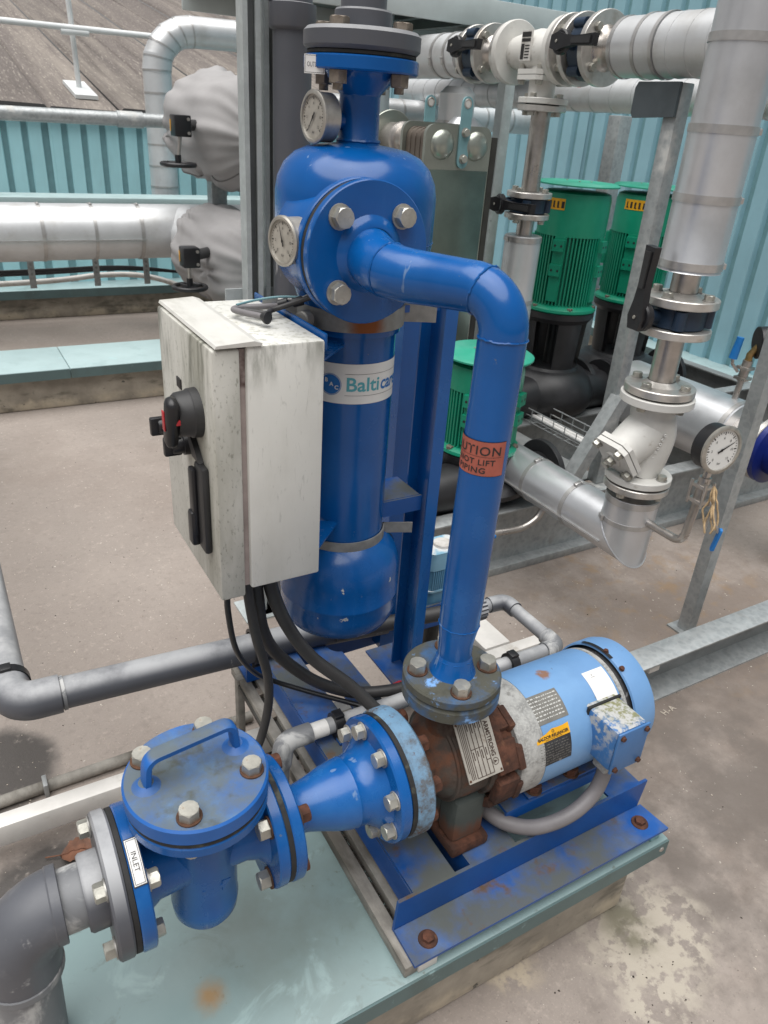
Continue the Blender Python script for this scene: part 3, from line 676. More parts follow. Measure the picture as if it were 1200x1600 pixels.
# raised motor plate
B().prism([(0.692, 0.645), (0.925, 0.645), (0.925, 0.80), (0.692, 0.80)], (0, 0, 0.340), (1, 0, 0), (0, 1, 0), (0, 0, 0.006)).build('motor_plate', 'blue_base', bs)
B().box((0.692, 0.6465, 0.318), (0.925, 0.6505, 0.3395)).build('motor_plate_lip', 'blue_base', bs)
B().box((0.705, 0.79, 0.296), (0.93, 0.80, 0.3395)).build('motor_plate_lip', 'blue_base', bs)
for (x, y) in ((0.495, 0.574), (0.985, 0.580)):
    place(BO_ANCH, 'anchor_bolt', bs, (x, y, 0.2325))
    b = B().lathe((x, y, 0.2316), (0, 0, 1), [(0, 0.0), (0.0165, 0.0), (0.0155, 0.002), (0, 0.0022)], 24); b.build('anchor_washer', 'rust', bs)
# grey channels the frame stands on
for x in (0.440, 0.475):
    b = B().box((x, 0.552, 0.2), (x + 0.024, 1.36, 0.2245), 0.002); b.build('support_channel', 'wood', bs)
B().box((0.995, 0.553, 0.2), (1.02, 0.60, 0.2245), 0.002).build('support_channel', 'teal_dark', bs)
B().box((0.464, 0.549, 0.2), (0.50, 0.575, 0.2245), 0.002).build('support_block', 'rail', bs)
# vertical channels that carry the separator
def channel(x0, x1, y0, y1, z0, z1, open_neg):
    t = 0.004; b = B()
    if open_neg: poly = [(x0, y0), (x1, y0), (x1, y1), (x0, y1), (x0, y1 - t), (x1 - t, y1 - t), (x1 - t, y0 + t), (x0, y0 + t)]
    else: poly = [(x0, y0), (x1, y0), (x1, y0 + t), (x0 + t, y0 + t), (x0 + t, y1 - t), (x1, y1 - t), (x1, y1), (x0, y1)]
    b.prism(poly, (0, 0, z0), (1, 0, 0), (0, 1, 0), (0, 0, z1 - z0)); b.build('upright_channel', 'blue', bs)
channel(0.748, 0.774, 1.060, 1.138, 0.295, 1.125, True)
channel(0.784, 0.828, 1.25, 1.33, 0.24, 1.10, False)
# cross arms from the uprights to the separator straps
for z in (0.722, 1.112):
    B().box((0.645, 1.075, z - 0.0), (0.745, 1.080, z + 0.032) if z < 1 else (0.745, 1.080, z + 0.012)).build('cross_arm', 'blue_base', bs)
    if z < 1: B().box((0.640, 1.0795, z + 0.028), (0.742, 1.165, z + 0.033)).build('cross_arm', 'blue_base', bs)

# stainless rails lying on the ground behind the plinth
rl = thing('floor_rail', 'long white flat topped rail on the ground passing behind the basket strainer', 'rail', (0.5, 1.23, 0))
B().box((-1.0, 1.226, 0.045), (1.32, 1.264, 0.1), 0.003).build('beam', 'rail', rl)
for x in (-0.6, 0.45, 1.2): B().box((x, 1.23, 0), (x + 0.05, 1.26, 0.045)).build('foot', 'strut_dark', rl)
r2 = thing('floor_rail', 'short white rail on the ground running away behind the blue motor', 'rail', (1.15, 1.2, 0))
B().box((1.145, 0.90, 0.045), (1.235, 1.205, 0.101), 0.003).build('beam', 'rail', r2)
B().box((1.147, 1.27, 0.045), (1.235, 1.60, 0.101), 0.003).build('beam', 'rail', r2)
for y in (0.95, 1.45): B().box((1.16, y, 0), (1.22, y + 0.05, 0.045)).build('foot', 'strut_dark', r2)
b = B().tube([(-1.0, 1.358, 0.014), (0.50, 1.392, 0.014)], 0.014, 14); gp = b.build('ground_pipe', 'wood', None, 'thin dark pipe lying on the ground along the white floor rail', 'pipe')
B().box((0.0, 1.360, 0.0), (0.010, 1.396, 0.036), 0.002).build('clip', 'galv_dark', gp)

# bracket behind the base
bk = thing('corner_bracket', 'blackened steel corner bracket with bolt holes under the back of the blue base', 'bracket', (0.47, 1.2, 0))
B().box((0.435, 1.30, 0.02), (0.452, 1.322, 0.226), 0.002).build('leg', 'wood', bk)
B().box((0.435, 1.05, 0.10), (0.452, 1.066, 0.2), 0.002).build('leg', 'wood', bk)
B().box((0.436, 1.04, 0.200), (0.4885, 1.325, 0.212), 0.002).build('top_plate', 'strut_dark', bk)
B().box((0.402, 1.035, 0.175), (0.434, 1.06, 0.212), 0.002).build('angle', 'strut_dark', bk)
for y in (1.09, 1.17, 1.25):
    place(BO_OLD, 'bolt', bk, (0.472, y, 0.2125))
b = B().lathe((0.458, 1.125, 0.2125), (0, 0, 1), [(0.005, 0), (0.010, 0.0), (0.010, 0.001), (0.005, 0.001)], 16); b.build('hole', 'black', bk)

# ================================================================ PUMP AXIS
YP, ZP = 0.72, 0.452
ZS = 0.469
def ax(x): return Vector((x, YP, ZP))
XA = (1, 0, 0)

# inlet elbow
el = thing('inlet_pipe', 'grey plastic elbow pipe bolted to the strainer inlet with smeared white glue marks', 'pipe', (-0.055, 0.72, 0))
path = arc_path([(-0.007, YP, ZS), (-0.064, YP, ZS), (-0.066, YP, 0.365)], 0.055, 12)
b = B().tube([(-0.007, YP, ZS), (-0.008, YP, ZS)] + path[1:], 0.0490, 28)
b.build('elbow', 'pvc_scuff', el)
B().lathe((-0.0065, YP, ZS), (-1, 0, 0), [(0.049, 0), (0.0505, 0.001), (0.0505, 0.012), (0.0488, 0.014)], 32).build('socket_rim', 'pvc_scuff', el)
B().lathe((-0.066, YP, 0.3645), (0, 0, 1), [(0.049, 0), (0.0505, 0.001), (0.0505, 0.012), (0.0488, 0.014)], 32).build('socket_rim', 'pvc_white', el)
b = B().tube([(0.042, YP, ZS), (-0.0065, YP, ZS)], 0.0415, 28); b.build('pipe_end', 'pvc_white', el)
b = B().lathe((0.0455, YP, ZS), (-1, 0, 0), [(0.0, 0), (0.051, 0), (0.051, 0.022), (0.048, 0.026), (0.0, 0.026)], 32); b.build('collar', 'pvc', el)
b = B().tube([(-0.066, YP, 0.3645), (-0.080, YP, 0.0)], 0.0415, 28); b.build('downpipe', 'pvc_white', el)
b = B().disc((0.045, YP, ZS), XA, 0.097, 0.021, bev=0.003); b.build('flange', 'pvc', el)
b = B().disc((0.0665, YP, ZS), XA, 0.095, 0.007, bev=0.0005); b.build('gasket', 'rubber', el)
ring(BO_FL, 'bolt', el, (0.0446, YP, ZS), (-1, 0, 0), 0.078, 4, PI / 4 + 0.05)

# basket strainer
st = thing('basket_strainer', 'blue basket strainer with a handled round lid and four big bolts beside the inlet', 'strainer', (0.184, 0.72, 0.29))
SX = 0.180
b = B().disc((0.074, YP, ZS), XA, 0.097, 0.019, bev=0.002)
b.lathe((0.093, YP, ZS), XA, [(0.066, 0.0), (0.052, 0.004), (0.044, 0.018), (0.041, 0.065)], 36); b.build('inlet_flange', 'blue', st)
b = B().lathe((SX, YP, 0), (0, 0, 1), [(0, 0.333), (0.024, 0.334), (0.040, 0.340), (0.0465, 0.352), (0.0485, 0.372), (0.0475, 0.376), (0.048, 0.42), (0.050, 0.50), (0.054, 0.545), (0.074, 0.561), (0.090, 0.5666)], 56)
b.lathe((SX, YP, ZS), XA, [(0.041, 0.025), (0.041, 0.055), (0.046, 0.070), (0.062, 0.085)], 36)
b.box((SX - 0.08, YP - 0.005, 0.407), (SX + 0.07, YP + 0.005, 0.425), 0.003)
b.build('body', 'blue', st)
b = B().disc((SX, YP, 0.5665), (0, 0, 1), 0.094, 0.0165, bev=0.002); b.build('body_flange', 'blue', st)
b = B().disc((SX, YP, 0.583), (0, 0, 1), 0.0935, 0.007, bev=0.002)
b.build('lid_gasket', 'rubber', st)
b = B().disc((SX, YP, 0.590), (0, 0, 1), 0.095, 0.026, bev=0.003, seg=72); b.build('lid', 'blue_lid', st)
# cast arrow on the body
fn = on_cyl((SX, YP, 0.435), (0, 0, 1), (0.10, -1, 0), 0.0485)(0.0012)
b = B(); vs2 = [(-0.020, -0.003), (0.008, -0.003), (0.008, -0.010), (0.024, 0), (0.008, 0.010), (0.008, 0.003), (-0.020, 0.003)]
b.add([fn(x, y) for x, y in vs2] + [on_cyl((SX, YP, 0.435), (0, 0, 1), (0.10, -1, 0), 0.0485)(-0.003)(x, y) for x, y in vs2], [tuple(range(7))] + [(i, (i + 1) % 7, (i + 1) % 7 + 7, i + 7) for i in range(7)])
b.build('cast_arrow', 'blue', st)
# handle: flat-topped bar with legs
hp = arc_path([(SX - 0.064, YP + 0.006, 0.616), (SX - 0.060, YP + 0.006, 0.662), (SX + 0.058, YP + 0.022, 0.662), (SX + 0.062, YP + 0.022, 0.616)], 0.016, 8)
b = B(); grid = []
for i, p in enumerate(hp):
    d = (hp[min(i + 1, len(hp) - 1)] - hp[max(i - 1, 0)]).normalized(); w = Vector((-0.05, 1, 0)).normalized(); nn = d.cross(w)
    grid.append([p + w * a * 0.0105 + nn * c * 0.0055 for a, c in ((-1, -0.6), (-0.6, -1), (0.6, -1), (1, -0.6), (1, 0.6), (0.6, 1), (-0.6, 1), (-1, 0.6), (-1, -0.6))])
b.sheet(grid); hd = b.build('handle', 'blue_lid', st, ang=50)
for p in (hp[0], hp[-1]):
    B().lathe((p.x, p.y, 0.6158), (0, 0, 1), [(0.019, 0), (0.014, 0.0035), (0.010, 0.007), (0, 0.007)], 24).build('weld', 'blue_lid', hd)
for k, (dx, dy) in enumerate(((-0.058, 0.050), (0.032, 0.068), (0.067, -0.029), (-0.029, -0.066))):
    place(BO_LID, 'lid_bolt', st, (SX + dx, YP + dy, 0.6162), (0, 0, 1), k * 0.37 + 0.2)
for dx, dy in ((-0.029, -0.066), (0.067, -0.029), (-0.058, 0.050)):
    place(BO_FL, 'lid_nut', st, (SX + dx, YP + dy, 0.5660), (0, 0, -1))
ring(BO_FL, 'nut', st, (0.0935, YP, ZS), XA, 0.078, 4, PI / 4 + 0.05)
b = B().disc((0.262, YP, ZS), XA, 0.092, 0.017, bev=0.002); b.build('outlet_flange', 'blue', st)
ring(BO_MIX, 'bolt', st, (0.2615, YP, ZS), (-1, 0, 0), 0.075, 4, PI / 4)
# inlet tag on the flange rim
tg = thing('inlet_tag', 'small INLET tag stuck on the blue inlet flange rim', 'tag', ax(0.083) + Vector((0, 0, 0.1)))
fn = on_cyl((0.0835, YP, ZS), (1, 0, 0), (0, -0.50, 0.866), 0.097)
b = B(); rect_on(b, fn(0.0012), -0.030, -0.0085, 0.030, 0.0085, 8, 1); b.build('plate', 'ink', tg)
b = B(); rect_on(b, fn(0.0016), -0.0285, -0.0075, 0.0285, 0.0075, 8, 1); b.build('face', 'label_white', tg)
b = B(); f2 = fn(0.0022)
for q in ((-0.027, -0.0063, 0.027, -0.0057), (-0.027, 0.0057, 0.027, 0.0063), (-0.027, -0.0063, -0.0264, 0.0063), (0.0264, -0.0063, 0.027, 0.0063)): rect_on(b, f2, *q, 6, 1)
text_on(b, 'INLET', 0.0095, lambda x, y: f2(x, y), 0, -0.0034, bold=0.0, center=True); b.build('lettering', 'ink', tg)

# reducer
rd_ = thing('pipe_reducer', 'blue eccentric reducer with eight bolt flange between strainer and pump', 'reducer', ax(0.42))
b = B().disc((0.279, YP, ZS), XA, 0.0905, 0.008, bev=0.0006); b.build('gasket', 'rubber', rd_)
b = B().disc((0.287, YP, ZS), XA, 0.092, 0.017, bev=0.002); b.build('small_flange', 'blue', rd_)
prof = [(0.052, 0.304), (0.040, 0.311), (0.0355, 0.320), (0.037, 0.334), (0.043, 0.356), (0.050, 0.378), (0.054, 0.395), (0.0555, 0.408), (0.0560, 0.410), (0.0545, 0.412), (0.057, 0.428), (0.066, 0.442), (0.078, 0.4545)]
b = B(); n = 40; grid = []
for r, x in prof:
    zc = ZS - 0.010 * min(1, max(0, (x - 0.33) / 0.07)) * 0.6
    grid.append([Vector((x, YP + math.cos(2 * PI * k / n) * r, zc + math.sin(2 * PI * k / n) * r)) for k in range(n + 1)])
b.sheet(grid); b.build('cone', 'blue', rd_, ang=50)
b = B().disc((0.453, YP, ZS), XA, 0.101, 0.020, bev=0.003); b.build('large_flange', 'blue', rd_)
ring(BO_RUST, 'bolt', rd_, (0.3045, YP, ZS), (1, 0, 0), 0.075, 4, PI / 4)
ring(BO_FL, 'bolt', rd_, (0.4525, YP, ZS), (-1, 0, 0), 0.083, 8, PI / 8)
b = B().disc((0.473, YP, ZS), XA, 0.1005, 0.008, bev=0.0006); b.build('gasket', 'rubber', rd_)
# raised casting marks round the flange rims
for (x, r, tx, st_) in ((0.2705, 0.0921, 'DN65 PN16', -0.9), (0.463, 0.1011, '0080 JIS 80', -0.7)):
    f3 = on_cyl((x, YP, ZS), (1, 0, 0), (0, -math.cos(st_), -math.sin(st_) * -1), r)(0.0008)
    b = B(); text_on(b, tx, 0.008, lambda x_, y_: f3(-x_, -y_), 0, -0.003, center=True)
    b.build('cast_marks', 'blue', rd_)

# pump
pp = thing('centrifugal_pump', 'heavily rusted pump casing with a worn pale blue suction flange and aluminium nameplate', 'pump', (0.60, 0.72, 0.29))
b = B().disc((0.481, YP, ZS), XA, 0.1035, 0.032, bev=0.004); b.build('suction_flange', 'pump_flange', pp)
b = B().lathe((0.513, YP, ZS), XA, [(0.070, 0.0), (0.062, 0.008), (0.056, 0.030), (0.058, 0.044), (0.070, 0.056), (0.077, 0.066), (0.079, 0.090), (0.079, 0.118), (0.076, 0.130), (0.065, 0.134)], 48)
# volute bulge towards the discharge
b.lathe((0.600, YP, ZS + 0.05), (0, 0, 1), [(0.046, -0.03), (0.040, 0.03), (0.035, 0.070), (0.037, 0.095), (0.052, 0.1085)], 32)
b.disc((0.632, YP, ZS), XA, 0.087, 0.012, bev=0.003)
b.disc((0.571, YP, ZS), XA, 0.078, 0.006, bev=0.002)
b.build('volute', 'rust_casing', pp)
b = B().box((0.583, 0.652, 0.315), (0.648, 0.70, 0.41), 0.010); b.box((0.587, 0.70, 0.30), (0.645, 0.79, 0.38), 0.008); b.build('foot', 'rust_foot', pp)
b = B().box((0.578, 0.640, 0.2945), (0.655, 0.80, 0.318), 0.006); b.build('foot_pad', 'rust', pp)
b = B().lathe((0.640, YP, ZS), XA, [(0.0, 0.0), (0.084, 0.0), (0.088, 0.004), (0.088, 0.018), (0.078, 0.022), (0.075, 0.045), (0.0, 0.045)], 40); b.build('adapter', 'rust', pp)
# bracket lugs between casing and motor
for a0 in (-0.15, 0.55, 1.25, -0.85, 2.4, 3.3, 4.2):
    for k in range(1):
        d = Vector((0, -math.cos(a0), math.sin(a0))); t = Vector((0, math.sin(a0), math.cos(a0)))
        c = ax(0.656) + d * 0.090
        b = B(); b.box((-0.018, -0.026, -0.009), (0.024, 0.026, 0.009), 0.003)
        vs = [c + Vector((1, 0, 0)) * v.x + t * v.y + d * v.z + Vector((0, 0, 0)) for v in b.v]
        b.v = vs; b.build('adapter_lug', 'rust', pp)
        b = B(); b.box((0.020, -0.030, -0.016), (0.034, 0.012, 0.012), 0.004)
        b.v = [c + Vector((1, 0, 0)) * v.x + t * v.y + d * v.z for v in b.v]; b.build('adapter_lug', 'rust', pp)
ring(BO_RUST, 'bolt', pp, (0.5135, YP, ZS), XA, 0.083, 8, PI / 8)
b = B().disc((0.590, YP, 0.598), (0, 0, 1), 0.078, 0.028, bev=0.005); b.build('discharge_flange', 'blue_flange_old', pp)
BLUEPLUG = bolt_mesh('plug', 0.018, 0.010, ['motor', 'motor'], washer=False)
dd = Vector((0, -0.34, 0.94)).normalized(); place(BLUEPLUG, 'vent_plug', pp, ax(0.493) + dd * 0.1035, dd)
# nameplate, resting tangent to the casing on the camera side
no = Vector((0.608, 0.660, 0.525)) + Vector((0, -0.777, 0.63)) * 0.010
nu = Vector((0.0, -0.63, -0.777)).normalized()        # reading direction: down the casing
nn = Vector((0, -0.777, 0.63)); nv = nn.cross(nu).normalized()
nm = on_plane(no, nu, nv)
b = B(); b.prism([(-0.048, -0.033), (0.048, -0.033), (0.048, 0.033), (-0.048, 0.033)], no, nu, nv, nn.normalized() * -0.002); npl = b.build('nameplate', 'label_alu', pp)
b = B(); f = nm(0.0006)
text_on(b, 'ARMSTRONG', 0.0108, f, -0.036, 0.0195, bold=0.0003, fit=0.056)
disc_on(b, f, 0.029, 0.0235, 0.0058, 20, 0.0049); b.add([f(0.0265, 0.0205), f(0.029, 0.027), f(0.0315, 0.0205)], [(0, 1, 2)])
for yy in (0.0165, 0.0085, 0.0005, -0.0075, -0.0155): rect_on(b, f, -0.044, yy - 0.0006, 0.044 if yy != 0.0085 else 0.044, yy + 0.0006)
for (x, y0, y1) in ((0.0, -0.0155, 0.0085), (-0.044, -0.0155, 0.0165), (0.044, -0.0155, 0.0165), (0.022, 0.0085, 0.0165)): rect_on(b, f, x - 0.0005, y0, x + 0.0005, y1)
for yy in (-0.0195, -0.0225, -0.0255, -0.0285): rect_on(b, f, -0.044, yy - 0.0006, 0.044 - (0.012 if yy < -0.028 else 0), yy + 0.0005)
for x, y, w in ((-0.04, 0.011, 0.012), (0.003, 0.011, 0.012), (-0.04, 0.003, 0.010), (0.004, 0.003, 0.014), (-0.04, -0.005, 0.016), (0.004, -0.005, 0.009), (-0.04, -0.013, 0.011), (0.004, -0.013, 0.013)):
    rect_on(b, f, x, y, x + w, y + 0.0016)
b.build('plate_print', 'ink_brown', npl)
for q in ((-0.044, -0.030), (0.044, 0.030), (0.044, -0.030)):
    p = nm(0)(*q); B().lathe(p, nn, [(0.0022, 0), (0.0015, 0.001), (0, 0.0014)], 10).build('rivet', 'washer_rust', npl)

# motor
mo = thing('electric_motor', 'pale blue electric motor with oxidised end bell and flaking terminal box', 'motor', (0.84, 0.72, 0.345))
R = 0.100
b = B().lathe((0.682, YP, ZP), XA, [(0.0, 0), (0.070, 0), (0.096, 0.004), (0.1005, 0.012), (0.101, 0.050), (0.099, 0.053), (0.0, 0.053)], 64); b.build('end_bell', 'alu_rough', mo)
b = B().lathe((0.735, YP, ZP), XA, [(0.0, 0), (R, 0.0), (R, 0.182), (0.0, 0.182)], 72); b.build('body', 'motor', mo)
b = B().lathe((0.917, YP, ZP), XA, [(0.096, 0), (0.100, 0.003), (0.099, 0.011), (0.094, 0.0125), (0.0, 0.0125)], 64); b.build('rear_end_bell', 'alu_rough', mo)
b = B().lathe((0.930, YP, ZP), XA, [(0.0, 0.0), (0.0965, 0.0), (0.0965, 0.03), (0, 0.03)], 48); b.build('fan_gap', 'label_black', mo)
b = B().lathe((0.936, YP, ZP), XA, [(0.103, 0.0), (0.1065, 0.002), (0.1075, 0.008), (0.1075, 0.040), (0.104, 0.052), (0.094, 0.058), (0.0, 0.060), (0.0, 0.056), (0.090, 0.054), (0.101, 0.046), (0.1045, 0.036), (0.1045, 0.004), (0.103, 0.0)], 72); b.build('fan_cover', 'motor', mo)
# dark slot and clip on top of the fan cover
f4 = on_cyl((0.946, YP, ZP), (1, 0, 0), (0, 0.25, 0.97), 0.1075)
b = B(); rect_on(b, f4(0.0008), -0.03, -0.011, 0.045, -0.003, 10, 1); b.build('cover_slot', 'black', mo)
for aa in (0.05, -0.35): 
    d = Vector((0, -math.sin(0.35 + aa), math.cos(0.35 + aa))); place(SCREW, 'cover_screw', mo, Vector((0.942, YP, ZP)) + d * 0.1075, d)
# foot
b = B().box((0.742, 0.648, 0.3465), (0.905, 0.792, 0.3525), 0.002); b.prism([(-0.055, 0.3525), (-0.042, 0.3525), (-0.030, 0.378), (0.030, 0.378), (0.042, 0.3525), (0.055, 0.3525), (0.040, 0.392), (-0.040, 0.392)], (0.765, YP, 0), (0, 1, 0), (0, 0, 1), (0.14, 0, 0))
b.build('foot', 'blue_base', mo)
for x in (0.762, 0.850):
    for y in (0.660, 0.780): place(BO_RUST, 'foot_bolt', mo, (x, y, 0.353), (0, 0, 1), 0.3)
# terminal box
TB = (0.838, 0.909, 0.576, 0.660, 0.440, 0.527)
b = B().box((TB[0], TB[2], TB[4]), (TB[1], TB[3], TB[5]), 0.006); tb = b.build('terminal_box', 'term_box', mo)
B().box((TB[0] - 0.003, TB[3] - 0.018, TB[4] - 0.003), (TB[1] + 0.003, TB[3] - 0.013, TB[5] + 0.003), 0.001).build('box_gasket', 'rubber', tb)
B().box((TB[0] - 0.001, TB[2] - 0.005, TB[4] - 0.001), (TB[1] + 0.001, TB[2] - 0.0006, TB[5] + 0.001), 0.0015).build('box_cover', 'term_cover', tb)
for x in (TB[0] + 0.008, TB[1] - 0.008):
    for z in (TB[4] + 0.008, TB[5] - 0.008): place(SCREW, 'screw', tb, (x, TB[2] - 0.005, z), (0, -1, 0))
b = B().cyl((0.876, 0.612, 0.424), (0.878, 0.612, 0.4395), 0.015, 20, mi=0); b.box((0.859, 0.596, 0.403), (0.893, 0.628, 0.4255), 0.004); b.build('conduit_connector', 'alu_rough', mo)
# labels on the motor barrel
def barrel(x, ang): return on_cyl((x, YP, ZP), (1, 0, 0), (0, -math.cos(ang), math.sin(ang)), R)
# x runs round the barrel (downwards = positive), y along the shaft; text reads along the shaft
def lab(x0, a0, fdr): 
    g = barrel(x0, a0)(fdr); return lambda x, y: g(-y, x)
L1 = math.radians(61)
b = B(); rect_on(b, lab(0.762, L1, 0.0006), -0.035, -0.026, 0.035, 0.025, 1, 10); pl1 = b.build('rating_plate', 'label_dark', mo)
b = B(); f = lab(0.762, L1, 0.0011); random.seed(5)
for r_ in range(7):
    x = -0.030
    while x < 0.028:
        w = random.uniform(0.001, 0.006); rect_on(b, f, x, 0.018 - r_ * 0.0062, min(x + w, 0.031), 0.0195 - r_ * 0.0062 + random.uniform(0, 0.001)); x += w + random.uniform(0.001, 0.003)
b.build('plate_print', 'ink_white', pl1)
L2 = math.radians(26)
b = B(); rect_on(b, lab(0.754, L2, 0.0006), -0.036, -0.036, 0.036, 0.012, 1, 10); pl2 = b.build('maker_label', 'label_black', mo)
b = B(); f = lab(0.754, L2, 0.0010); top = [(-0.036, 0.008), (-0.036, 0.013), (-0.026, 0.018), (-0.014, 0.0205), (0.0, 0.0255), (0.012, 0.0245), (0.024, 0.0245), (0.036, 0.026), (0.036, 0.008)]
b.add([f(x, y) for x, y in top] + [f(0, 0.008)], [(k, k + 1, 9) for k in range(8)]); b.build('maker_band', 'label_yellow', pl2)
b = B(); f = lab(0.754, L2, 0.0016); text_on(b, 'BALDOR\u00b7RELIANCER', 0.0072, f, 0, 0.0120, bold=0.0002, fit=0.066, center=True)
disc_on(b, f, 0.001, 0.0213, 0.0026, 14, 0.0018); text_on(b, 'INDUSTRIAL MOTOR', 0.003, f, 0, 0.0090, fit=0.036, center=True); b.build('maker_print', 'ink', pl2)
b = B(); f = lab(0.754, L2, 0.0012)
for r_ in range(8):
    x = -0.031
    while x < 0.028:
        w = random.uniform(0.0015, 0.007); rect_on(b, f, x, 0.002 - r_ * 0.0048, min(x + w, 0.032), 0.0032 - r_ * 0.0048); x += w + random.uniform(0.0012, 0.004)
b.build('plate_print', 'label_dark', pl2)
L3 = math.radians(65)
b = B(); rect_on(b, lab(0.889, L3, 0.0006), -0.024, -0.033, 0.024, 0.024, 1, 10); pl3 = b.build('blank_label', 'label_white', mo)
b = B(); f = lab(0.889, L3, 0.0011); rect_on(b, f, -0.012, 0.0105, -0.001, 0.0111); b.add([f(-0.009, 0.014), f(-0.0075, 0.017), f(-0.006, 0.014)], [(0, 1, 2)]); b.build('plate_print', 'ink', pl3)
cd_ = B().tube(smooth_path([(0.877, 0.611, 0.404), (0.872, 0.608, 0.378), (0.855, 0.605, 0.350), (0.818, 0.605, 0.325), (0.773, 0.611, 0.313), (0.728, 0.622, 0.314), (0.688, 0.650, 0.322), (0.670, 0.700, 0.325)], 8), 0.0135, 16)
cd_.build('flexible_conduit', 'conduit', None, 'grey flexible conduit drooping from the motor terminal box to the pump foot', 'conduit')

# ================================================================ RISER AND SEPARATOR
ri = thing('riser_pipe', 'blue riser pipe from the pump discharge bending into the separator flange', 'pipe', (0.59, 0.72, 0.65))
ft = 0.650
b = B().disc((0.589, YP, 0.6275), (0, 0, 1), 0.0775, 0.018, bev=0.003); b.build('bottom_flange', 'blue_flange_old', ri)
b = B().lathe((0.589, YP, 0.6445), (0, 0, 1), [(0.037, 0.0), (0.034, 0.006), (0.029, 0.022), (0.0268, 0.032), (0.0262, 0.034)], 36); b.build('weld_neck', 'blue', ri)
FC = Vector((0.5375, 0.963, 1.2275)); fd = Vector((0.03, -1.0, 0)).normalized()       # flange centre and outward normal
path = [Vector((0.589, YP, 0.676)), Vector((0.589, YP, 0.706)), Vector((0.590, YP, 0.733)), Vector((0.5905, YP, 0.78)), Vector((0.593, YP, 0.95)), Vector((0.597, YP, 1.165))]
rs = [0.0262, 0.0268, 0.0305, 0.0312, 0.0312, 0.0312]
c_up = arc_path([(0.597, YP, 1.165), (0.5985, YP, 1.218), (0.570, 0.80, 1.222)], 0.050, 14)
p1 = Vector((0.5300, 0.915, 1.219))
mid = smooth_path([c_up[-2], Vector((0.5615, 0.828, 1.2175)), Vector((0.5410, 0.872, 1.2165)), p1, FC - fd * 0.004], 8)
full = path + c_up[1:-1] + mid[1:]
nr = len(full) - len(rs); b = B().tube(full, rs + [0.0312 + 0.0075 * max(0, (k - 12) / (nr - 13)) for k in range(nr)], 36, caps=False); b.build('pipe', 'blue', ri, ang=60)
def weld(parent, c, d, r, m='blue', amp=0.0011, seg=56):
    a_, u, v = basis(d); random.seed(int(c[0] * 1e4)); pts = []
    for k in range(seg):
        t = 2 * PI * k / seg; pts.append(Vector(c) + (u * math.cos(t) + v * math.sin(t)) * (r + random.uniform(-0.0003, 0.0005)) + Vector(d).normalized() * random.uniform(-0.0007, 0.0007))
    B().tube(pts + [pts[0]], [amp * random.uniform(1.0, 1.7) for _ in range(seg + 1)], 6, caps=False).build('weld_seam', m, parent)
def dirat(pl_, i): return (pl_[i + 1] - pl_[i - 1]).normalized()
i_el = len(path) + 12
weld(ri, (0.597, YP, 1.168), (0, 0, 1), 0.0312)
weld(ri, full[i_el], dirat(full, i_el), 0.0315)
weld(ri, full[-12], dirat(full, -12), 0.0312 + 0.0075 * (nr - 24) / (nr - 13))
weld(ri, (0.590, YP, 0.735), (0, 0, 1), 0.0305, amp=0.0007)
weld(ri, (0.589, YP, 0.672), (0, 0, 1), 0.0268, amp=0.0009)
b = B().disc(FC, -fd, 0.098, 0.0135, bev=0.0015, seg=64); b.lathe(FC, fd, [(0.053, 0), (0.0475, 0.005), (0.0425, 0.009), (0.0372, 0.010)], 36); b.build('top_flange', 'blue', ri)
SEPB = Vector((0, 0, 1)).cross(fd)
ring(BO_MIX, 'bolt', ri, (0.589, YP, 0.6456), (0, 0, 1), 0.056, 4, PI / 4 + 0.42, u=(1, 0, 0))
BO_BIG = bolt_mesh('bolt', 0.0255, 0.015, ['hex', 'washer'])
ring(BO_BIG, 'bolt', ri, FC + fd * 0.0004, fd, 0.071, 4, PI / 4, u=Vector((0, 0, 1)))
# caution label wrapped round the riser
va = math.atan2(-0.72, -0.592); ce = va + math.radians(-47)
fn = on_cyl((0.594, YP, 1.016), (0, 0, 1), (math.cos(ce), math.sin(ce), 0), 0.0312)
b = B(); rect_on(b, fn(0.0004), -0.056, -0.0245, 0.0555, 0.0245, 30, 1); b.add([], []); cl = b.build('caution_label', 'ink', ri)
b = B(); rect_on(b, fn(0.0008), -0.0552, -0.0237, 0.0547, 0.0237, 30, 1); b.build('label_face', 'label_orange', cl)
b = B(); f = fn(0.0012)
text_on(b, 'CAUTION', 0.0175, f, 0.004, 0.0055, bold=0.0002, fit=0.086, center=True, spacing=1.1)
rect_on(b, f, -0.040, 0.0028, 0.049, 0.0033, 16, 1)
text_on(b, 'DO NOT LIFT', 0.0112, f, 0.002, -0.0085, bold=0.0002, fit=0.078, center=True, spacing=1.1)
text_on(b, 'BY PIPING', 0.0112, f, -0.002, -0.0200, bold=0.0002, fit=0.062, center=True, spacing=1.1)
b.build('lettering', 'ink', cl)

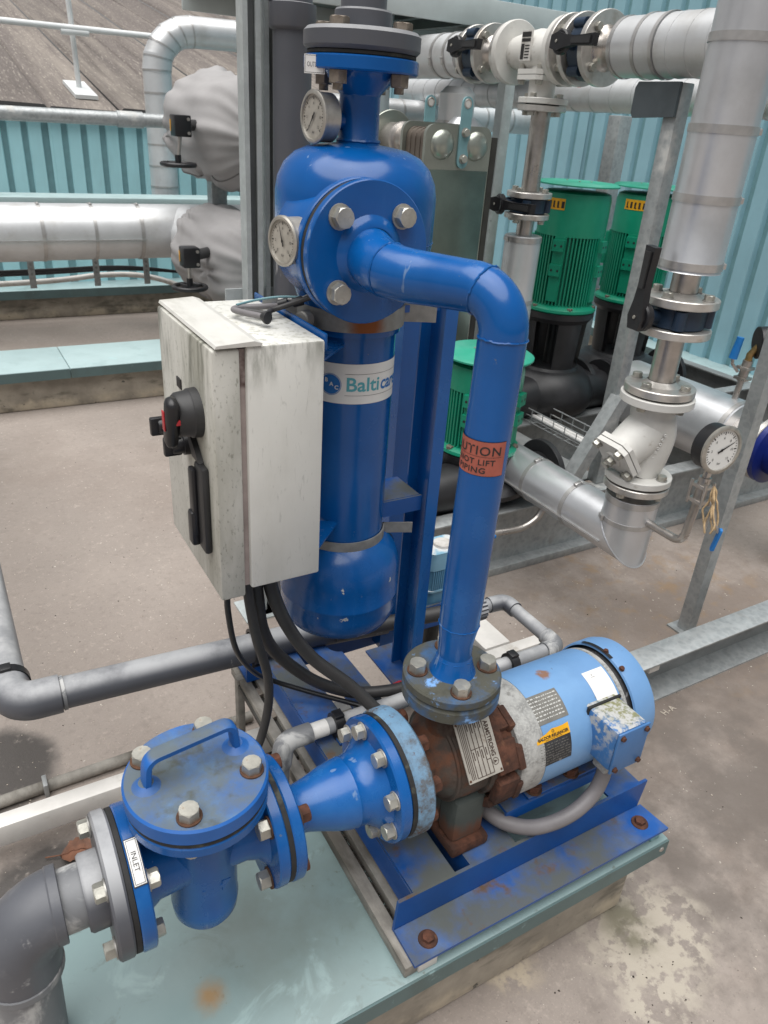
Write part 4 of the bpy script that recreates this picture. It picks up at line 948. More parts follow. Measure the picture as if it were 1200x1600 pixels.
# separator vessel
TX, TY = 0.592, 1.115
sv = thing('separator_vessel', 'tall blue separator vessel with bulbous head, strapped to blue uprights', 'pressure vessel', (TX, TY, 0.42))
o = (TX, TY, 0)
b = B().lathe(o, (0, 0, 1), [(0.084, 1.085), (0.088, 1.130), (0.096, 1.152), (0.112, 1.176), (0.122, 1.200), (0.1255, 1.225), (0.1255, 1.292), (0.122, 1.312), (0.112, 1.332), (0.096, 1.347), (0.075, 1.356), (0.050, 1.360), (0.034, 1.362), (0.0305, 1.366), (0.030, 1.440)], 72); b.build('head', 'blue', sv, ang=60)
b = B().lathe(o, (0, 0, 1), [(0.0780, 0.665), (0.0780, 1.095)], 56); b.build('shell', 'blue', sv)
b = B().lathe(o, (0, 0, 1), [(0.079, 0.690), (0.092, 0.682), (0.106, 0.665), (0.1145, 0.640), (0.1165, 0.612), (0.1165, 0.574), (0.1174, 0.572), (0.1174, 0.569), (0.1165, 0.566), (0.1163, 0.545), (0.1135, 0.524), (0.104, 0.506), (0.086, 0.494), (0.05, 0.488), (0, 0.487)], 72); b.build('bottom_dome', 'blue_chip', sv, ang=60)
weld(sv, (TX, TY, 1.228), (0, 0, 1), 0.1255, amp=0.0008, seg=90)
weld(sv, (TX, TY, 1.366), (0, 0, 1), 0.031, amp=0.002)
# tangential inlet nozzle
nb = FC - fd * 0.0255
b = B().lathe(nb, -fd, [(0.079, 0.0), (0.079, 0.02), (0.081, 0.06), (0.086, 0.11), (0.06, 0.16)], 48); b.build('inlet_nozzle', 'blue', sv, ang=60)
b = B().disc(nb, -fd, 0.098, 0.014, bev=0.0015, seg=64); b.build('inlet_flange', 'blue', sv)
b = B().disc(nb + fd * 0.0118, -fd, 0.0955, 0.0116, bev=0.0005, seg=64); b.build('gasket', 'rubber', sv)
# outlet neck flange
b = B().lathe(o, (0, 0, 1), [(0.030, 1.425), (0.031, 1.428), (0.048, 1.446), (0.052, 1.4545)], 40); b.disc((TX, TY, 1.4545), (0, 0, 1), 0.0835, 0.0185, bev=0.002, seg=64); b.build('outlet_flange', 'blue', sv)
# straps
for (z0, z1, r) in ((0.684, 0.706, 0.0795), (1.096, 1.128, 0.0872)):
    a0, a1 = math.radians(-200), math.radians(-22)
    b = B().lathe((TX, TY, z0), (0, 0, 1), [(r, 0), (r + 0.003, 0), (r + 0.003, z1 - z0), (r, z1 - z0), (r, 0)], 40, a0=a0, a1=a1, u=(1, 0, 0))
    for a in (a0, a1):
        d = Vector((math.cos(a), math.sin(a), 0)); c = Vector((TX, TY, z0)) + d * (r + 0.001)
        b.prism([(-0.002, 0), (0.058, 0), (0.058, z1 - z0), (-0.002, z1 - z0)], c, d, (0, 0, 1), d.cross(Vector((0, 0, 1))) * 0.003)
    sp = b.build('strap', 'strap_old', sv, ang=50)
    if z0 > 1:
        B().cyl((0.496, 1.075, 1.113), (0.480, 1.068, 1.113), 0.014, 20, bev=0.002).build('strap_nut', 'strap_old', sp)
# decal
ce = math.atan2(-TY, -TX) + math.radians(26)
fn = on_cyl((TX, TY, 1.008), (0, 0, 1), (math.cos(ce), math.sin(ce), 0), 0.0780)
b = B(); rect_on(b, fn(0.0006), -0.090, -0.034, 0.098, 0.034, 28, 1); dc = b.build('decal', 'label_white', sv)
b = B(); f = fn(0.0011); 
rect_on(b, f, -0.040, 0.0170, 0.088, 0.0175, 20, 1); rect_on(b, f, -0.040, -0.0195, 0.088, -0.0190, 20, 1); b.build('decal_rule', 'ink', dc)
b = B(); text_on(b, 'Balti', 0.0330, f, -0.039, -0.0115, bold=0.0006, fit=0.060); b.build('decal_lettering', 'ink_teal', dc)
b = B(); text_on(b, 'care', 0.0330, f, 0.0235, -0.0115, bold=0.0006, fit=0.052, shear=0.1); b.build('decal_lettering', 'ink_blue', dc)
b = B(); disc_on(b, f, -0.064, -0.002, 0.0185, 32, 0.0177); disc_on(b, f, -0.064, -0.002, 0.0168, 32); b.build('decal_badge', 'ink_blue', dc)
b = B(); f5 = fn(0.0016)
for ch, x, y in (('B', -0.073, 0.0015), ('A', -0.0645, -0.0045), ('C', -0.056, -0.0095)): text_on(b, ch, 0.0095, f5, x - 0.001, y, bold=0.0003)
b.build('badge_lettering', 'label_white', dc)

# outlet pipe on top
op = thing('outlet_pipe', 'grey plastic flanged outlet pipe rising from the top of the separator', 'pipe', (TX, TY, 1.478))
b = B().disc((TX, TY, 1.4735), (0, 0, 1), 0.079, 0.0055, bev=0.001); b.build('gasket', 'rubber', op)
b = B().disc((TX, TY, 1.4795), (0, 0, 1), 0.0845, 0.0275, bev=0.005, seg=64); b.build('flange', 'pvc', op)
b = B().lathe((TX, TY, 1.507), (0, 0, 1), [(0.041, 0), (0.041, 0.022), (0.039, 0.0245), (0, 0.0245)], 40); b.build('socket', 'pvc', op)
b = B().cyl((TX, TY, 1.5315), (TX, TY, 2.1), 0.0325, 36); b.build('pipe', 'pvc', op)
for a in (math.radians(-123), math.radians(-33), math.radians(57), math.radians(147)):
    a += math.radians(-25); p = Vector((TX + math.cos(a) * 0.064, TY + math.sin(a) * 0.064, 0))
    place(BO_OLD, 'bolt', op, p + Vector((0, 0, 1.507)), (0, 0, 1), 0.4)
    place(NUT_OLD, 'nut', op, p + Vector((0, 0, 1.454)), (0, 0, -1), 0.4)
ot = thing('outlet_tag', 'small OUTLET tag on the blue flange at the separator top', 'tag', (TX - 0.04, TY - 0.07, 1.45))
oa = math.atan2(-TY, -TX) + math.radians(-50)
fn = on_plane(Vector((TX + math.cos(oa) * 0.0845, TY + math.sin(oa) * 0.0845, 1.4585)), (math.cos(-0.55), math.sin(-0.55), 0), (0, 0, 1))
b = B(); q = fn(0)
b.prism([(-0.0145, -0.011), (0.0145, -0.011), (0.0145, 0.012), (-0.0145, 0.012)], q(0, 0), q(1, 0) - q(0, 0), (0, 0, 1), (q(1, 0) - q(0, 0)).cross(Vector((0, 0, 1))) * -0.0012); b.build('plate', 'label_white', ot)
b = B(); f = fn(0.0018)
for q in ((-0.0135, -0.010, 0.0135, -0.0094), (-0.0135, 0.0104, 0.0135, 0.011), (-0.0135, -0.010, -0.0129, 0.011), (0.0129, -0.010, 0.0135, 0.011)): rect_on(b, f, *q)
text_on(b, 'OUTLET', 0.0085, f, -0.001, -0.0028, fit=0.019, center=True); b.build('lettering', 'ink', ot)

# gauges on the vessel
def gauge(name, c, nrm, r, depth, label, mats, stem=None, up=(0, 0, 1), needle=0.6, group=None, marks=True, stem_m='brass'):
    g = thing(name, label, 'gauge', c, group); n_ = Vector(nrm).normalized(); c = Vector(c)
    case, bez, dl = mats
    B().lathe(c - n_ * depth, n_, [(0, 0), (r * 0.9, 0), (r * 0.96, depth * 0.06), (r * 0.96, depth * 0.8), (r * 0.9, depth * 0.86)], 36).build('case', case, g)
    B().lathe(c - n_ * depth * 0.16, n_, [(r * 0.94, 0), (r * 1.03, depth * 0.02), (r * 1.04, depth * 0.14), (r * 0.97, depth * 0.20), (r * 0.87, depth * 0.20), (r * 0.86, depth * 0.1)], 40).build('bezel', bez, g)
    B().lathe(c - n_ * depth * 0.06, n_, [(0, 0.0), (r * 0.9, 0.0)], 36).build('dial', dl, g)
    upv = (Vector(up) - n_ * Vector(up).dot(n_)).normalized(); rt = upv.cross(n_).normalized() * 1.0
    f = on_plane(c - n_ * depth * 0.06, rt, upv)(0.0007)
    if (rt.cross(upv)).dot(n_) < 0: f = on_plane(c - n_ * depth * 0.06, -rt, upv)(0.0007)
    b = B()
    if marks:
        for k in range(31):
            a = math.radians(225 - 270 * k / 30); r0 = r * (0.66 if k % 5 == 0 else 0.72); w = r * (0.014 if k % 5 else 0.024)
            p = [(math.cos(a) * r0 - math.sin(a) * w, math.sin(a) * r0 + math.cos(a) * w), (math.cos(a) * r0 + math.sin(a) * w, math.sin(a) * r0 - math.cos(a) * w),
                 (math.cos(a) * r * 0.79 + math.sin(a) * w, math.sin(a) * r * 0.79 - math.cos(a) * w), (math.cos(a) * r * 0.79 - math.sin(a) * w, math.sin(a) * r * 0.79 + math.cos(a) * w)]
            b.add([f(*q) for q in p], [(0, 1, 2, 3)])
        for k in range(7):
            a = math.radians(225 - 45 * k); text_on(b, str(k * 2), r * 0.16, f, math.cos(a) * r * 0.53, math.sin(a) * r * 0.53 - r * 0.06, center=True)
        text_on(b, 'bar', r * 0.15, f, 0, -r * 0.62, center=True)
        b.build('scale', 'ink', g)
    f2 = (lambda x, y: f(x, y) + n_ * 0.0012)
    b = B(); ca, sa = math.cos(needle), math.sin(needle)
    b.add([f2(ca * r * t - sa * w * r, sa * r * t + ca * w * r) for t, w in ((-0.22, 0.05), (-0.22, -0.05), (0.68, -0.012), (0.68, 0.012))], [(0, 1, 2, 3)]); disc_on(b, f2, 0, 0, r * 0.07, 12)
    b.build('needle', 'ink', g)
    if stem: B().tube([c - n_ * depth * 0.55 + Vector(stem[0]) * 0, *[Vector(s_) for s_ in stem]], r * 0.22, 14).build('stem', stem_m, g)
    return g
gauge('pressure_gauge', (0.515, 1.113, 1.394), (-1, -0.12, 0), 0.034, 0.030, 'round yellowed gauge on the separator neck below the OUTLET tag', ('bezel', 'bezel', 'dial'), stem=[(0.548, 1.115, 1.393), (0.565, 1.115, 1.392)], needle=-2.2)
B().cyl((0.548, 1.115, 1.392), (0.572, 1.115, 1.391), 0.012, 16).build('gauge_boss', 'blue', sv)
gauge('pressure_gauge', (0.428, 1.020, 1.238), (-1, -0.22, 0), 0.033, 0.032, 'round yellowed gauge left of the large separator inlet flange', ('bezel', 'bezel', 'dial'), stem=[(0.470, 1.028, 1.236), (0.49, 1.035, 1.236)], needle=1.9)

gauge('pressure_gauge', (1.259, 1.895, 0.742), (-0.35, -0.93, 0.1), 0.041, 0.032, 'small white gauge glimpsed between the two blue upright channels', ('bezel', 'bezel', 'dial_white'), stem=[(1.262, 1.91, 0.70), (1.262, 1.91, 0.45)], needle=0.2, stem_m='steel')

# ================================================================ CONTROL CABINET
CX0, CX1, CY0, CY1, CZ0, CZ1 = 0.298, 0.466, 0.950, 1.222, 0.721, 1.114
cb = thing('control_cabinet', 'dirty white control cabinet with rotary switch and algae streaks hung beside the blue separator', 'cabinet', (0.38, 1.09, CZ0))
def rbox(lo, hi, r, name, m, parent):
    """box with rounded vertical edges and small top bevel"""
    return B().box(lo, hi, r).build(name, m, parent)
rbox((CX0 + 0.049, CY0, CZ0), (CX1, CY1, CZ1), 0.004, 'enclosure_body', 'cab', cb)
rbox((CX0, CY0 + 0.001, CZ0 - 0.012), (CX0 + 0.040, CY1 + 0.002, CZ1 - 0.003), 0.004, 'door', 'cab_door', cb)
B().box((CX0 + 0.0395, CY0 + 0.008, CZ0 + 0.004), (CX0 + 0.0495, CY1 - 0.006, CZ1 - 0.005)).build('door_seal', 'cab_gap', cb)
# drip strip on the roof of the cabinet
b = B(); b.prism([(0.004, CZ1 + 0.0005), (0.006, CZ1 + 0.0045), (0.060, CZ1 + 0.0075), (0.071, CZ1 + 0.004), (0.071, CZ1 + 0.0005)], (CX0, CY0 - 0.003, 0), (1, 0, 0), (0, 0, 1), (0, CY1 - CY0 + 0.008, 0))
b.build('drip_strip', 'cab_lip', cb, ang=20)
# rear mounting edge and bracket
B().box((CX1 + 0.004, CY0 + 0.01, CZ1 - 0.018), (CX1 + 0.008, CY1 + 0.02, CZ1 + 0.006), 0.001).build('mounting_edge', 'blue', cb)
B().prism([(CX1 + 0.0005, CY0 + 0.02), (0.545, 1.045), (0.545, 1.055), (CX1 + 0.0005, 1.10)], (0, 0, 1.072), (1, 0, 0), (0, 1, 0), (0, 0, 0.004)).build('mounting_bracket', 'blue', cb)
B().prism([(CX1 + 0.0005, CY0 + 0.02), (0.545, 1.045), (0.545, 1.055), (CX1 + 0.0005, 1.10)], (0, 0, 0.745), (1, 0, 0), (0, 1, 0), (0, 0, 0.004)).build('mounting_bracket', 'blue', cb)
for z in (CZ1 - 0.05, CZ0 + 0.10): B().lathe((CX1 + 0.0005, CY0 + 0.03, z), (0, -0.3, 1), [(0.006, -0.004), (0.006, 0.004), (0, 0.005)], 10).build('screw', 'label_white', cb)
# rotary switch on the door
dx = CX0
sw = B().lathe((dx, 1.030, 0.998), (-1, 0, 0), [(0.0, -0.001), (0.0375, -0.001), (0.0365, 0.012), (0.0345, 0.014), (0.0325, 0.030), (0.029, 0.034), (0.0, 0.034)], 40).build('rotary_switch', 'black_grey', cb)
b = B(); hpv = []
b.box((dx - 0.053, 1.000, 0.952), (dx - 0.033, 1.028, 1.034), 0.0095, rot=Matrix.Rotation(0.28, 3, 'X')); 
b.build('switch_handle', 'black', sw, ang=50)
B().box((dx - 0.0545, 1.010, 0.982), (dx - 0.0528, 1.021, 1.012), 0.0006).build('switch_inlay', 'red', sw)
B().box((dx - 0.040, 1.0, 0.992), (dx - 0.033, 1.0135, 1.000), 0.001).build('switch_pointer', 'red', sw)
for (y, z) in ((1.165, 0.930), (1.085, 0.926)):
    kn = B().lathe((dx, y, z), (-1, 0, 0), [(0.0, -0.001), (0.017, -0.001), (0.0165, 0.010), (0.0135, 0.011), (0.013, 0.026), (0.0115, 0.028), (0.0, 0.028)], 24).build('selector_knob', 'black', cb)
    B().box((dx - 0.040, y - 0.006, z - 0.0155), (dx - 0.012, y + 0.006, z + 0.0155), 0.003).build('knob_grip', 'black', kn)
B().box((dx - 0.002, 1.105, 1.008), (dx + 0.0008, 1.128, 1.024), 0.0005).build('switch_tag', 'ink', cb)
# long lift handle with recess
lh = B().box((dx - 0.012, 0.985, 0.778), (dx + 0.0005, 1.026, 0.925), 0.005).build('latch_housing', 'black_grey', cb)
b = B(); b.prism([(1.008, 0.925), (1.040, 0.925), (1.058, 0.945), (1.050, 0.958), (1.030, 0.944)], (dx - 0.009, 0, 0), (0, 1, 0), (0, 0, 1), (0.0085, 0, 0)); b.build('latch_arm', 'black_grey', lh)
B().box((dx - 0.020, 1.011, 0.800), (dx - 0.010, 1.032, 0.915), 0.004).build('lift_handle', 'black', lh)
B().box((dx - 0.024, 1.012, 0.782), (dx - 0.009, 1.034, 0.842), 0.005).build('lift_handle', 'black', lh)
# loose cable end lying on the roof
lc = thing('loose_cable', 'cut grey cable end with thin wires lying on top of the white cabinet', 'cable', (0.42, 1.06, CZ1 + 0.008))
zt = CZ1 + 0.0075
B().tube(smooth_path([(0.468, 1.105, zt + 0.006), (0.437, 1.108, zt + 0.006), (0.405, 1.115, zt + 0.005), (0.385, 1.106, zt + 0.005), (0.392, 1.078, zt + 0.006), (0.408, 1.045, zt + 0.007)], 6), 0.0048, 14).build('sheath', 'conduit', lc)
B().tube([(0.408, 1.047, zt + 0.007), (0.4115, 1.037, zt + 0.007), (0.4125, 1.035, zt + 0.007)], [0.005, 0.0095, 0.0095], 18).build('cut_end', 'black_grey', lc)
B().tube(smooth_path([(0.40, 1.100, zt + 0.004), (0.425, 1.075, zt + 0.004), (0.44, 1.088, zt + 0.005), (0.462, 1.083, zt + 0.012), (0.500, 1.060, zt + 0.030)], 6), 0.0042, 10).build('wire', 'cable', lc)
B().tube(smooth_path([(0.392, 1.112, zt + 0.010), (0.43, 1.128, zt + 0.012), (0.465, 1.115, zt + 0.018), (0.498, 1.085, zt + 0.022)], 6), 0.002, 8).build('wire', 'teal_dark', lc)
B().tube(smooth_path([(0.455, 1.10, zt + 0.018), (0.485, 1.09, zt + 0.020), (0.503, 1.07, zt + 0.035), (0.508, 1.055, zt + 0.062)], 6), 0.0018, 8).build('wire', 'rail', lc)
for t in ((0.462, 1.095, zt + 0.012), (0.480, 1.080, zt + 0.017)):
    B().tube([Vector(t) + Vector((-0.006, 0.004, -0.002)), Vector(t) + Vector((0.006, -0.004, 0.003))], 0.0075, 10).build('cable_tie', 'black', lc)

# cables out of the cabinet floor
def cable(pts, r, label, m='cable', name='power_cable', group=None):
    return B().tube(smooth_path(pts, 8), r, 14).build(name, m, None, label, 'cable', group)
cable([(0.312, 0.965, 0.735), (0.318, 0.985, 0.66), (0.345, 1.03, 0.54), (0.40, 1.10, 0.42), (0.455, 1.14, 0.345), (0.53, 1.095, 0.318), (0.60, 1.02, 0.318), (0.64, 0.98, 0.31)], 0.0052, 'thin black cable hanging from the front edge of the white cabinet', 'black')
cable([(0.368, 1.00, 0.735), (0.378, 1.01, 0.66), (0.400, 1.045, 0.56), (0.445, 1.08, 0.46), (0.52, 1.07, 0.375), (0.60, 1.05, 0.330), (0.68, 1.03, 0.32), (0.74, 1.03, 0.315)], 0.0125, 'thick grey cable sagging low from the cabinet to behind the pump flange')
cable([(0.392, 1.00, 0.735), (0.402, 1.00, 0.67), (0.435, 1.01, 0.58), (0.48, 1.0, 0.50), (0.545, 0.965, 0.435), (0.585, 0.925, 0.39), (0.63, 0.88, 0.345)], 0.0125, 'thick grey cable running straight from the cabinet to the pump suction flange')
cable([(0.350, 0.985, 0.735), (0.358, 0.99, 0.66), (0.375, 1.005, 0.57), (0.405, 1.035, 0.46), (0.415, 1.055, 0.37), (0.400, 1.055, 0.29), (0.375, 1.050, 0.235), (0.36, 1.045, 0.17)], 0.0088, 'grey cable curving down from the cabinet to the ground behind the strainer lid')

# ================================================================ GREY PLASTIC PIPE RUNS
dr = thing('drain_pipe', 'grey plastic drain pipe along the ground left of the cabinet, elbow and two black clips', 'pipe', (0.3, 1.3, 0.30))
zr = 0.318; yr = 1.305
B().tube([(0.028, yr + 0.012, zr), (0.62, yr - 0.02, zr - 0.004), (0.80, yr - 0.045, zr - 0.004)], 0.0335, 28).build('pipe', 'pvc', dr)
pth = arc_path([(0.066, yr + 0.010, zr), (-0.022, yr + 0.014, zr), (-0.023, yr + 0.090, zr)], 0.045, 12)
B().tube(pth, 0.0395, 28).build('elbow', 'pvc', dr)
B().tube([(0.067, yr + 0.010, zr), (0.074, yr + 0.010, zr)], 0.036, 28).build('glue_ring', 'pvc_white', dr)
B().tube([(-0.023, yr + 0.085, zr), (-0.035, 3.6, zr)], 0.0345, 28).build('return_pipe', 'pvc_pale', dr)
def clip(parent, c, d, r, tail):
    d = Vector(d).normalized(); a_, u, v = basis(d)
    b = B().lathe(Vector(c) - d * 0.010, d, [(r, 0), (r + 0.007, 0), (r + 0.007, 0.020), (r, 0.020), (r, 0)], 28)
    b.box(Vector(c) + Vector(tail) - Vector((0.012, 0.012, 0.008)), Vector(c) + Vector(tail) + Vector((0.012, 0.012, 0.008)), 0.003)
    k = b.build('pipe_clip', 'black', parent, ang=50)
    for t in (0.7, 1.1): B().box(Vector(c) + u * 0 + Vector((0, 0, 1)) * (r + 0.004) + Vector((-0.010, -0.012, 0)), Vector(c) + Vector((0, 0, 1)) * (r + 0.009) + Vector((0.010, 0.010, 0.002)), 0.001).build('clip_latch', 'black', k); break
clip(dr, (0.478, yr - 0.011, zr), (1, -0.05, 0), 0.0345, (0, 0, -0.046))
clip(dr, (-0.023, yr + 0.085, zr), (0, 1, 0), 0.0352, (-0.05, 0, -0.01))

fl = thing('flush_pipe', 'thin pale grey plastic pipe looping behind the pump and motor with a ribbed union', 'pipe', (0.8, 1.0, 0.31))
zf = 0.327; yf = 0.985
B().tube([(0.470, yf, zf), (1.090, yf, zf)], 0.0165, 22).build('pipe', 'pvc_pale', fl)
B().tube(arc_path([(0.474, yf, zf), (0.418, yf, zf), (0.412, yf, 0.27)], 0.022, 10), 0.0205, 22).build('elbow', 'pvc_white', fl)
B().tube([(0.412, yf, 0.28), (0.412, yf, 0.0)], 0.0165, 18).build('downpipe', 'pvc_pale', fl)
B().tube([(0.472, yf, zf), (0.508, yf, zf)], 0.0168, 22).build('glue_sleeve', 'label_white', fl)
B().tube(arc_path([(1.070, yf, zf), (1.112, yf, zf), (1.112, yf + 0.045, zf)], 0.020, 10), 0.0205, 22).build('elbow', 'pvc_white', fl)
B().tube([(1.112, yf + 0.04, zf), (1.112, 1.155, zf)], 0.0165, 22).build('pipe', 'pvc_pale', fl)
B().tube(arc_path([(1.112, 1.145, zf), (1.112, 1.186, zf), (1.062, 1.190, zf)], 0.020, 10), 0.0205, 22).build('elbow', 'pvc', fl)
B().tube([(1.066, 1.190, zf), (1.035, 1.190, zf)], 0.0172, 22).build('pipe', 'pvc_pale', fl)
b = B(); n = 40
poly = [(math.cos(2 * PI * k / n) * (0.0315 if k % 2 else 0.0285), math.sin(2 * PI * k / n) * (0.0315 if k % 2 else 0.0285)) for k in range(n)]
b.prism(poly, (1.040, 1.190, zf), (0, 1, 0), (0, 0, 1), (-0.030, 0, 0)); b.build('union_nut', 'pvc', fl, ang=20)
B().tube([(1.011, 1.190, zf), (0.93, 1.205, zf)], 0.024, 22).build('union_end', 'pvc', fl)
B().tube([(0.93, 1.212, zf), (0.72, 1.243, zf - 0.002), (0.66, 1.25, zf - 0.004)], 0.019, 18).build('pipe', 'cable', fl)
clip(fl, (0.532, yf, zf), (1, 0, 0), 0.017, (0.004, 0, -0.028))
clip(fl, (0.972, yf, zf), (1, 0, 0), 0.017, (0.004, 0, -0.028))
B().box((0.525, yf - 0.03, 0.2945), (0.545, yf + 0.03, 0.302), 0.001).build('support_bracket', 'blue_base', fl)

# actuator behind the upright
ac = thing('valve_actuator', 'pale blue ribbed valve actuator behind the blue upright channel', 'actuator', (0.985, 1.32, 0.27))
b = B(); n = 36
def rr_poly(w, h, r, n=5, ribs=0.0):
    pts = []
    for cx, cy, a0 in ((w - r, h - r, 0), (-w + r, h - r, 90), (-w + r, -h + r, 180), (w - r, -h + r, 270)):
        for k in range(n + 1):
            a = math.radians(a0 + 90 * k / n); pts.append((cx + r * math.cos(a), cy + r * math.sin(a)))
    return pts
AC = (0.995, 1.330)
b.prism(rr_poly(0.052, 0.040, 0.018), (AC[0], AC[1], 0.395), (1, 0, 0), (0, 1, 0), (0, 0, 0.05)); b.build('cover', 'aqua', ac, ang=30)
b = B().prism(rr_poly(0.049, 0.037, 0.016), (AC[0], AC[1], 0.335), (1, 0, 0), (0, 1, 0), (0, 0, 0.06)); b.build('housing', 'aqua_rib', ac, ang=30)
for k in range(14):
    x = AC[0] - 0.040 + k * 0.006
    B().box((x, AC[1] - 0.0395, 0.337), (x + 0.003, AC[1] - 0.0368, 0.393)).build('rib', 'aqua_rib', ac)
for k in range(10):
    y = AC[1] - 0.028 + k * 0.006
    B().box((AC[0] - 0.0515, y, 0.337), (AC[0] - 0.0488, y + 0.003, 0.393)).build('rib', 'aqua_rib', ac)
b = B().prism(rr_poly(0.053, 0.041, 0.018), (AC[0], AC[1], 0.330), (1, 0, 0), (0, 1, 0), (0, 0, 0.005)); b.build('joint_band', 'aqua', ac)
b = B().prism(rr_poly(0.047, 0.036, 0.018), (AC[0], AC[1], 0.262), (1, 0, 0), (0, 1, 0), (0, 0, 0.068)); b.build('lower_housing', 'aqua_rib', ac, ang=30)
B().lathe((AC[0] + 0.006, AC[1], 0.4452), (0, 0, 1), [(0.026, 0), (0.024, 0.006), (0, 0.008)], 28).build('dial_cap', 'rail', ac)
B().cyl((AC[0], AC[1], 0.1), (AC[0], AC[1], 0.265), 0.022, 18).build('stem', 'strut_dark', ac)
B().box((AC[0] - 0.05, AC[1] - 0.05, 0), (AC[0] + 0.05, AC[1] + 0.05, 0.10), 0.004).build('valve_block', 'strut_dark', ac)

# ================================================================ STRUTS, VERTICAL PIPE, CANOPY
def strut(x, y, z0, z1, label, w=0.041, m='galv_blue'):
    t = thing('strut_post', label, 'post', (x, y, z0), 'galvanised strut posts behind the cabinet')
    h = w / 2; k = 0.0025; lip = 0.009
    poly = [(-h, -h), (-lip, -h), (-lip, -h + 0.007), (-lip - k, -h + 0.007), (-lip - k, -h + k), (-h + k, -h + k), (-h + k, h - k), (h - k, h - k), (h - k, -h + k), (lip + k, -h + k), (lip + k, -h + 0.007), (lip, -h + 0.007), (lip, -h), (h, -h), (h, h), (-h, h)]
    B().prism(poly, (x, y, z0), (1, 0, 0), (0, 1, 0), (0, 0, z1 - z0)).build('channel', m, t)
    B().box((x - h + 0.004, y + h - 0.008, z0), (x + h - 0.004, y + h - 0.0028, z1)).build('channel_back', 'galv_dark', t)
    B().box((x - 0.06, y - 0.06, z0), (x + 0.06, y + 0.06, z0 + 0.006)).build('foot_plate', m, t)
strut(0.694, 1.843, 0, 2.2, 'slotted galvanised strut post, left one of the pair behind the cabinet')
strut(0.750, 1.860, 0, 2.2, 'slotted galvanised strut post, right one of the pair, beside the dark grey pipe')
B().box((0.63, 1.866, 0.955), (0.78, 1.872, 0.99)).build('cross_strip', 'galv_blue', None, 'flat galvanised strip joining the two strut posts', 'strip')
vp = thing('vent_pipe', 'tall dark grey plastic pipe standing beside the strut posts left of the separator', 'pipe', (0.776, 1.79, 0))
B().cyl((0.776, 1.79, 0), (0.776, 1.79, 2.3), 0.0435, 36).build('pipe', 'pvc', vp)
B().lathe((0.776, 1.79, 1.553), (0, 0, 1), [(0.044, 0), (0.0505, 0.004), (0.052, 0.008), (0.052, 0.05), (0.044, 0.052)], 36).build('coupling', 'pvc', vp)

cn = thing('sheet_canopy', 'flat grey sheet metal canopy overhanging the pipework at the top', 'canopy', (2.0, 3.6, 1.8))
B().box((1.20, 3.16, 1.775), (2.80, 3.175, 1.880), 0.003).build('front_fascia', 'canopy', cn)
B().box((2.785, 3.176, 1.775), (2.80, 4.02, 1.880), 0.003).build('end_fascia', 'canopy', cn)
B().box((1.20, 3.176, 1.870), (2.784, 4.02, 1.878)).build('deck', 'canopy', cn)
B().box((1.20, 4.021, 1.775), (2.80, 4.035, 1.880), 0.003).build('back_fascia', 'canopy', cn)
for x in (1.5, 2.0, 2.25): B().box((x, 3.177, 1.787), (x + 0.03, 4.02, 1.869)).build('joist', 'canopy_in', cn)
B().box((1.21, 3.18, 1.860), (2.78, 4.015, 1.869)).build('lining', 'canopy_in', cn)
for x, y in ((2.05, 3.97), (2.74, 3.97)):
    B().box((x, y, 0), (x + 0.05, y + 0.05, 1.775)).build('post', 'galv', cn)

# ================================================================ LEFT SILVER PIPES, JACKETED VALVES
def bandring(parent, c, d, r, w=0.016, m='strap', buckle=None):
    d = Vector(d).normalized(); o = Vector(c) - d * w / 2
    k = B().lathe(o, d, [(r, 0), (r + 0.002, 0), (r + 0.002, w), (r, w)], 40).build('band', m, parent)
    if buckle is not None:
        u = Vector(buckle).normalized(); t = d.cross(u); cc = Vector(c) + u * (r + 0.004)
        b = B(); b.box((-0.011, -0.007, -0.004), (0.011, 0.007, 0.005), 0.002); b.box((0.012, -0.009, -0.003), (0.016, 0.009, 0.005), 0.001)
        b.v = [cc + t * v.x + d * v.y + u * v.z for v in b.v]; b.build('buckle', m, k)
mp = thing('insulated_main', 'large horizontal silver insulated pipe low along the left', 'pipe', (0.0, 5.2, 0.485))
zm = 0.648; rm = 0.165
xs = [-2.4, -1.6, -0.85, -0.10, 0.60, 1.20]
for k, (a, c) in enumerate(zip(xs[:-1], xs[1:])):
    B().lathe((a, 5.2, zm), (1, 0, 0), [(rm + (0.003 if k % 2 else 0), 0), (rm + (0.003 if k % 2 else 0), c - a)], 48).build('cladding_section', 'alu_white', mp)
    bandring(mp, (c if k < 4 else c - 0.02, 5.2, zm), (1, 0, 0), rm + 0.003, 0.022, 'strap', (0, -0.2, 1))
    bandring(mp, ((a + c) / 2, 5.2, zm), (1, 0, 0), rm + 0.003, 0.018, 'strap', (0, -0.2, 1))
    B().box((a, 5.2 - rm - 0.004, zm - 0.03), (c, 5.2 - rm + 0.004, zm - 0.024)).build('seam', 'strap', mp)
B().lathe((1.20, 5.2, zm), (1, 0, 0), [(rm, 0), (rm, 1.6)], 48).build('cladding_section', 'alu_white', mp)
for k in range(2):
    a = Vector((1.50, 5.16 - 0.10 * k, zm - 0.012 * k)); c = Vector((1.53, 5.06 - 0.10 * k, zm - 0.012 - 0.012 * k))
    B().tube([a, c], 0.168 - 0.004 * (k % 2), 40, caps=True).build('branch_section', 'alu_white', mp)
for x in (-1.2,): B().box((x, 5.15, 0), (x + 0.08, 5.25, zm - rm + 0.01), 0.004).build('support_leg', 'galv', mp)

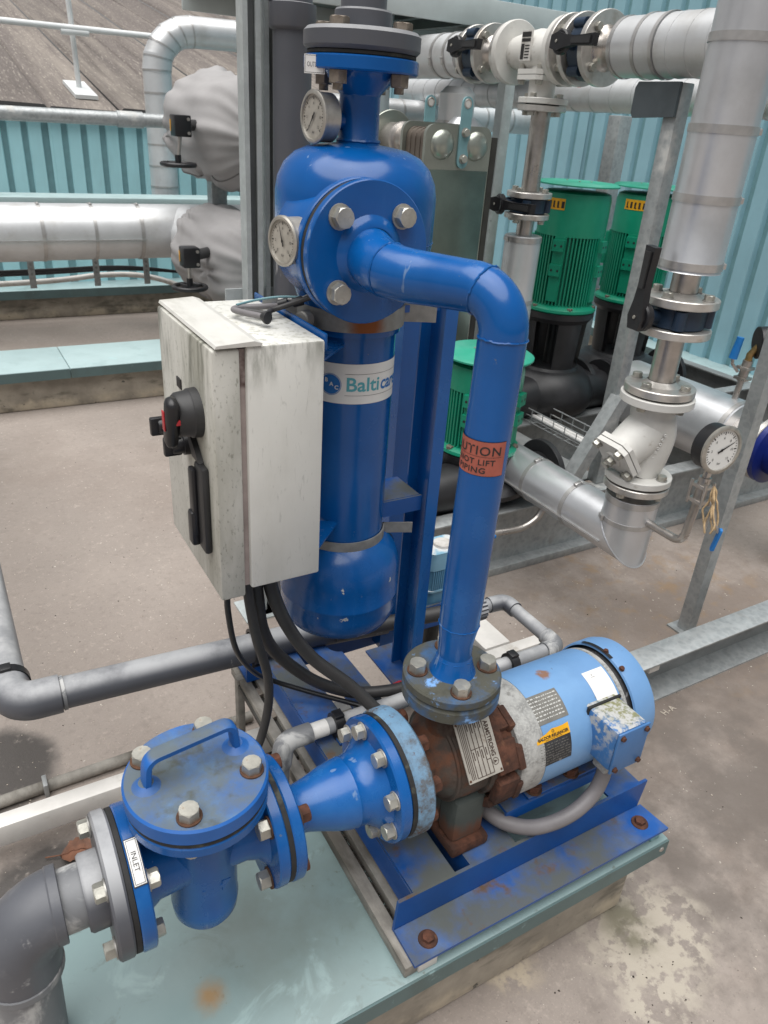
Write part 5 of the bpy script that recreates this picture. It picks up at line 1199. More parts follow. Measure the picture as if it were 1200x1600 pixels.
def jacket(name, c, axis, r, L, label, seed):
    t = thing(name, label, 'insulated valve', c, 'grey fabric jackets over valves'); random.seed(seed)
    a_, u, v = basis(axis); c = Vector(c); n = 120; rows = []
    ph = [random.uniform(0, 6.28) for _ in range(12)]
    prof = []
    for i in range(33):
        s = i / 32; q = abs(2 * s - 1)
        prof.append((r * (1 - 0.52 * max(0, (q - 0.42) / 0.58) ** 2.3), (s - 0.5) * L))
    puck = [(random.uniform(0, 2 * PI), random.uniform(0.15, 0.85)) for _ in range(7)]
    for i, (rr_, t_) in enumerate(prof):
        s = i / 32; q = abs(2 * s - 1); row = []
        for k in range(n + 1):
            th = 2 * PI * k / n
            w = 0.0
            for m_, f in ((0, 5), (1, 9), (2, 14), (3, 22)):
                w += math.sin(th * f + ph[m_] + 2.5 * math.sin(s * 5 + ph[m_ + 4])) * (0.003 + 0.008 * q) / (1 + m_ * 0.55)
            w += 0.003 * math.sin(s * 17 + 3 * math.sin(th * 2 + ph[9]))
            for (pt, ps) in puck:
                dth = (th - pt + PI) % (2 * PI) - PI; d2 = (dth * 1.0) ** 2 + ((s - ps) * 2.0) ** 2
                an = math.atan2((s - ps) * 2, dth); w -= 0.028 * math.exp(-d2 / 0.010) ; w += 0.021 * math.cos(an * 6 + pt) * math.exp(-d2 / 0.11) * min(1, d2 / 0.01)
            row.append(c + a_ * t_ + (u * math.cos(th) + v * math.sin(th)) * (rr_ + w * r / 0.28))
        rows.append(row)
    b = B().sheet(rows); b.add([p for p in rows[0][:-1]] , [tuple(range(n))]); b.add([p for p in rows[-1][:-1]], [tuple(range(n))])
    b.build('jacket', 'jacket', t, ang=80)
    for th in (4.1,):
        pts = []
        for i, row in enumerate(rows):
            k = int(th / (2 * PI) * n); p = row[k]; o_ = c + a_ * prof[i][1]
            pts.append(p + (p - o_).normalized() * 0.003)
        B().tube(pts, 0.0035, 8).build('seam', 'jacket_seam', t)
    return t
jacket('jacketed_valve', (1.72, 4.98, 1.262), (0.25, -1, -0.12), 0.31, 0.78, 'upper grey fabric jacketed valve behind the strut posts', 11)
jacket('jacketed_valve', (1.64, 4.72, 0.555), (0.25, -1, -0.10), 0.285, 0.82, 'lower grey fabric jacketed valve behind the cabinet top', 23)
def handwheel(p, q, label):
    t = thing('gearbox_handwheel', label, 'handwheel', p, 'black gearboxes with handwheels')
    p = Vector(p); q = Vector(q)
    B().box(p + Vector((-0.05, -0.05, -0.06)), p + Vector((0.045, 0.05, 0.05)), 0.006).build('gearbox', 'black', t)
    B().box(p + Vector((-0.0515, 0.030, -0.035)), p + Vector((-0.0503, 0.045, 0.025)), 0.0004).build('gearbox_label', 'label_yellow', t)
    B().cyl(p + Vector((0.04, 0.02, 0.0)), p + Vector((0.20, 0.16, 0.0)), 0.03, 14).build('neck', 'black_grey', t)
    for a in ((0.028, -0.051, 0.030), (0.028, -0.051, -0.04)): B().lathe(p + Vector(a), (0, -1, 0), [(0.009, 0), (0.009, 0.006), (0, 0.007)], 8).build('screw', 'steel', t)
    B().cyl(p + Vector((-0.01, 0, -0.06)), q + Vector((0, 0, 0.02)), 0.011, 12).build('stem', 'steel', t)
    B().cyl(q + Vector((0, 0, -0.012)), q + Vector((0, 0, 0.05)), 0.018, 14).build('hub', 'black', t)
    n = 40; pts = [q + Vector((math.cos(2 * PI * k / n) * 0.092, math.sin(2 * PI * k / n) * 0.092, 0)) for k in range(n + 1)]
    B().tube(pts, 0.013, 10, caps=False).build('rim', 'black', t)
    for k in range(4):
        a = k * PI / 2 + 0.4; B().cyl(q, q + Vector((math.cos(a) * 0.09, math.sin(a) * 0.09, 0)), 0.010, 8).build('spoke', 'black', t)
handwheel((1.359, 4.70, 1.289), (1.331, 4.70, 1.084), 'upper black gearbox with hanging handwheel left of the upper jacket')
handwheel((1.282, 4.40, 0.629), (1.272, 4.40, 0.455), 'lower black gearbox with handwheel just above the cabinet top')
B().box((1.62, 5.0, 0.80), (1.72, 5.1, 1.05), 0.004).build('valve_support', 'galv', None, 'galvanised support leg between the two jacketed valves', 'support')

bp = thing('swan_neck_pipe', 'silver insulated pipe rising and bending right above the teal cladding', 'pipe', (1.72, 6.5, 0))
r_ = 0.105
pts = arc_path([(1.72, 6.5, 0.3), (1.72, 6.5, 1.865), (3.6, 6.5, 1.90)], 0.27, 5)
segs = [(pts[0], Vector((1.72, 6.5, 0.95))), (Vector((1.72, 6.5, 0.95)), Vector((1.72, 6.5, 1.27))), (Vector((1.72, 6.5, 1.27)), pts[1])]
for k in range(1, 6): segs.append((pts[k], pts[k + 1]))
segs += [(pts[6], Vector((2.35, 6.5, 1.877))), (Vector((2.35, 6.5, 1.877)), pts[7])]
b_all = None
for k, (a, c) in enumerate(segs):
    d = (c - a).normalized(); B().tube([a - d * (0.02 if 2 < k < 8 else 0), c + d * (0.02 if 2 < k < 8 else 0)], r_ + (0.0015 if k % 2 else 0), 32, caps=False).build('cladding_section', 'alu_white', bp)
    bandring(bp, c, d, r_ + 0.002, 0.012)
for z in (0.62, 0.80, 1.1, 1.45): bandring(bp, (1.72, 6.5, z), (0, 0, 1), r_ + 0.001, 0.014)

hr = thing('grey_handrail', 'thick grey tubular handrail in front of the teal cladding', 'handrail', (0.5, 5.5, 1.2))
B().tube([(-2.5, 5.5, 1.258), (1.62, 5.5, 1.285)], 0.041, 24).build('tube', 'galv', hr)
B().tube([(1.18, 5.5, 1.282), (1.34, 5.5, 1.283)], 0.048, 24).build('coupling', 'galv', hr)
B().tube([(-1.5, 5.5, 0), (-1.5, 5.5, 1.26)], 0.03, 16).build('post', 'galv', hr)

ctr = thing('wall_conduit', 'white conduit and black cables on hangers below the large silver pipe', 'conduit', (0.3, 5.5, 0.25))
B().tube(smooth_path([(-2.5, 5.5, 0.27), (0.3, 5.5, 0.288), (1.0, 5.5, 0.325), (1.30, 5.45, 0.31), (1.55, 5.3, 0.24)], 8), 0.018, 14).build('tube', 'rail', ctr)
for k in range(3): B().tube(smooth_path([(-2.5, 5.53, 0.325 + k * 0.014), (0.3, 5.53, 0.335 + k * 0.013), (1.1, 5.53, 0.352 + k * 0.010), (1.6, 5.5, 0.32)], 6), 0.008, 8).build('cable', 'black', ctr)
for x in (-1.2, -0.5, 0.02, 0.52, 0.92, 1.25):
    B().box((x, 5.42, 0.27), (x + 0.04, 5.426, 0.56)).build('hanger', 'galv', ctr)
    for j in range(6): B().lathe((x + 0.02, 5.4195, 0.36 + j * 0.03), (0, -1, 0), [(0.009, 0.0), (0.009, 0.0006), (0, 0.0006)], 10).build('hanger_slot', 'galv_dark', ctr)

# ================================================================ SKIDS AND PUMPS AT THE BACK
def cchan_x(parent, x0, x1, y, h, z0=0.0, dpt=0.065, m='galv', name='beam'):
    t = 0.007
    poly = [(y, z0), (y + dpt, z0), (y + dpt, z0 + h), (y, z0 + h), (y, z0 + h - t), (y + dpt - t, z0 + h - t), (y + dpt - t, z0 + t), (y, z0 + t)]
    B().prism(poly, (x0, 0, 0), (0, 1, 0), (0, 0, 1), (x1 - x0, 0, 0)).build(name, m, parent)
def cchan_y(parent, y0, y1, x, h, z0=0.0, dpt=0.065, m='galv', name='beam'):
    t = 0.007
    poly = [(x, z0), (x + dpt, z0), (x + dpt, z0 + h), (x, z0 + h), (x, z0 + h - t), (x + dpt - t, z0 + h - t), (x + dpt - t, z0 + t), (x, z0 + t)]
    B().prism(poly, (0, y0, 0), (1, 0, 0), (0, 0, 1), (0, y1 - y0, 0)).build(name, m, parent)
sk = thing('pump_skid', 'galvanised channel skid frame under the green topped pumps', 'skid frame', (2.3, 2.3, 0))
B().box((1.10, 1.690, 0.0), (3.75, 1.757, 0.03), 0.002).build('beam_flange', 'galv', sk)
B().box((1.10, 1.735, 0.03), (3.75, 1.742, 0.245)).build('beam_web', 'galv', sk)
B().box((1.10, 1.690, 0.245), (3.75, 1.757, 0.253), 0.002).build('beam_flange', 'galv', sk)
cchan_x(sk, 1.12, 3.75, 2.32, 0.25); cchan_x(sk, 1.12, 3.75, 2.92, 0.25)
for x in (1.12, 2.86, 3.70): cchan_y(sk, 1.760, 2.915, x, 0.248, m='galv_dark')
B().box((1.2, 1.80, 0.236), (2.05, 2.30, 0.244)).build('deck_plate', 'galv_dark', sk)
B().box((2.0, 2.39, 0.170), (3.6, 2.91, 0.178)).build('deck_plate', 'strut_dark', sk)
fr = thing('floor_channel', 'galvanised steel channel lying on the ground right of the blue motor', 'channel', (2.4, 1.0, 0))
B().box((1.25, 0.975, 0.134), (4.0, 1.050, 0.141), 0.002).build('top_flange', 'galv', fr)
B().box((1.25, 1.040, 0.007), (4.0, 1.047, 0.134)).build('web', 'galv_dark', fr)
B().prism([(0.972, 0), (1.048, 0), (1.040, 0.014), (0.972, 0.006)], (1.25, 0, 0), (0, 1, 0), (0, 0, 1), (2.75, 0, 0)).build('bottom_flange', 'galv', fr)
B().box((1.49, 0.985, 0.105), (1.53, 1.035, 0.1335), 0.002).build('packer', 'rail', fr)
po = thing('leaning_post', 'tall galvanised angle post standing behind the floor channel at the right', 'post', (1.886, 1.171, 0))
t_ = 0.006; w_ = 0.040
B().prism([(0, 0), (w_, 0), (w_, t_), (t_, t_), (t_, w_), (0, w_)], (1.876, 1.152, 0), (1, 0, 0), (0, 1, 0), (0.0, 0.0, 2.2)).build('angle', 'galv', po)
B().box((1.855, 1.135, 0), (1.93, 1.215, 0.006)).build('foot', 'galv', po)

def vertical_pump(x, y, z, k, label, sticker=None, volute=True, lugs=True):
    """z: dict of heights; k: radius scale"""
    t = thing('inline_pump', label, 'pump', (x, y, 0.25), 'green motored pumps on the skid')
    o = (x, y, 0); up = (0, 0, 1)
    B().lathe(o, up, [(0, z['disc'] + 0.006), (0.155 * k, z['disc'] + 0.003), (0.168 * k, z['disc'] - 0.004), (0.168 * k, z['disc'] - 0.009), (0.15 * k, z['disc'] - 0.007), (0, z['disc'] - 0.003)], 56).build('rain_cap', 'green_top', t)
    for a in (2.2, 4.0, 5.4): place(SCREW_ST, 'cap_screw', t, (x + math.cos(a) * 0.05 * k, y + math.sin(a) * 0.05 * k, z['disc'] + 0.005))
    B().lathe(o, up, [(0.143 * k, z['cov0']), (0.144 * k, z['cov1'] - 0.045), (0.138 * k, z['cov1'] - 0.022), (0.12 * k, z['cov1'] - 0.016), (0, z['cov1'] - 0.014)], 56).build('fan_cover', 'green', t)
    b = B(); n = 60; poly = []
    for j in range(n):
        a = 2 * PI * j / n
        for da, rr_ in ((-0.30, 0.122), (-0.20, 0.142), (0.20, 0.142), (0.30, 0.122)):
            aa = a + da * 2 * PI / n; poly.append((math.cos(aa) * rr_ * k, math.sin(aa) * rr_ * k))
    b.prism(poly, (x, y, z['fin0']), (1, 0, 0), (0, 1, 0), (0, 0, z['cov0'] - z['fin0'] + 0.01)); b.build('finned_body', 'green', t, smooth=False)
    B().lathe(o, up, [(0, z['fl0']), (0.155 * k, z['fl0']), (0.162 * k, z['fl0'] + 0.006), (0.160 * k, z['fl0'] + 0.016), (0.135 * k, z['fin0'] + 0.004), (0, z['fin0'] + 0.01)], 56).build('motor_flange', 'green', t)
    va = math.atan2(-y, -x); hgt = z['cov0'] - z['fin0']
    if lugs:
        for da in (-0.25, 1.15, -1.6):
            a = va + da; d = Vector((math.cos(a), math.sin(a), 0)); s_ = Vector((-math.sin(a), math.cos(a), 0))
            b = B(); b.prism([(-0.022 * k, 0.02), (0.022 * k, 0.02), (0.022 * k, hgt), (-0.022 * k, hgt)], Vector((x, y, z['fin0'])) + d * 0.139 * k, s_, (0, 0, 1), d * 0.008); b.build('pad_rail', 'green', t)
            for f_ in (0.45, 0.80):
                b = B(); b.prism([(-0.024 * k, 0), (0.024 * k, 0), (0.024 * k, 0.045 * k), (-0.024 * k, 0.045 * k)], Vector((x, y, z['fin0'] + hgt * f_)) + d * 0.145 * k, s_, (0, 0, 1), d * 0.016); lg = b.build('lug', 'green', t)
                for sx in (-0.013, 0.013): B().lathe(Vector((x, y, z['fin0'] + hgt * f_ + 0.022 * k)) + d * (0.145 * k + 0.0162) + s_ * sx * k, d, [(0.005 * k, 0), (0.005 * k, 0.0006), (0, 0.0006)], 10).build('hole', 'iron', lg)
    for j in range(6):
        a = va + 0.35 + j * PI / 3; place(BO_OLD, 'flange_bolt', t, (x + math.cos(a) * 0.146 * k, y + math.sin(a) * 0.146 * k, z['fl0'] + 0.017))
    # black lantern: ring, four pillars, lower ring
    B().lathe(o, up, [(0, z['fl0'] - 0.0005), (0.158 * k, z['fl0'] - 0.0005), (0.158 * k, z['fl0'] - 0.025), (0.142 * k, z['fl0'] - 0.045), (0.10 * k, z['fl0'] - 0.048), (0, z['fl0'] - 0.048)], 48).build('lantern_ring', 'iron', t)
    for j in range(4):
        a = va + 0.55 + j * PI / 2; B().lathe(o, up, [(0.128 * k, z['vol1'] + 0.005), (0.140 * k, z['fl0'] - 0.046), (0.112 * k, z['fl0'] - 0.046), (0.104 * k, z['vol1'] + 0.005), (0.128 * k, z['vol1'] + 0.005)], 8, a0=a - 0.42, a1=a + 0.42, u=(1, 0, 0)).build('lantern_pillar', 'iron', t)
    B().cyl((x, y, z['vol1']), (x, y, z['fl0'] - 0.05), 0.028 * k, 16).build('coupling', 'iron', t)
    if volute:
        zc = (z['vol1'] + z['vol0']) / 2; hv = (z['vol1'] - z['vol0']) / 2
        B().lathe(o, up, [(0, z['vol1'] + 0.008), (0.128 * k, z['vol1'] + 0.006), (0.135 * k, z['vol1'] - 0.006), (0.165 * k, z['vol1'] - 0.014), (0.200 * k, zc + hv * 0.55), (0.222 * k, zc + hv * 0.15), (0.222 * k, zc - hv * 0.25), (0.195 * k, zc - hv * 0.62), (0.150 * k, zc - hv * 0.86), (0.06 * k, z['vol0'])], 48).build('volute', 'iron', t)
        for s_ in (-1, 1):
            B().tube([(x + 0.10 * k * s_, y - 0.06 * k, zc), (x + 0.30 * k * s_, y - 0.06 * k, zc - 0.01)], [0.10 * k, 0.085 * k], 24).build('nozzle', 'iron', t)
            B().disc((x + 0.29 * k * s_, y - 0.06 * k, zc - 0.01), (s_, 0, 0), 0.135 * k, 0.025 * k).build('nozzle_flange', 'iron', t)
        B().box((x - 0.1 * k, y - 0.1 * k, 0.255 if z['vol0'] > 0.26 else 0.18), (x + 0.1 * k, y + 0.1 * k, z['vol0'] + 0.03), 0.006).build('foot', 'iron', t)
    if sticker is not None:
        a = va + sticker; f = on_cyl((x, y, z['cov0'] + (z['cov1'] - z['cov0']) * 0.66), up, (math.cos(a), math.sin(a), 0), 0.1442 * k)
        b = B(); rect_on(b, f(0.0008), -0.050 * k, -0.021 * k, 0.050 * k, 0.021 * k, 10, 1); sk_ = b.build('warning_sticker', 'label_yellow', t)
        b = B(); g_ = f(0.0018)
        for j, w in enumerate((0.5, 1.0, 0.8, 0.8, 1.2)):
            xx = (-0.040 + j * 0.019) * k; rect_on(b, g_, xx, -0.012 * k, xx + 0.010 * w * k, 0.011 * k); 
            b.add([g_(xx - 0.001, -0.014 * k), g_(xx + 0.012 * k, -0.014 * k), g_(xx + 0.006 * k, -0.006 * k)], [(0, 1, 2)])
        b.build('sticker_print', 'ink', sk_)
    return t
vertical_pump(2.36, 2.50, dict(disc=1.215, cov1=1.200, cov0=1.016, fin0=0.738, fl0=0.708, vol1=0.455, vol0=0.215), 1.0, 'tall green motored pump with black base, nearer one left of the galvanised stand post', sticker=-0.62)
vertical_pump(2.86, 2.56, dict(disc=1.207, cov1=1.192, cov0=1.010, fin0=0.735, fl0=0.705, vol1=0.455, vol0=0.215), 1.0, 'tall green motored pump partly hidden behind the galvanised stand post', sticker=-0.40)
vertical_pump(1.515, 1.89, dict(disc=0.747, cov1=0.738, cov0=0.636, fin0=0.445, fl0=0.420, vol1=0.345, vol0=0.262), 0.90, 'smaller green motored pump seen behind the blue riser pipe', volute=True)

# wire basket cable tray
tr = thing('wire_cable_tray', 'galvanised wire basket cable tray running between the skid beams', 'cable tray', (2.2, 2.3, 0.255))
y0, y1 = 1.80, 2.75
for (x, z) in ((2.15, 0.315), (2.15, 0.285), (2.15, 0.258), (2.185, 0.256), (2.22, 0.256), (2.255, 0.258), (2.255, 0.285), (2.255, 0.315)):
    B().tube([(x, y0, z), (x, y1, z)], 0.0026, 6).build('long_wire', 'galv', tr)
for k in range(14):
    y = y0 + 0.03 + k * 0.07
    B().tube([(2.147, y, 0.318), (2.147, y, 0.254), (2.258, y, 0.254), (2.258, y, 0.318)], 0.0024, 6).build('cross_wire', 'galv', tr)
for x in (2.19, 2.215): B().tube([(x, y0 - 0.02, 0.268), (x + 0.006, 2.3, 0.268), (x, y1, 0.268)], 0.009, 10).build('cable', 'label_white', tr)

# ================================================================ RIGHT HAND VERTICAL PIPE WITH VALVES
def mitre_tube(b, a, c, e, r, seg=40):
    """two straight legs a-c-e of one pipe meeting in a mitre"""
    a, c, e = Vector(a), Vector(c), Vector(e); d0 = (c - a).normalized(); d1 = (e - c).normalized(); nm_ = (d0 + d1).normalized()
    side = d0.cross(d1).normalized(); w0 = side.cross(d0); w1 = side.cross(d1)
    R0, Rc, R1 = [], [], []
    for k in range(seg):
        t = 2 * PI * k / seg; o0 = side * math.cos(t) * r + w0 * math.sin(t) * r; o1 = side * math.cos(t) * r + w1 * math.sin(t) * r
        p = a + o0; s = (c - p).dot(nm_) / d0.dot(nm_)
        R0.append(p); Rc.append(p + d0 * s); R1.append(e + o1)
    n = seg
    return (R0, Rc, R1)
def quad_rings(A, C):
    n = len(A); return B().add(A + C, [(k, (k + 1) % n, n + (k + 1) % n, n + k) for k in range(n)])
VX, VY = 1.617, 1.278
rv = thing('insulated_riser', 'silver insulated riser with stainless flanges and mitred bend at the right', 'pipe', (VX, VY, 0.25))
zb = 0.365; ri_ = 0.0745
A0, AC_, A1 = mitre_tube(None, (VX, VY, 0.497), (VX, VY, zb), (VX, 3.15, zb), ri_)
quad_rings(A0, AC_).build('bend_leg', 'alu', rv)
quad_rings(AC_, A1).build('bend_leg', 'alu', rv)
B().tube(AC_ + [AC_[0]], 0.0022, 6, caps=False).build('mitre_bead', 'alu', rv)
B().lathe((VX, VY, 0.490), (0, 0, 1), [(ri_ - 0.002, 0.0), (ri_ - 0.003, 0.002), (0.03, 0.002)], 40).build('end_cap', 'strap', rv)
bandring(rv, (VX, VY, 0.486), (0, 0, 1), ri_, 0.018); bandring(rv, (VX, VY, 0.420), (0, 0, 1), ri_, 0.014, buckle=(-0.9, 0.5, 0))
for y in (1.475, 1.665, 2.2, 2.7): bandring(rv, (VX, y, zb), (0, 1, 0), ri_, 0.015, buckle=(-0.25, 0, 1))
B().box((VX - ri_ - 0.002, 1.30, zb - 0.025), (VX - ri_ + 0.004, 3.1, zb - 0.021)).build('lap_seam', 'strap', rv)
def sspipe(z0, z1, r=0.034, x=VX, y=VY, parent=None, m='steel'): B().cyl((x, y, z0), (x, y, z1), r, 28).build('stainless_pipe', m, parent)
def vflange(x, y, z0, z1, r, parent, m='steel_fl', name='flange'):
    return B().disc((x, y, z0), (0, 0, 1), r, z1 - z0, bev=0.002, seg=44).build(name, m, parent)
sspipe(0.48, 0.52, parent=rv)
vflange(VX, VY, 0.520, 0.540, 0.090, rv)
B().disc((VX, VY, 0.5405), (0, 0, 1), 0.080, 0.005, seg=36).build('gasket', 'rubber', rv)
vflange(VX, VY, 0.801, 0.822, 0.092, rv)
B().lathe((VX, VY, 0.822), (0, 0, 1), [(0.050, 0), (0.042, 0.006), (0.036, 0.012)], 28).build('weld_neck', 'steel_fl', rv)
sspipe(0.822, 0.957, parent=rv)
vflange(VX, VY, 0.957, 0.977, 0.091, rv); vflange(VX, VY, 1.032, 1.053, 0.093, rv)
B().lathe((VX, VY, 1.053), (0, 0, 1), [(0.054, 0), (0.044, 0.006), (0.036, 0.010)], 28).build('weld_neck', 'steel_fl', rv)
sspipe(1.053, 1.125, parent=rv)
for a in (0.2, 1.77, 3.34, 4.91):
    p = Vector((VX + math.cos(a) * 0.071, VY + math.sin(a) * 0.071, 0))
    place(BO_SM, 'bolt', rv, p + Vector((0, 0, 1.0535))); place(BO_SM, 'bolt', rv, p + Vector((0, 0, 0.8225))); place(BO_SM, 'bolt', rv, p + Vector((0, 0, 0.5195)), (0, 0, -1))
up_ = [(1.115, 1.28), (1.28, 1.425), (1.425, 1.60), (1.60, 2.3)]
for k, (a, c) in enumerate(up_):
    B().lathe((VX, VY, a), (0, 0, 1), [(0.03, 0.0), (ri_ + 0.002, 0.0), (ri_, 0.003), (ri_ + (0.001 if k % 2 else 0), c - a)] if k == 0 else [(ri_, 0), (ri_ + (0.001 if k % 2 else 0), c - a)], 48).build('cladding_section', 'alu', rv)
    bandring(rv, (VX, VY, a + (0.016 if k == 0 else 0)), (0, 0, 1), ri_ + 0.001, 0.018, buckle=(0.75, -0.55, 0))
sm = Vector((0.80, -0.60, 0)); c_ = Vector((VX, VY, 0)) + sm * ri_
B().prism([(-0.002, 0), (0.002, 0), (0.002, 0.003), (-0.002, 0.003)], c_ + Vector((0, 0, 1.12)), (0.6, 0.8, 0), sm, (0, 0, 1.1)).build('lap_seam', 'alu', rv)

def wafer_valve(name, c, d, lever_dir, stem, label, r=0.062, t=0.050):
    """wafer butterfly valve: lugged body ring, stem, black lever"""
    v_ = thing(name, label, 'valve', c, 'dark blue butterfly valves'); c = Vector(c); d = Vector(d).normalized(); s = Vector(stem).normalized()
    b = B().lathe(c - d * t / 2, d, [(0.028, 0), (r, 0), (r + 0.004, 0.003), (r + 0.004, t - 0.003), (r, t), (0.028, t), (0.028, 0)], 36)
    _, uu, vv = basis(d)
    for k in range(4):
        a = PI / 4 + k * PI / 2; b.lathe(c - d * t * 0.42 + (uu * math.cos(a) + vv * math.sin(a)) * (r + 0.006), d, [(0, 0), (0.016, 0), (0.016, t * 0.84), (0, t * 0.84)], 16)
    b.build('body', 'navy_valve', v_)
    for sgn in (-1, 1): B().disc(c + d * (sgn * t * 0.5 + (0 if sgn > 0 else -0.002)), d, r + 0.002, 0.002, bev=0.0004).build('seat', 'rubber', v_)
    B().cyl(c + s * (r - 0.002), c + s * (r + 0.042), 0.017, 20).build('stem_neck', 'navy_valve', v_)
    h = c + s * (r + 0.040)
    B().cyl(h, h + s * 0.022, 0.036, 28, bev=0.004).build('notch_plate', 'black', v_)
    ld = Vector(lever_dir).normalized(); w = s.cross(ld).normalized()
    h2 = h + s * 0.014
    b = B(); b.prism([(-0.030, -0.018), (0.0, -0.026), (0.040, -0.017), (0.085, -0.0125), (0.165, -0.0165), (0.168, 0.0165), (0.085, 0.0125), (0.040, 0.017), (0.0, 0.026), (-0.030, 0.018)], h2, ld, w, s * 0.020); b.build('lever', 'black', v_)
    b = B(); b.prism([(0.07, -0.008), (0.155, -0.010), (0.155, 0.010), (0.07, 0.008)], h2 + s * 0.020, ld, w, s * 0.005); b.build('lever_grip', 'black_grey', v_)
    place(SCREW_ST, 'lever_screw', v_, h2 + s * 0.0202, s)
    return v_
wafer_valve('butterfly_valve', (VX, VY, 1.0045), (0, 0, 1), (0.02, 0, 1), (-1, 0.1, 0), 'dark blue butterfly valve with upright black lever on the right silver riser', r=0.066, t=0.054)

ys = thing('y_strainer', 'white cast strainer with a square bolted cover on the right silver riser', 'strainer', (VX, VY, 0.545))
vflange(VX, VY, 0.546, 0.566, 0.091, ys, 'white_valve'); vflange(VX, VY, 0.774, 0.796, 0.097, ys, 'white_valve')
B().disc((VX, VY, 0.7962), (0, 0, 1), 0.083, 0.0046, seg=36).build('gasket', 'rubber', ys)
b = B().tube(smooth_path([(VX, VY, 0.775), (VX, VY, 0.735), (VX + 0.012, VY - 0.008, 0.68), (VX + 0.010, VY - 0.006, 0.62), (VX, VY, 0.566)], 6), [0.060 if i < 7 else 0.066 - 0.0006 * i for i in range(25)], 28)
b.build('body', 'white_valve', ys, ang=60)
bd = Vector((-0.80, 0.06, -0.60)).normalized(); bc = Vector((VX + 0.01, VY, 0.705))
B().tube([bc - bd * 0.005, bc + bd * 0.06, bc + bd * 0.115], [0.064, 0.060, 0.054], 28).build('screen_leg', 'white_valve', ys)
u_ = bd.cross(Vector((0, 0, 1))).normalized(); v2_ = u_.cross(bd).normalized()
for (d0, hh, nm_) in ((0.113, 0.013, 'leg_flange'), (0.129, 0.014, 'cover')):
    b = B(); s_ = 0.060; k_ = 0.018
    b.prism([(-s_ + k_, -s_), (s_ - k_, -s_), (s_, -s_ + k_), (s_, s_ - k_), (s_ - k_, s_), (-s_ + k_, s_), (-s_, s_ - k_), (-s_, -s_ + k_)], bc + bd * d0, u_, v2_, bd * hh); b.build(nm_, 'white_valve', ys)
for a in (PI / 4, 3 * PI / 4, 5 * PI / 4, 7 * PI / 4):
    place(BO_SM, 'bolt', ys, bc + bd * 0.1432 + (u_ * math.cos(a) + v2_ * math.sin(a)) * 0.060, bd)
B().lathe(bc + bd * 0.1425, bd, [(0.026, 0), (0.024, 0.006), (0, 0.007)], 24).build('plug_boss', 'white_valve', ys)
place(BO_SM, 'drain_plug', ys, bc + bd * 0.1495, bd)
for a in (0.2, 1.77, 3.34, 4.91):
    p = Vector((VX + math.cos(a) * 0.071, VY + math.sin(a) * 0.071, 0))
    place(BO_SM, 'bolt', ys, p + Vector((0, 0, 0.5665))); place(BO_SM, 'nut', ys, p + Vector((0, 0, 0.7735)), (0, 0, -1))
b = B(); fr_ = lambda x, y: Vector((VX, VY, 0.0)) + Vector((-0.55, -0.84, 0)) * (0.0555) + Vector((0.84, -0.55, 0)) * y * 0.9 + Vector((0, 0, 0.65)) + Vector((0.1, -0.25, 1)).normalized() * x
for k in range(7): b.lathe(fr_(-0.03 + k * 0.014, 0.014), (-0.55, -0.84, 0.1), [(0.0045, -0.004), (0.0045, 0.002), (0.003, 0.003), (0.0015, 0.002)], 8)
b.build('cast_lettering', 'white_valve', ys)

# gauge line off the bend
gl = thing('gauge_siphon', 'thin stainless pipe and ball valve with blue lever carrying the white dial gauge', 'pipe', (VX, 1.09, 0.43))
B().tube(arc_path([(VX, VY - ri_ + 0.004, 0.437), (VX, 1.085, 0.437), (VX - 0.004, 1.073, 0.565)], 0.035, 10), 0.0115, 16).build('pipe', 'steel', gl)
vz = 0.600
B().box((VX - 0.022, 1.048, vz - 0.030), (VX + 0.014, 1.094, vz - 0.020), 0.002).build('valve_flange', 'steel', gl); B().box((VX - 0.022, 1.048, vz + 0.012), (VX + 0.014, 1.094, vz + 0.022), 0.002).build('valve_flange', 'steel', gl)
B().cyl((VX - 0.004, 1.071, vz - 0.035), (VX - 0.004, 1.069, vz + 0.042), 0.0155, 18).build('valve_body', 'steel', gl)
for dx_, dy_ in ((-0.020, 1.050), (0.012, 1.050), (-0.020, 1.092), (0.012, 1.092)): B().cyl((VX + dx_, dy_, vz - 0.036), (VX + dx_, dy_, vz + 0.030), 0.004, 10).build('tie_bolt', 'steel', gl)
B().cyl((VX - 0.004, 1.068, vz + 0.042), (VX - 0.003, 1.066, 0.672), 0.010, 14).build('gauge_stem', 'steel', gl)
B().tube([(VX - 0.006, 1.040, vz - 0.01), (VX - 0.01, 1.020, vz - 0.025), (VX - 0.004, 1.008, vz - 0.06), (VX + 0.004, 0.995, vz - 0.085)], 0.005, 10).build('lever', 'steel', gl)
B().prism(rr_poly(0.008, 0.034, 0.006), (VX + 0.004, 0.992, vz - 0.105), (0.55, 0.83, 0), Vector((0.05, -0.1, 1)).normalized(), Vector((-0.83, 0.55, 0)) * 0.006).build('lever_grip', 'blue_handle', gl)
rp = B(); random.seed(4)
for k in range(5):
    p = Vector((VX - 0.008, 1.036, vz + 0.03)); pts = [p]
    for j in range(8): p = p + Vector((random.uniform(-0.008, 0.004), random.uniform(-0.010, 0.003), -0.012 + random.uniform(-0.006, 0.004))); pts.append(p)
    rp.tube(smooth_path(pts, 3), 0.0026, 6)
rp.build('hemp_strands', 'rope', gl)
gauge('pressure_gauge', (VX - 0.012, 1.040, 0.728), (-0.12, -0.99, 0.05), 0.061, 0.047, 'white dial gauge with black case beside the leaning galvanised post', ('black', 'bezel', 'dial_white'), needle=0.45)

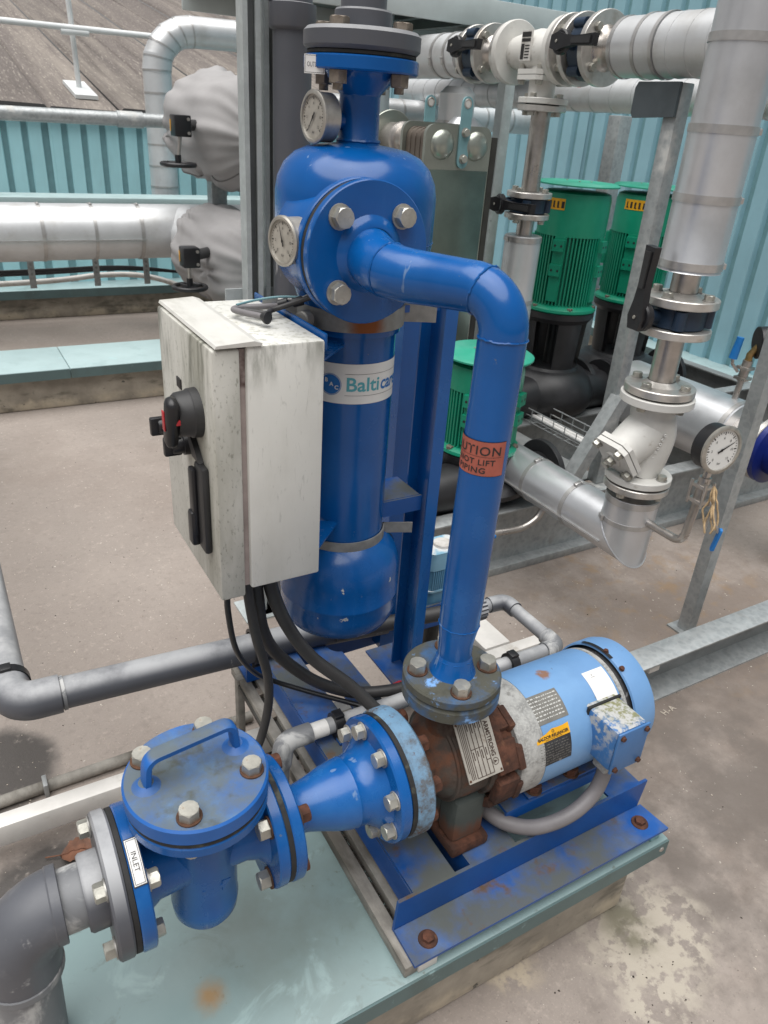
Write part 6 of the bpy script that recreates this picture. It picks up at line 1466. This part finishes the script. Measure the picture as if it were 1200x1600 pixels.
# stand post carrying the high pipe
sp_ = thing('pipe_stand', 'galvanised stand post with dark gusset plate holding up the high silver pipe', 'stand', (2.0, 1.76, 0.25))
B().box((1.975, 1.735, 0.2535), (2.025, 1.785, 1.545), 0.004).build('post', 'galv', sp_)
B().prism([(1.735, 1.455), (1.895, 1.448), (1.905, 1.462), (1.905, 1.530), (1.895, 1.546), (1.735, 1.546)], (1.962, 0, 0), (0, 1, 0), (0, 0, 1), (0.010, 0, 0)).build('gusset', 'gusset', sp_)
d_ = Vector((1.995 - 1.795, 0.0, 0.60 - 0.255)); 
B().prism([(-0.026, -0.026), (0.026, -0.026), (0.026, 0.026), (-0.026, 0.026)], (1.795, 1.725, 0.2545), (1, 0, 0), (0, 1, 0), d_).build('brace', 'galv', sp_)

# ================================================================ HIGH PIPE WITH VALVES
HX, HZ = 2.0, 1.640
hpv_ = thing('high_pipe', 'high silver insulated pipe with stainless flanges crossing the top of the view', 'pipe', (HX, 2.4, HZ - 0.1))
YA = (0, 1, 0)
def hsec(y0, y1, r, m='alu_white', name='cladding_section'): return B().lathe((HX, y0, HZ), YA, [(0.03, 0), (r, 0), (r, y1 - y0), (0.03, y1 - y0)], 44).build(name, m, hpv_)
hsec(2.862, 3.02, 0.080); hsec(3.022, 3.35, 0.081); hsec(3.352, 4.2, 0.080)
for y in (3.02, 2.93, 3.35): bandring(hpv_, (HX, y, HZ), YA, 0.0815, 0.014, buckle=(-0.9, 0, -0.3))
B().cyl((HX, 2.81, HZ), (HX, 2.87, HZ), 0.045, 28).build('stainless_pipe', 'steel', hpv_)
B().disc((HX, 2.795, HZ), YA, 0.100, 0.020).build('flange', 'steel_fl', hpv_)
B().disc((HX, 2.690, HZ), YA, 0.100, 0.022).build('flange', 'steel_fl', hpv_)
B().lathe((HX, 2.690, HZ), (0, -1, 0), [(0.062, 0), (0.050, 0.010), (0.044, 0.03), (0.044, 0.085)], 32).build('weld_neck', 'steel', hpv_)
B().disc((HX, 2.578, HZ), YA, 0.100, 0.018).build('flange', 'steel_fl', hpv_)
B().disc((HX, 2.255, HZ), YA, 0.108, 0.018).build('flange', 'steel_fl', hpv_)
B().lathe((HX, 2.255, HZ), (0, -1, 0), [(0.050, 0), (0.046, 0.01), (0.046, 0.04)], 32).build('stainless_pipe', 'steel', hpv_)
B().disc((HX, 2.195, HZ), YA, 0.108, 0.020).build('flange', 'steel_fl', hpv_)
B().disc((HX, 2.095, HZ), YA, 0.108, 0.022).build('flange', 'steel_fl', hpv_)
B().lathe((HX, 2.095, HZ), (0, -1, 0), [(0.066, 0), (0.056, 0.010), (0.050, 0.03), (0.050, 0.11)], 32).build('weld_neck', 'steel', hpv_)
hsec(1.905, 2.015, 0.083); hsec(1.83, 1.90, 0.086); hsec(1.2, 1.825, 0.084)
for y in (2.005, 1.905, 1.835): bandring(hpv_, (HX, y, HZ), YA, 0.087 if y < 2 else 0.084, 0.012)
for k in range(6): bandring(hpv_, (HX, 1.78 - k * 0.07, HZ), YA, 0.0838, 0.002, 'alu_white')
for (y, s_) in ((2.690, -1), (2.095, -1), (2.578, 1), (2.255, -1), (2.795 + 0.02, 1), (2.195, 1)):
    ring(BO_SM, 'bolt', hpv_, (HX, y if s_ < 0 else y + 0.021, HZ), (0, s_, 0), 0.079, 4, PI / 4)
wafer_valve('butterfly_valve', (HX, 2.754, HZ), YA, (0, -1, 0), (-1, 0, 0.1), 'dark blue butterfly valve on the high pipe, left of the white tee valve', r=0.085, t=0.062)
wafer_valve('butterfly_valve', (HX, 2.156, HZ), YA, (0, -1, 0), (-1, 0.0, 0.05), 'dark blue butterfly valve on the high pipe, right of the white tee valve', r=0.088, t=0.058)
tv = thing('white_tee_valve', 'white cast tee shaped valve body with square bonnet between two high pipe flanges', 'valve', (HX, 2.42, 1.48))
B().disc((HX, 2.552, HZ), YA, 0.104, 0.024).build('flange', 'white_valve', tv); B().disc((HX, 2.275, HZ), YA, 0.104, 0.024).build('flange', 'white_valve', tv)
B().tube([(HX, 2.56, HZ), (HX, 2.50, HZ), (HX, 2.42, HZ), (HX, 2.34, HZ), (HX, 2.28, HZ)], [0.050, 0.060, 0.070, 0.060, 0.050], 32).build('body', 'white_valve', tv, ang=60)
B().cyl((HX, 2.385, 1.485), (HX, 2.395, HZ), 0.047, 28).build('branch', 'white_valve', tv)
for z0, z1 in ((1.567, 1.583), (1.550, 1.565)): B().prism([(-0.05, -0.068), (0.05, -0.068), (0.068, -0.05), (0.068, 0.05), (0.05, 0.068), (-0.05, 0.068), (-0.068, 0.05), (-0.068, -0.05)], (HX, 2.40, z0), (1, 0, 0), (0, 1, 0), (0, 0, z1 - z0)).build('bonnet_flange', 'white_valve', tv)
for a in (PI / 4, 3 * PI / 4, 5 * PI / 4, 7 * PI / 4):
    place(BO_SM, 'bolt', tv, (HX + 0.068 * math.cos(a), 2.40 + 0.068 * math.sin(a), 1.5835)); place(BO_SM, 'nut', tv, (HX + 0.068 * math.cos(a), 2.40 + 0.068 * math.sin(a), 1.5495), (0, 0, -1))
f = on_plane((HX - 0.0715, 2.42, HZ + 0.012), (0.0, -1, 0), (0, 0, 1))
b = B(); b.prism([(-0.027, -0.045), (0.027, -0.045), (0.027, 0.045), (-0.027, 0.045)], f(0)(0, 0), (0, -1, 0), (0, 0, 1), (0.006, 0, 0)); np_ = b.build('nameplate', 'rail', tv)
b = B(); g_ = f(0.001)
for q in ((-0.024, 0.026, 0.024, 0.041), (-0.024, 0.012, 0.024, 0.022), (-0.024, -0.041, -0.006, 0.006)): rect_on(b, g_, *q)
for k in range(5): rect_on(b, g_, -0.002, -0.038 + k * 0.009, 0.022, -0.034 + k * 0.009)
b.build('plate_print', 'ink', np_)
BX, BY = 2.0, 2.372
br = thing('branch_pipe', 'stainless branch pipe with flanges dropping from the white tee valve', 'pipe', (BX, BY, 0.25))
vflange(BX, BY, 1.477, 1.496, 0.088, tv, 'white_valve'); vflange(BX, BY, 1.454, 1.473, 0.086, br)
B().disc((BX, BY, 1.4732), (0, 0, 1), 0.06, 0.0036).build('gasket', 'rubber', br)
sspipe(1.19, 1.455, 0.0345, BX, BY, br)
vflange(BX, BY, 1.168, 1.188, 0.085, br); vflange(BX, BY, 1.094, 1.113, 0.085, br)
sspipe(1.02, 1.095, 0.031, BX, BY, br)
for a in (0.3, 1.87, 3.44, 5.01):
    p = Vector((BX + math.cos(a) * 0.067, BY + math.sin(a) * 0.067, 0))
    for z_, d_2 in ((1.4965, 1), (1.4535, -1), (1.1885, 1), (1.0935, -1)): place(BO_SM, 'bolt', br, p + Vector((0, 0, z_)), (0, 0, d_2))
wafer_valve('butterfly_valve', (BX, BY, 1.1405), (0, 0, 1), (0.25, -1, 0), (-1, 0.25, 0), 'dark blue butterfly valve with sideways black lever left of the green motors', r=0.064, t=0.052)
B().lathe((BX, BY, 0.79), (0, 0, 1), [(0.069, 0), (0.070, 0.24), (0.067, 0.243), (0.03, 0.243)], 40).build('cladding_section', 'alu_white', br)
B().lathe((BX, BY, 0.30), (0, 0, 1), [(0.071, 0), (0.071, 0.488)], 40).build('cladding_section', 'alu_white', br)
bandring(br, (BX, BY, 1.020), (0, 0, 1), 0.0705, 0.018, buckle=(-1, 0.2, 0)); bandring(br, (BX, BY, 0.785), (0, 0, 1), 0.0715, 0.016)

hb = thing('rear_high_pipe', 'silver spiral clad pipe behind the high pipe valves along the right wall', 'pipe', (2.72, 3.0, 1.47))
B().lathe((2.72, 1.6, 1.548), YA, [(0.0, 0), (0.068, 0), (0.068, 2.9), (0, 2.9)], 36).build('cladding', 'alu_white', hb)
for k in range(22): bandring(hb, (2.72, 1.72 + k * 0.125, 1.548), YA, 0.0685, 0.004, 'alu_white')
B().box((2.66, 2.90, 1.555), (2.668, 2.96, 1.60), 0.001).build('flow_label', 'label_white', hb); B().box((2.6575, 2.905, 1.565), (2.6595, 2.93, 1.59)).build('flow_mark', 'red', hb)
b = thing('stand_column', 'pale galvanised column behind the second green motor', 'column', (3.0, 2.95, 0))
B().box((2.98, 2.95, 0.0), (3.06, 3.03, 1.48), 0.004).build('post', 'galv', b)

# pipe along the right with end flange, blue pump and gauge
RX, RZ = 2.60, 0.390
rp_ = thing('suction_main', 'fat silver insulated pipe low along the right wall ending at a blue pump', 'pipe', (RX, 2.2, 0.26))
B().lathe((RX, 1.635, RZ), YA, [(0.07, 0), (0.132, 0.0), (0.136, 0.004), (0.136, 0.42)], 48).build('cladding_section', 'alu', rp_)
B().lathe((RX, 2.057, RZ), YA, [(0.1375, 0), (0.1375, 0.16), (0, 0.16)], 48).build('cladding_section', 'alu', rp_)
bandring(rp_, (RX, 1.65, RZ), YA, 0.137, 0.02, buckle=(-1, 0, 0.3)); bandring(rp_, (RX, 2.055, RZ), YA, 0.138, 0.014)
B().cyl((RX, 1.52, RZ), (RX, 1.64, RZ), 0.085, 32).build('stainless_pipe', 'steel', rp_)
B().disc((RX, 1.500, RZ), YA, 0.125, 0.022).build('flange', 'steel_fl', rp_); ring(BO_SM, 'bolt', rp_, (RX, 1.523, RZ), YA, 0.10, 8, 0.2)
nb_ = thing('blue_pump', 'deep blue round pump body at the right edge behind the leaning post', 'pump', (RX, 1.40, 0.0))
B().lathe((RX, 1.497, RZ), (0, -1, 0), [(0.125, 0), (0.125, 0.022), (0.085, 0.03), (0.09, 0.06), (0.105, 0.09), (0.112, 0.13), (0.112, 0.22), (0.10, 0.26), (0.0, 0.27)], 48).build('casing', 'navy_pump', nb_)
B().box((RX - 0.02, 1.25, 0.0), (RX + 0.09, 1.33, 0.30), 0.01).build('foot', 'navy_pump', nb_)
gs = thing('gauge_cock', 'small stainless cock with blue lever on top of the fat silver pipe', 'valve', (RX, 1.70, RZ + 0.13))
B().cyl((RX, 1.70, RZ + 0.12), (RX, 1.69, 0.66), 0.012, 14).build('pipe', 'steel', gs)
B().box((RX - 0.026, 1.665, 0.605), (RX + 0.020, 1.715, 0.617), 0.002).build('flange', 'steel', gs); B().box((RX - 0.026, 1.665, 0.645), (RX + 0.020, 1.715, 0.657), 0.002).build('flange', 'steel', gs)
B().cyl((RX - 0.003, 1.692, 0.60), (RX - 0.003, 1.688, 0.68), 0.018, 16).build('body', 'steel', gs)
B().tube([(RX - 0.03, 1.70, 0.635), (RX - 0.055, 1.715, 0.665), (RX - 0.06, 1.715, 0.70)], 0.006, 10).build('lever', 'steel', gs); B().tube([(RX - 0.06, 1.715, 0.685), (RX - 0.052, 1.712, 0.765)], [0.016, 0.013], 12).build('lever_grip', 'blue_handle', gs)
gauge('pressure_gauge', (RX + 0.05, 1.655, 0.752), (0.80, -0.60, 0.1), 0.062, 0.05, 'black backed gauge facing away near the right edge', ('black', 'bezel', 'dial_white'), stem=[(RX, 1.69, 0.70), (RX, 1.69, 0.66)], needle=1.0)
B().box((3.2, 1.55, 0.0), (3.28, 1.63, 1.3), 0.004).build('side_post', 'galv', None, 'galvanised post half hidden behind the black backed gauge', 'post')
sb = thing('wall_actuator', 'bright blue and white actuator box at the right edge high on the clad wall', 'actuator', (3.55, 2.35, 1.40))
B().box((3.50, 2.26, 1.44), (3.60, 2.40, 1.50), 0.012).build('housing', 'blue_handle', sb); B().box((3.51, 2.27, 1.505), (3.59, 2.39, 1.55), 0.012).build('cap', 'blue_handle', sb)
B().box((3.52, 2.25, 1.37), (3.60, 2.42, 1.437), 0.006).build('base', 'label_white', sb)

# ================================================================ PLATE HEAT EXCHANGER AND PIPES BEHIND
hx = thing('plate_heat_exchanger', 'tall dark green plate heat exchanger with two round bosses behind the separator', 'heat exchanger', (1.60, 2.45, 0.25))
X0, X1, Y0, Z0, Z1 = 1.470, 1.738, 2.300, 0.30, 1.392
def rrect(x0, x1, z0, z1, r, n=6):
    pts = []
    for cx, cz, a0 in ((x1 - r, z1 - r, 0), (x0 + r, z1 - r, 90), (x0 + r, z0 + r, 180), (x1 - r, z0 + r, 270)):
        for k in range(n + 1):
            a = math.radians(a0 + 90 * k / n); pts.append((cx + r * math.cos(a), cz + r * math.sin(a)))
    return pts
B().prism(rrect(X0, X1, Z0, Z1, 0.035), (0, Y0, 0), (1, 0, 0), (0, 0, 1), (0, 0.014, 0)).build('pressure_plate', 'phe_steel', hx)
B().box((X0 + 0.006, Y0 - 0.005, Z0 + 0.14), (X1 - 0.006, Y0 - 0.0005, 1.256), 0.002).build('panel', 'phe_green', hx)
for x in (X0 + 0.067, X1 - 0.062):
    B().lathe((x, Y0 - 0.0004, 1.332), (0, -1, 0), [(0.046, 0), (0.043, 0.006), (0.032, 0.014), (0.016, 0.019), (0, 0.020)], 36).build('port_boss', 'phe_steel', hx)
for k in range(8):
    y = Y0 + 0.016 + k * 0.0152
    B().prism(rrect(X0 + 0.008 + 0.002 * (k % 2), X1 - 0.008, Z0 + 0.02, Z1 - 0.014 + 0.003 * (k % 2), 0.035), (0, y, 0), (1, 0, 0), (0, 0, 1), (0, 0.0145, 0)).build('plate', 'phe_plate', hx)
B().prism(rrect(X0 - 0.004, X1 + 0.004, Z0, Z1 + 0.004, 0.035), (0, Y0 + 0.140, 0), (1, 0, 0), (0, 0, 1), (0, 0.014, 0)).build('frame_plate', 'phe_steel', hx)
B().box((X1 + 0.010, Y0 + 0.01, 0.25), (X1 + 0.034, Y0 + 0.16, Z1 - 0.03)).build('side_bar', 'strut_dark', hx)
def hanger(x, y, z0, z1, parent):
    n = 12; w = 0.021
    poly = [(x + w * math.cos(a), z1 - w + w * math.sin(a)) for a in [PI * k / n for k in range(n + 1)]] + [(x + w * math.cos(a), z0 + w + w * math.sin(a)) for a in [PI + PI * k / n for k in range(n + 1)]]
    h = B().prism(poly, (0, y, 0), (1, 0, 0), (0, 0, 1), (0, -0.006, 0)).build('lifting_bracket', 'teal_dark', parent)
    B().lathe((x, y - 0.0065, z1 - w), (0, -1, 0), [(0.010, 0.0003), (0.013, 0.0015), (0.015, 0.0003)], 20).build('eye_rim', 'steel', h)
    B().lathe((x, y - 0.0062, z1 - w), (0, -1, 0), [(0.010, 0.0004), (0, 0.0004)], 20).build('eye', 'rail', h)
    return h
h = hanger(1.620, Y0 - 0.001, 1.262, 1.478, hx)
for z in (1.292, 1.372): place(BO_SM, 'bolt', hx, (1.620, Y0 - 0.0072, z), (0, -1, 0))
hanger(1.58, Y0 + 0.162, 1.35, 1.478, hx)
pn = Vector((X0 + 0.045, Y0 + 0.155, 1.335))
B().lathe(pn, YA, [(0.048, 0), (0.050, 0.004), (0.046, 0.02), (0.046, 0.05), (0.056, 0.056), (0.058, 0.064), (0.052, 0.070), (0.052, 0.14)], 36).build('port_neck', 'steel', hx)
B().disc(pn + Vector((0, 0.14, 0)), YA, 0.092, 0.018).build('port_flange', 'phe_steel', hx)
B().box((2.115, 2.75, 0.0), (2.165, 2.80, 1.56), 0.003).build('frame_post', 'galv_blue', None, 'pale galvanised post just right of the dark green heat exchanger', 'post')
for (x, y, r, z1, lab) in ((1.86, 3.42, 0.095, 1.9, 'vertical silver pipe behind the separator neck'), (2.30, 3.35, 0.085, 1.55, 'vertical silver pipe behind the branch pipe flange'), (1.97, 2.80, 0.075, 1.42, 'short silver pipe between the heat exchanger post and branch pipe')):
    t = thing('insulated_pipe', lab, 'pipe', (x, y, 0))
    B().lathe((x, y, 0), (0, 0, 1), [(r, 0), (r, z1 - 0.03), (r - 0.03, z1), (0, z1)], 36).build('cladding', 'alu_white' if r > 0.08 else 'alu', t)
    for z in (1.2, 1.4, 0.9):
        if z < z1 - 0.05: bandring(t, (x, y, z), (0, 0, 1), r, 0.014)
t = thing('rear_crossing_pipe', 'pale horizontal pipe glimpsed above the heat exchanger', 'pipe', (2.2, 4.2, 1.4))
B().lathe((2.05, 4.25, 1.43), (1, 0, 0), [(0.0, 0), (0.07, 0), (0.07, 1.5), (0, 1.5)], 32).build('cladding', 'alu_white', t)
for k in range(7): bandring(t, (2.12 + 0.2 * k, 4.25, 1.43), (1, 0, 0), 0.0705, 0.012)
# siphon under the low insulated pipe
t = thing('drain_siphon', 'curved thin stainless pipe with blue lever below the low silver pipe', 'pipe', (1.55, 1.66, 0.25))
B().tube(smooth_path([(1.60, 1.60, 0.30), (1.575, 1.60, 0.262), (1.52, 1.605, 0.235), (1.44, 1.61, 0.235), (1.34, 1.62, 0.24)], 8), 0.011, 14).build('pipe', 'steel', t)
B().box((1.345, 1.585, 0.232), (1.405, 1.600, 0.244), 0.004).build('lever', 'blue_handle', t)

# ================================================================ SMALL THINGS ON THE GROUND
lf = B(); n = 14; mid_ = []
L_ = 0.075; c0 = Vector((0.005, 1.185, 0.006)); dl_ = Vector((0.9, -0.32, 0.10)).normalized(); sl_ = Vector((0.32, 0.9, 0.0)).normalized()
rows = []
for i in range(n + 1):
    s = i / n; w = 0.033 * math.sin(PI * min(1, s * 1.02)) ** 0.7 * (1 - 0.25 * s) * (1 + 0.06 * math.sin(i * 2.9)); z_ = 0.012 * math.sin(PI * s)
    rows.append([c0 + dl_ * L_ * s + sl_ * w * f_ + Vector((0, 0, z_ + 0.006 * f_ * f_ * (1 if i % 2 else 0.6) + 0.002 * math.sin(i * 1.7 + f_ * 3))) for f_ in (-1, -0.66, -0.33, 0, 0.33, 0.66, 1)])
lf.sheet(rows); lfo = lf.build('dry_leaf', 'leaf', None, 'curled dry brown leaf on the ground behind the inlet flange', 'leaf', ang=60)
B().tube([c0 + Vector((0, 0, 0.004)), c0 - dl_ * 0.03 + Vector((0, 0, 0.004))], 0.0014, 6).build('leaf_stalk', 'leaf', lfo)
B().tube([r_[3] + Vector((0, 0, 0.0006)) for r_ in rows], 0.0009, 5).build('leaf_rib', 'rust', lfo)
b = B(); text_on(b, 'H-A', 0.027, lambda x, y: Vector((1.515 + x * 0.985 - y * 0.15, 0.917 + x * 0.12 + y * 0.95, 0.0025)), bold=0.0004, spacing=1.2)
b.build('chalk_mark', 'grit', None, 'tiny white lettering marked on the ground below the floor channel', 'ground marking')
rc = thing('red_cap', 'small bright red plastic cap lying under the pump discharge flange', 'cap', (0.70, 1.05, 0.27))
B().lathe((0.706, 1.050, 0.296), (0.3, -0.5, 0.6), [(0.012, 0), (0.014, 0.004), (0.014, 0.022), (0.011, 0.026), (0, 0.026)], 20).build('cap_body', 'red', rc)
random.seed(21)
def scatter(name, label, m, areas, n, s0, s1):
    b = B()
    for _ in range(n):
        (x0, x1, y0, y1, z) = random.choice(areas); s = random.uniform(s0, s1); c = Vector((random.uniform(x0, x1), random.uniform(y0, y1), z + s * 0.25))
        q = Quaternion(Vector((random.uniform(-1, 1), random.uniform(-1, 1), random.uniform(-1, 1))).normalized(), random.uniform(0, 6)); k = Vector((1, random.uniform(0.4, 1), random.uniform(0.3, 0.7)))
        vs = [c + q @ Vector((v[0] * k.x, v[1] * k.y, v[2] * k.z)) * s * random.uniform(0.8, 1.2) for v in ((1, 0, 0), (-1, 0, 0), (0, 1, 0), (0, -1, 0), (0, 0, 1), (0, 0, -1))]
        b.add(vs, [(0, 2, 4), (2, 1, 4), (1, 3, 4), (3, 0, 4), (2, 0, 5), (1, 2, 5), (3, 1, 5), (0, 3, 5)])
    return b.build(name, m, None, label, 'debris', kind='stuff', smooth=False)
scatter('debris', 'dark dirt and leaf litter gathered under the blue base frame', 'dirt', [(0.49, 0.95, 0.90, 1.20, 0.0), (0.465, 0.472, 0.58, 0.90, 0.2), (0.36, 0.5, 0.95, 1.3, 0.0), (0.50, 0.75, 0.895, 1.02, 0.02)], 1500, 0.002, 0.009)
scatter('grit', 'pale grit specks scattered over the ground', 'grit', [(-0.4, 1.0, 1.45, 3.6, 0.0), (1.05, 2.2, 0.2, 1.6, 0.0), (-0.3, 0.5, 0.95, 1.5, 0.0), (-0.4, 1.0, 1.45, 2.6, 0.0)], 1500, 0.0008, 0.0028)
scatter('twigs', 'dark crumbs and twig bits scattered over the ground', 'dirt', [(-0.4, 1.0, 1.45, 3.6, 0.0), (1.05, 2.2, 0.2, 1.6, 0.0), (0.5, 1.0, 0.2, 0.5, 0.0), (-0.4, 1.0, 1.45, 2.6, 0.0)], 420, 0.0006, 0.003)
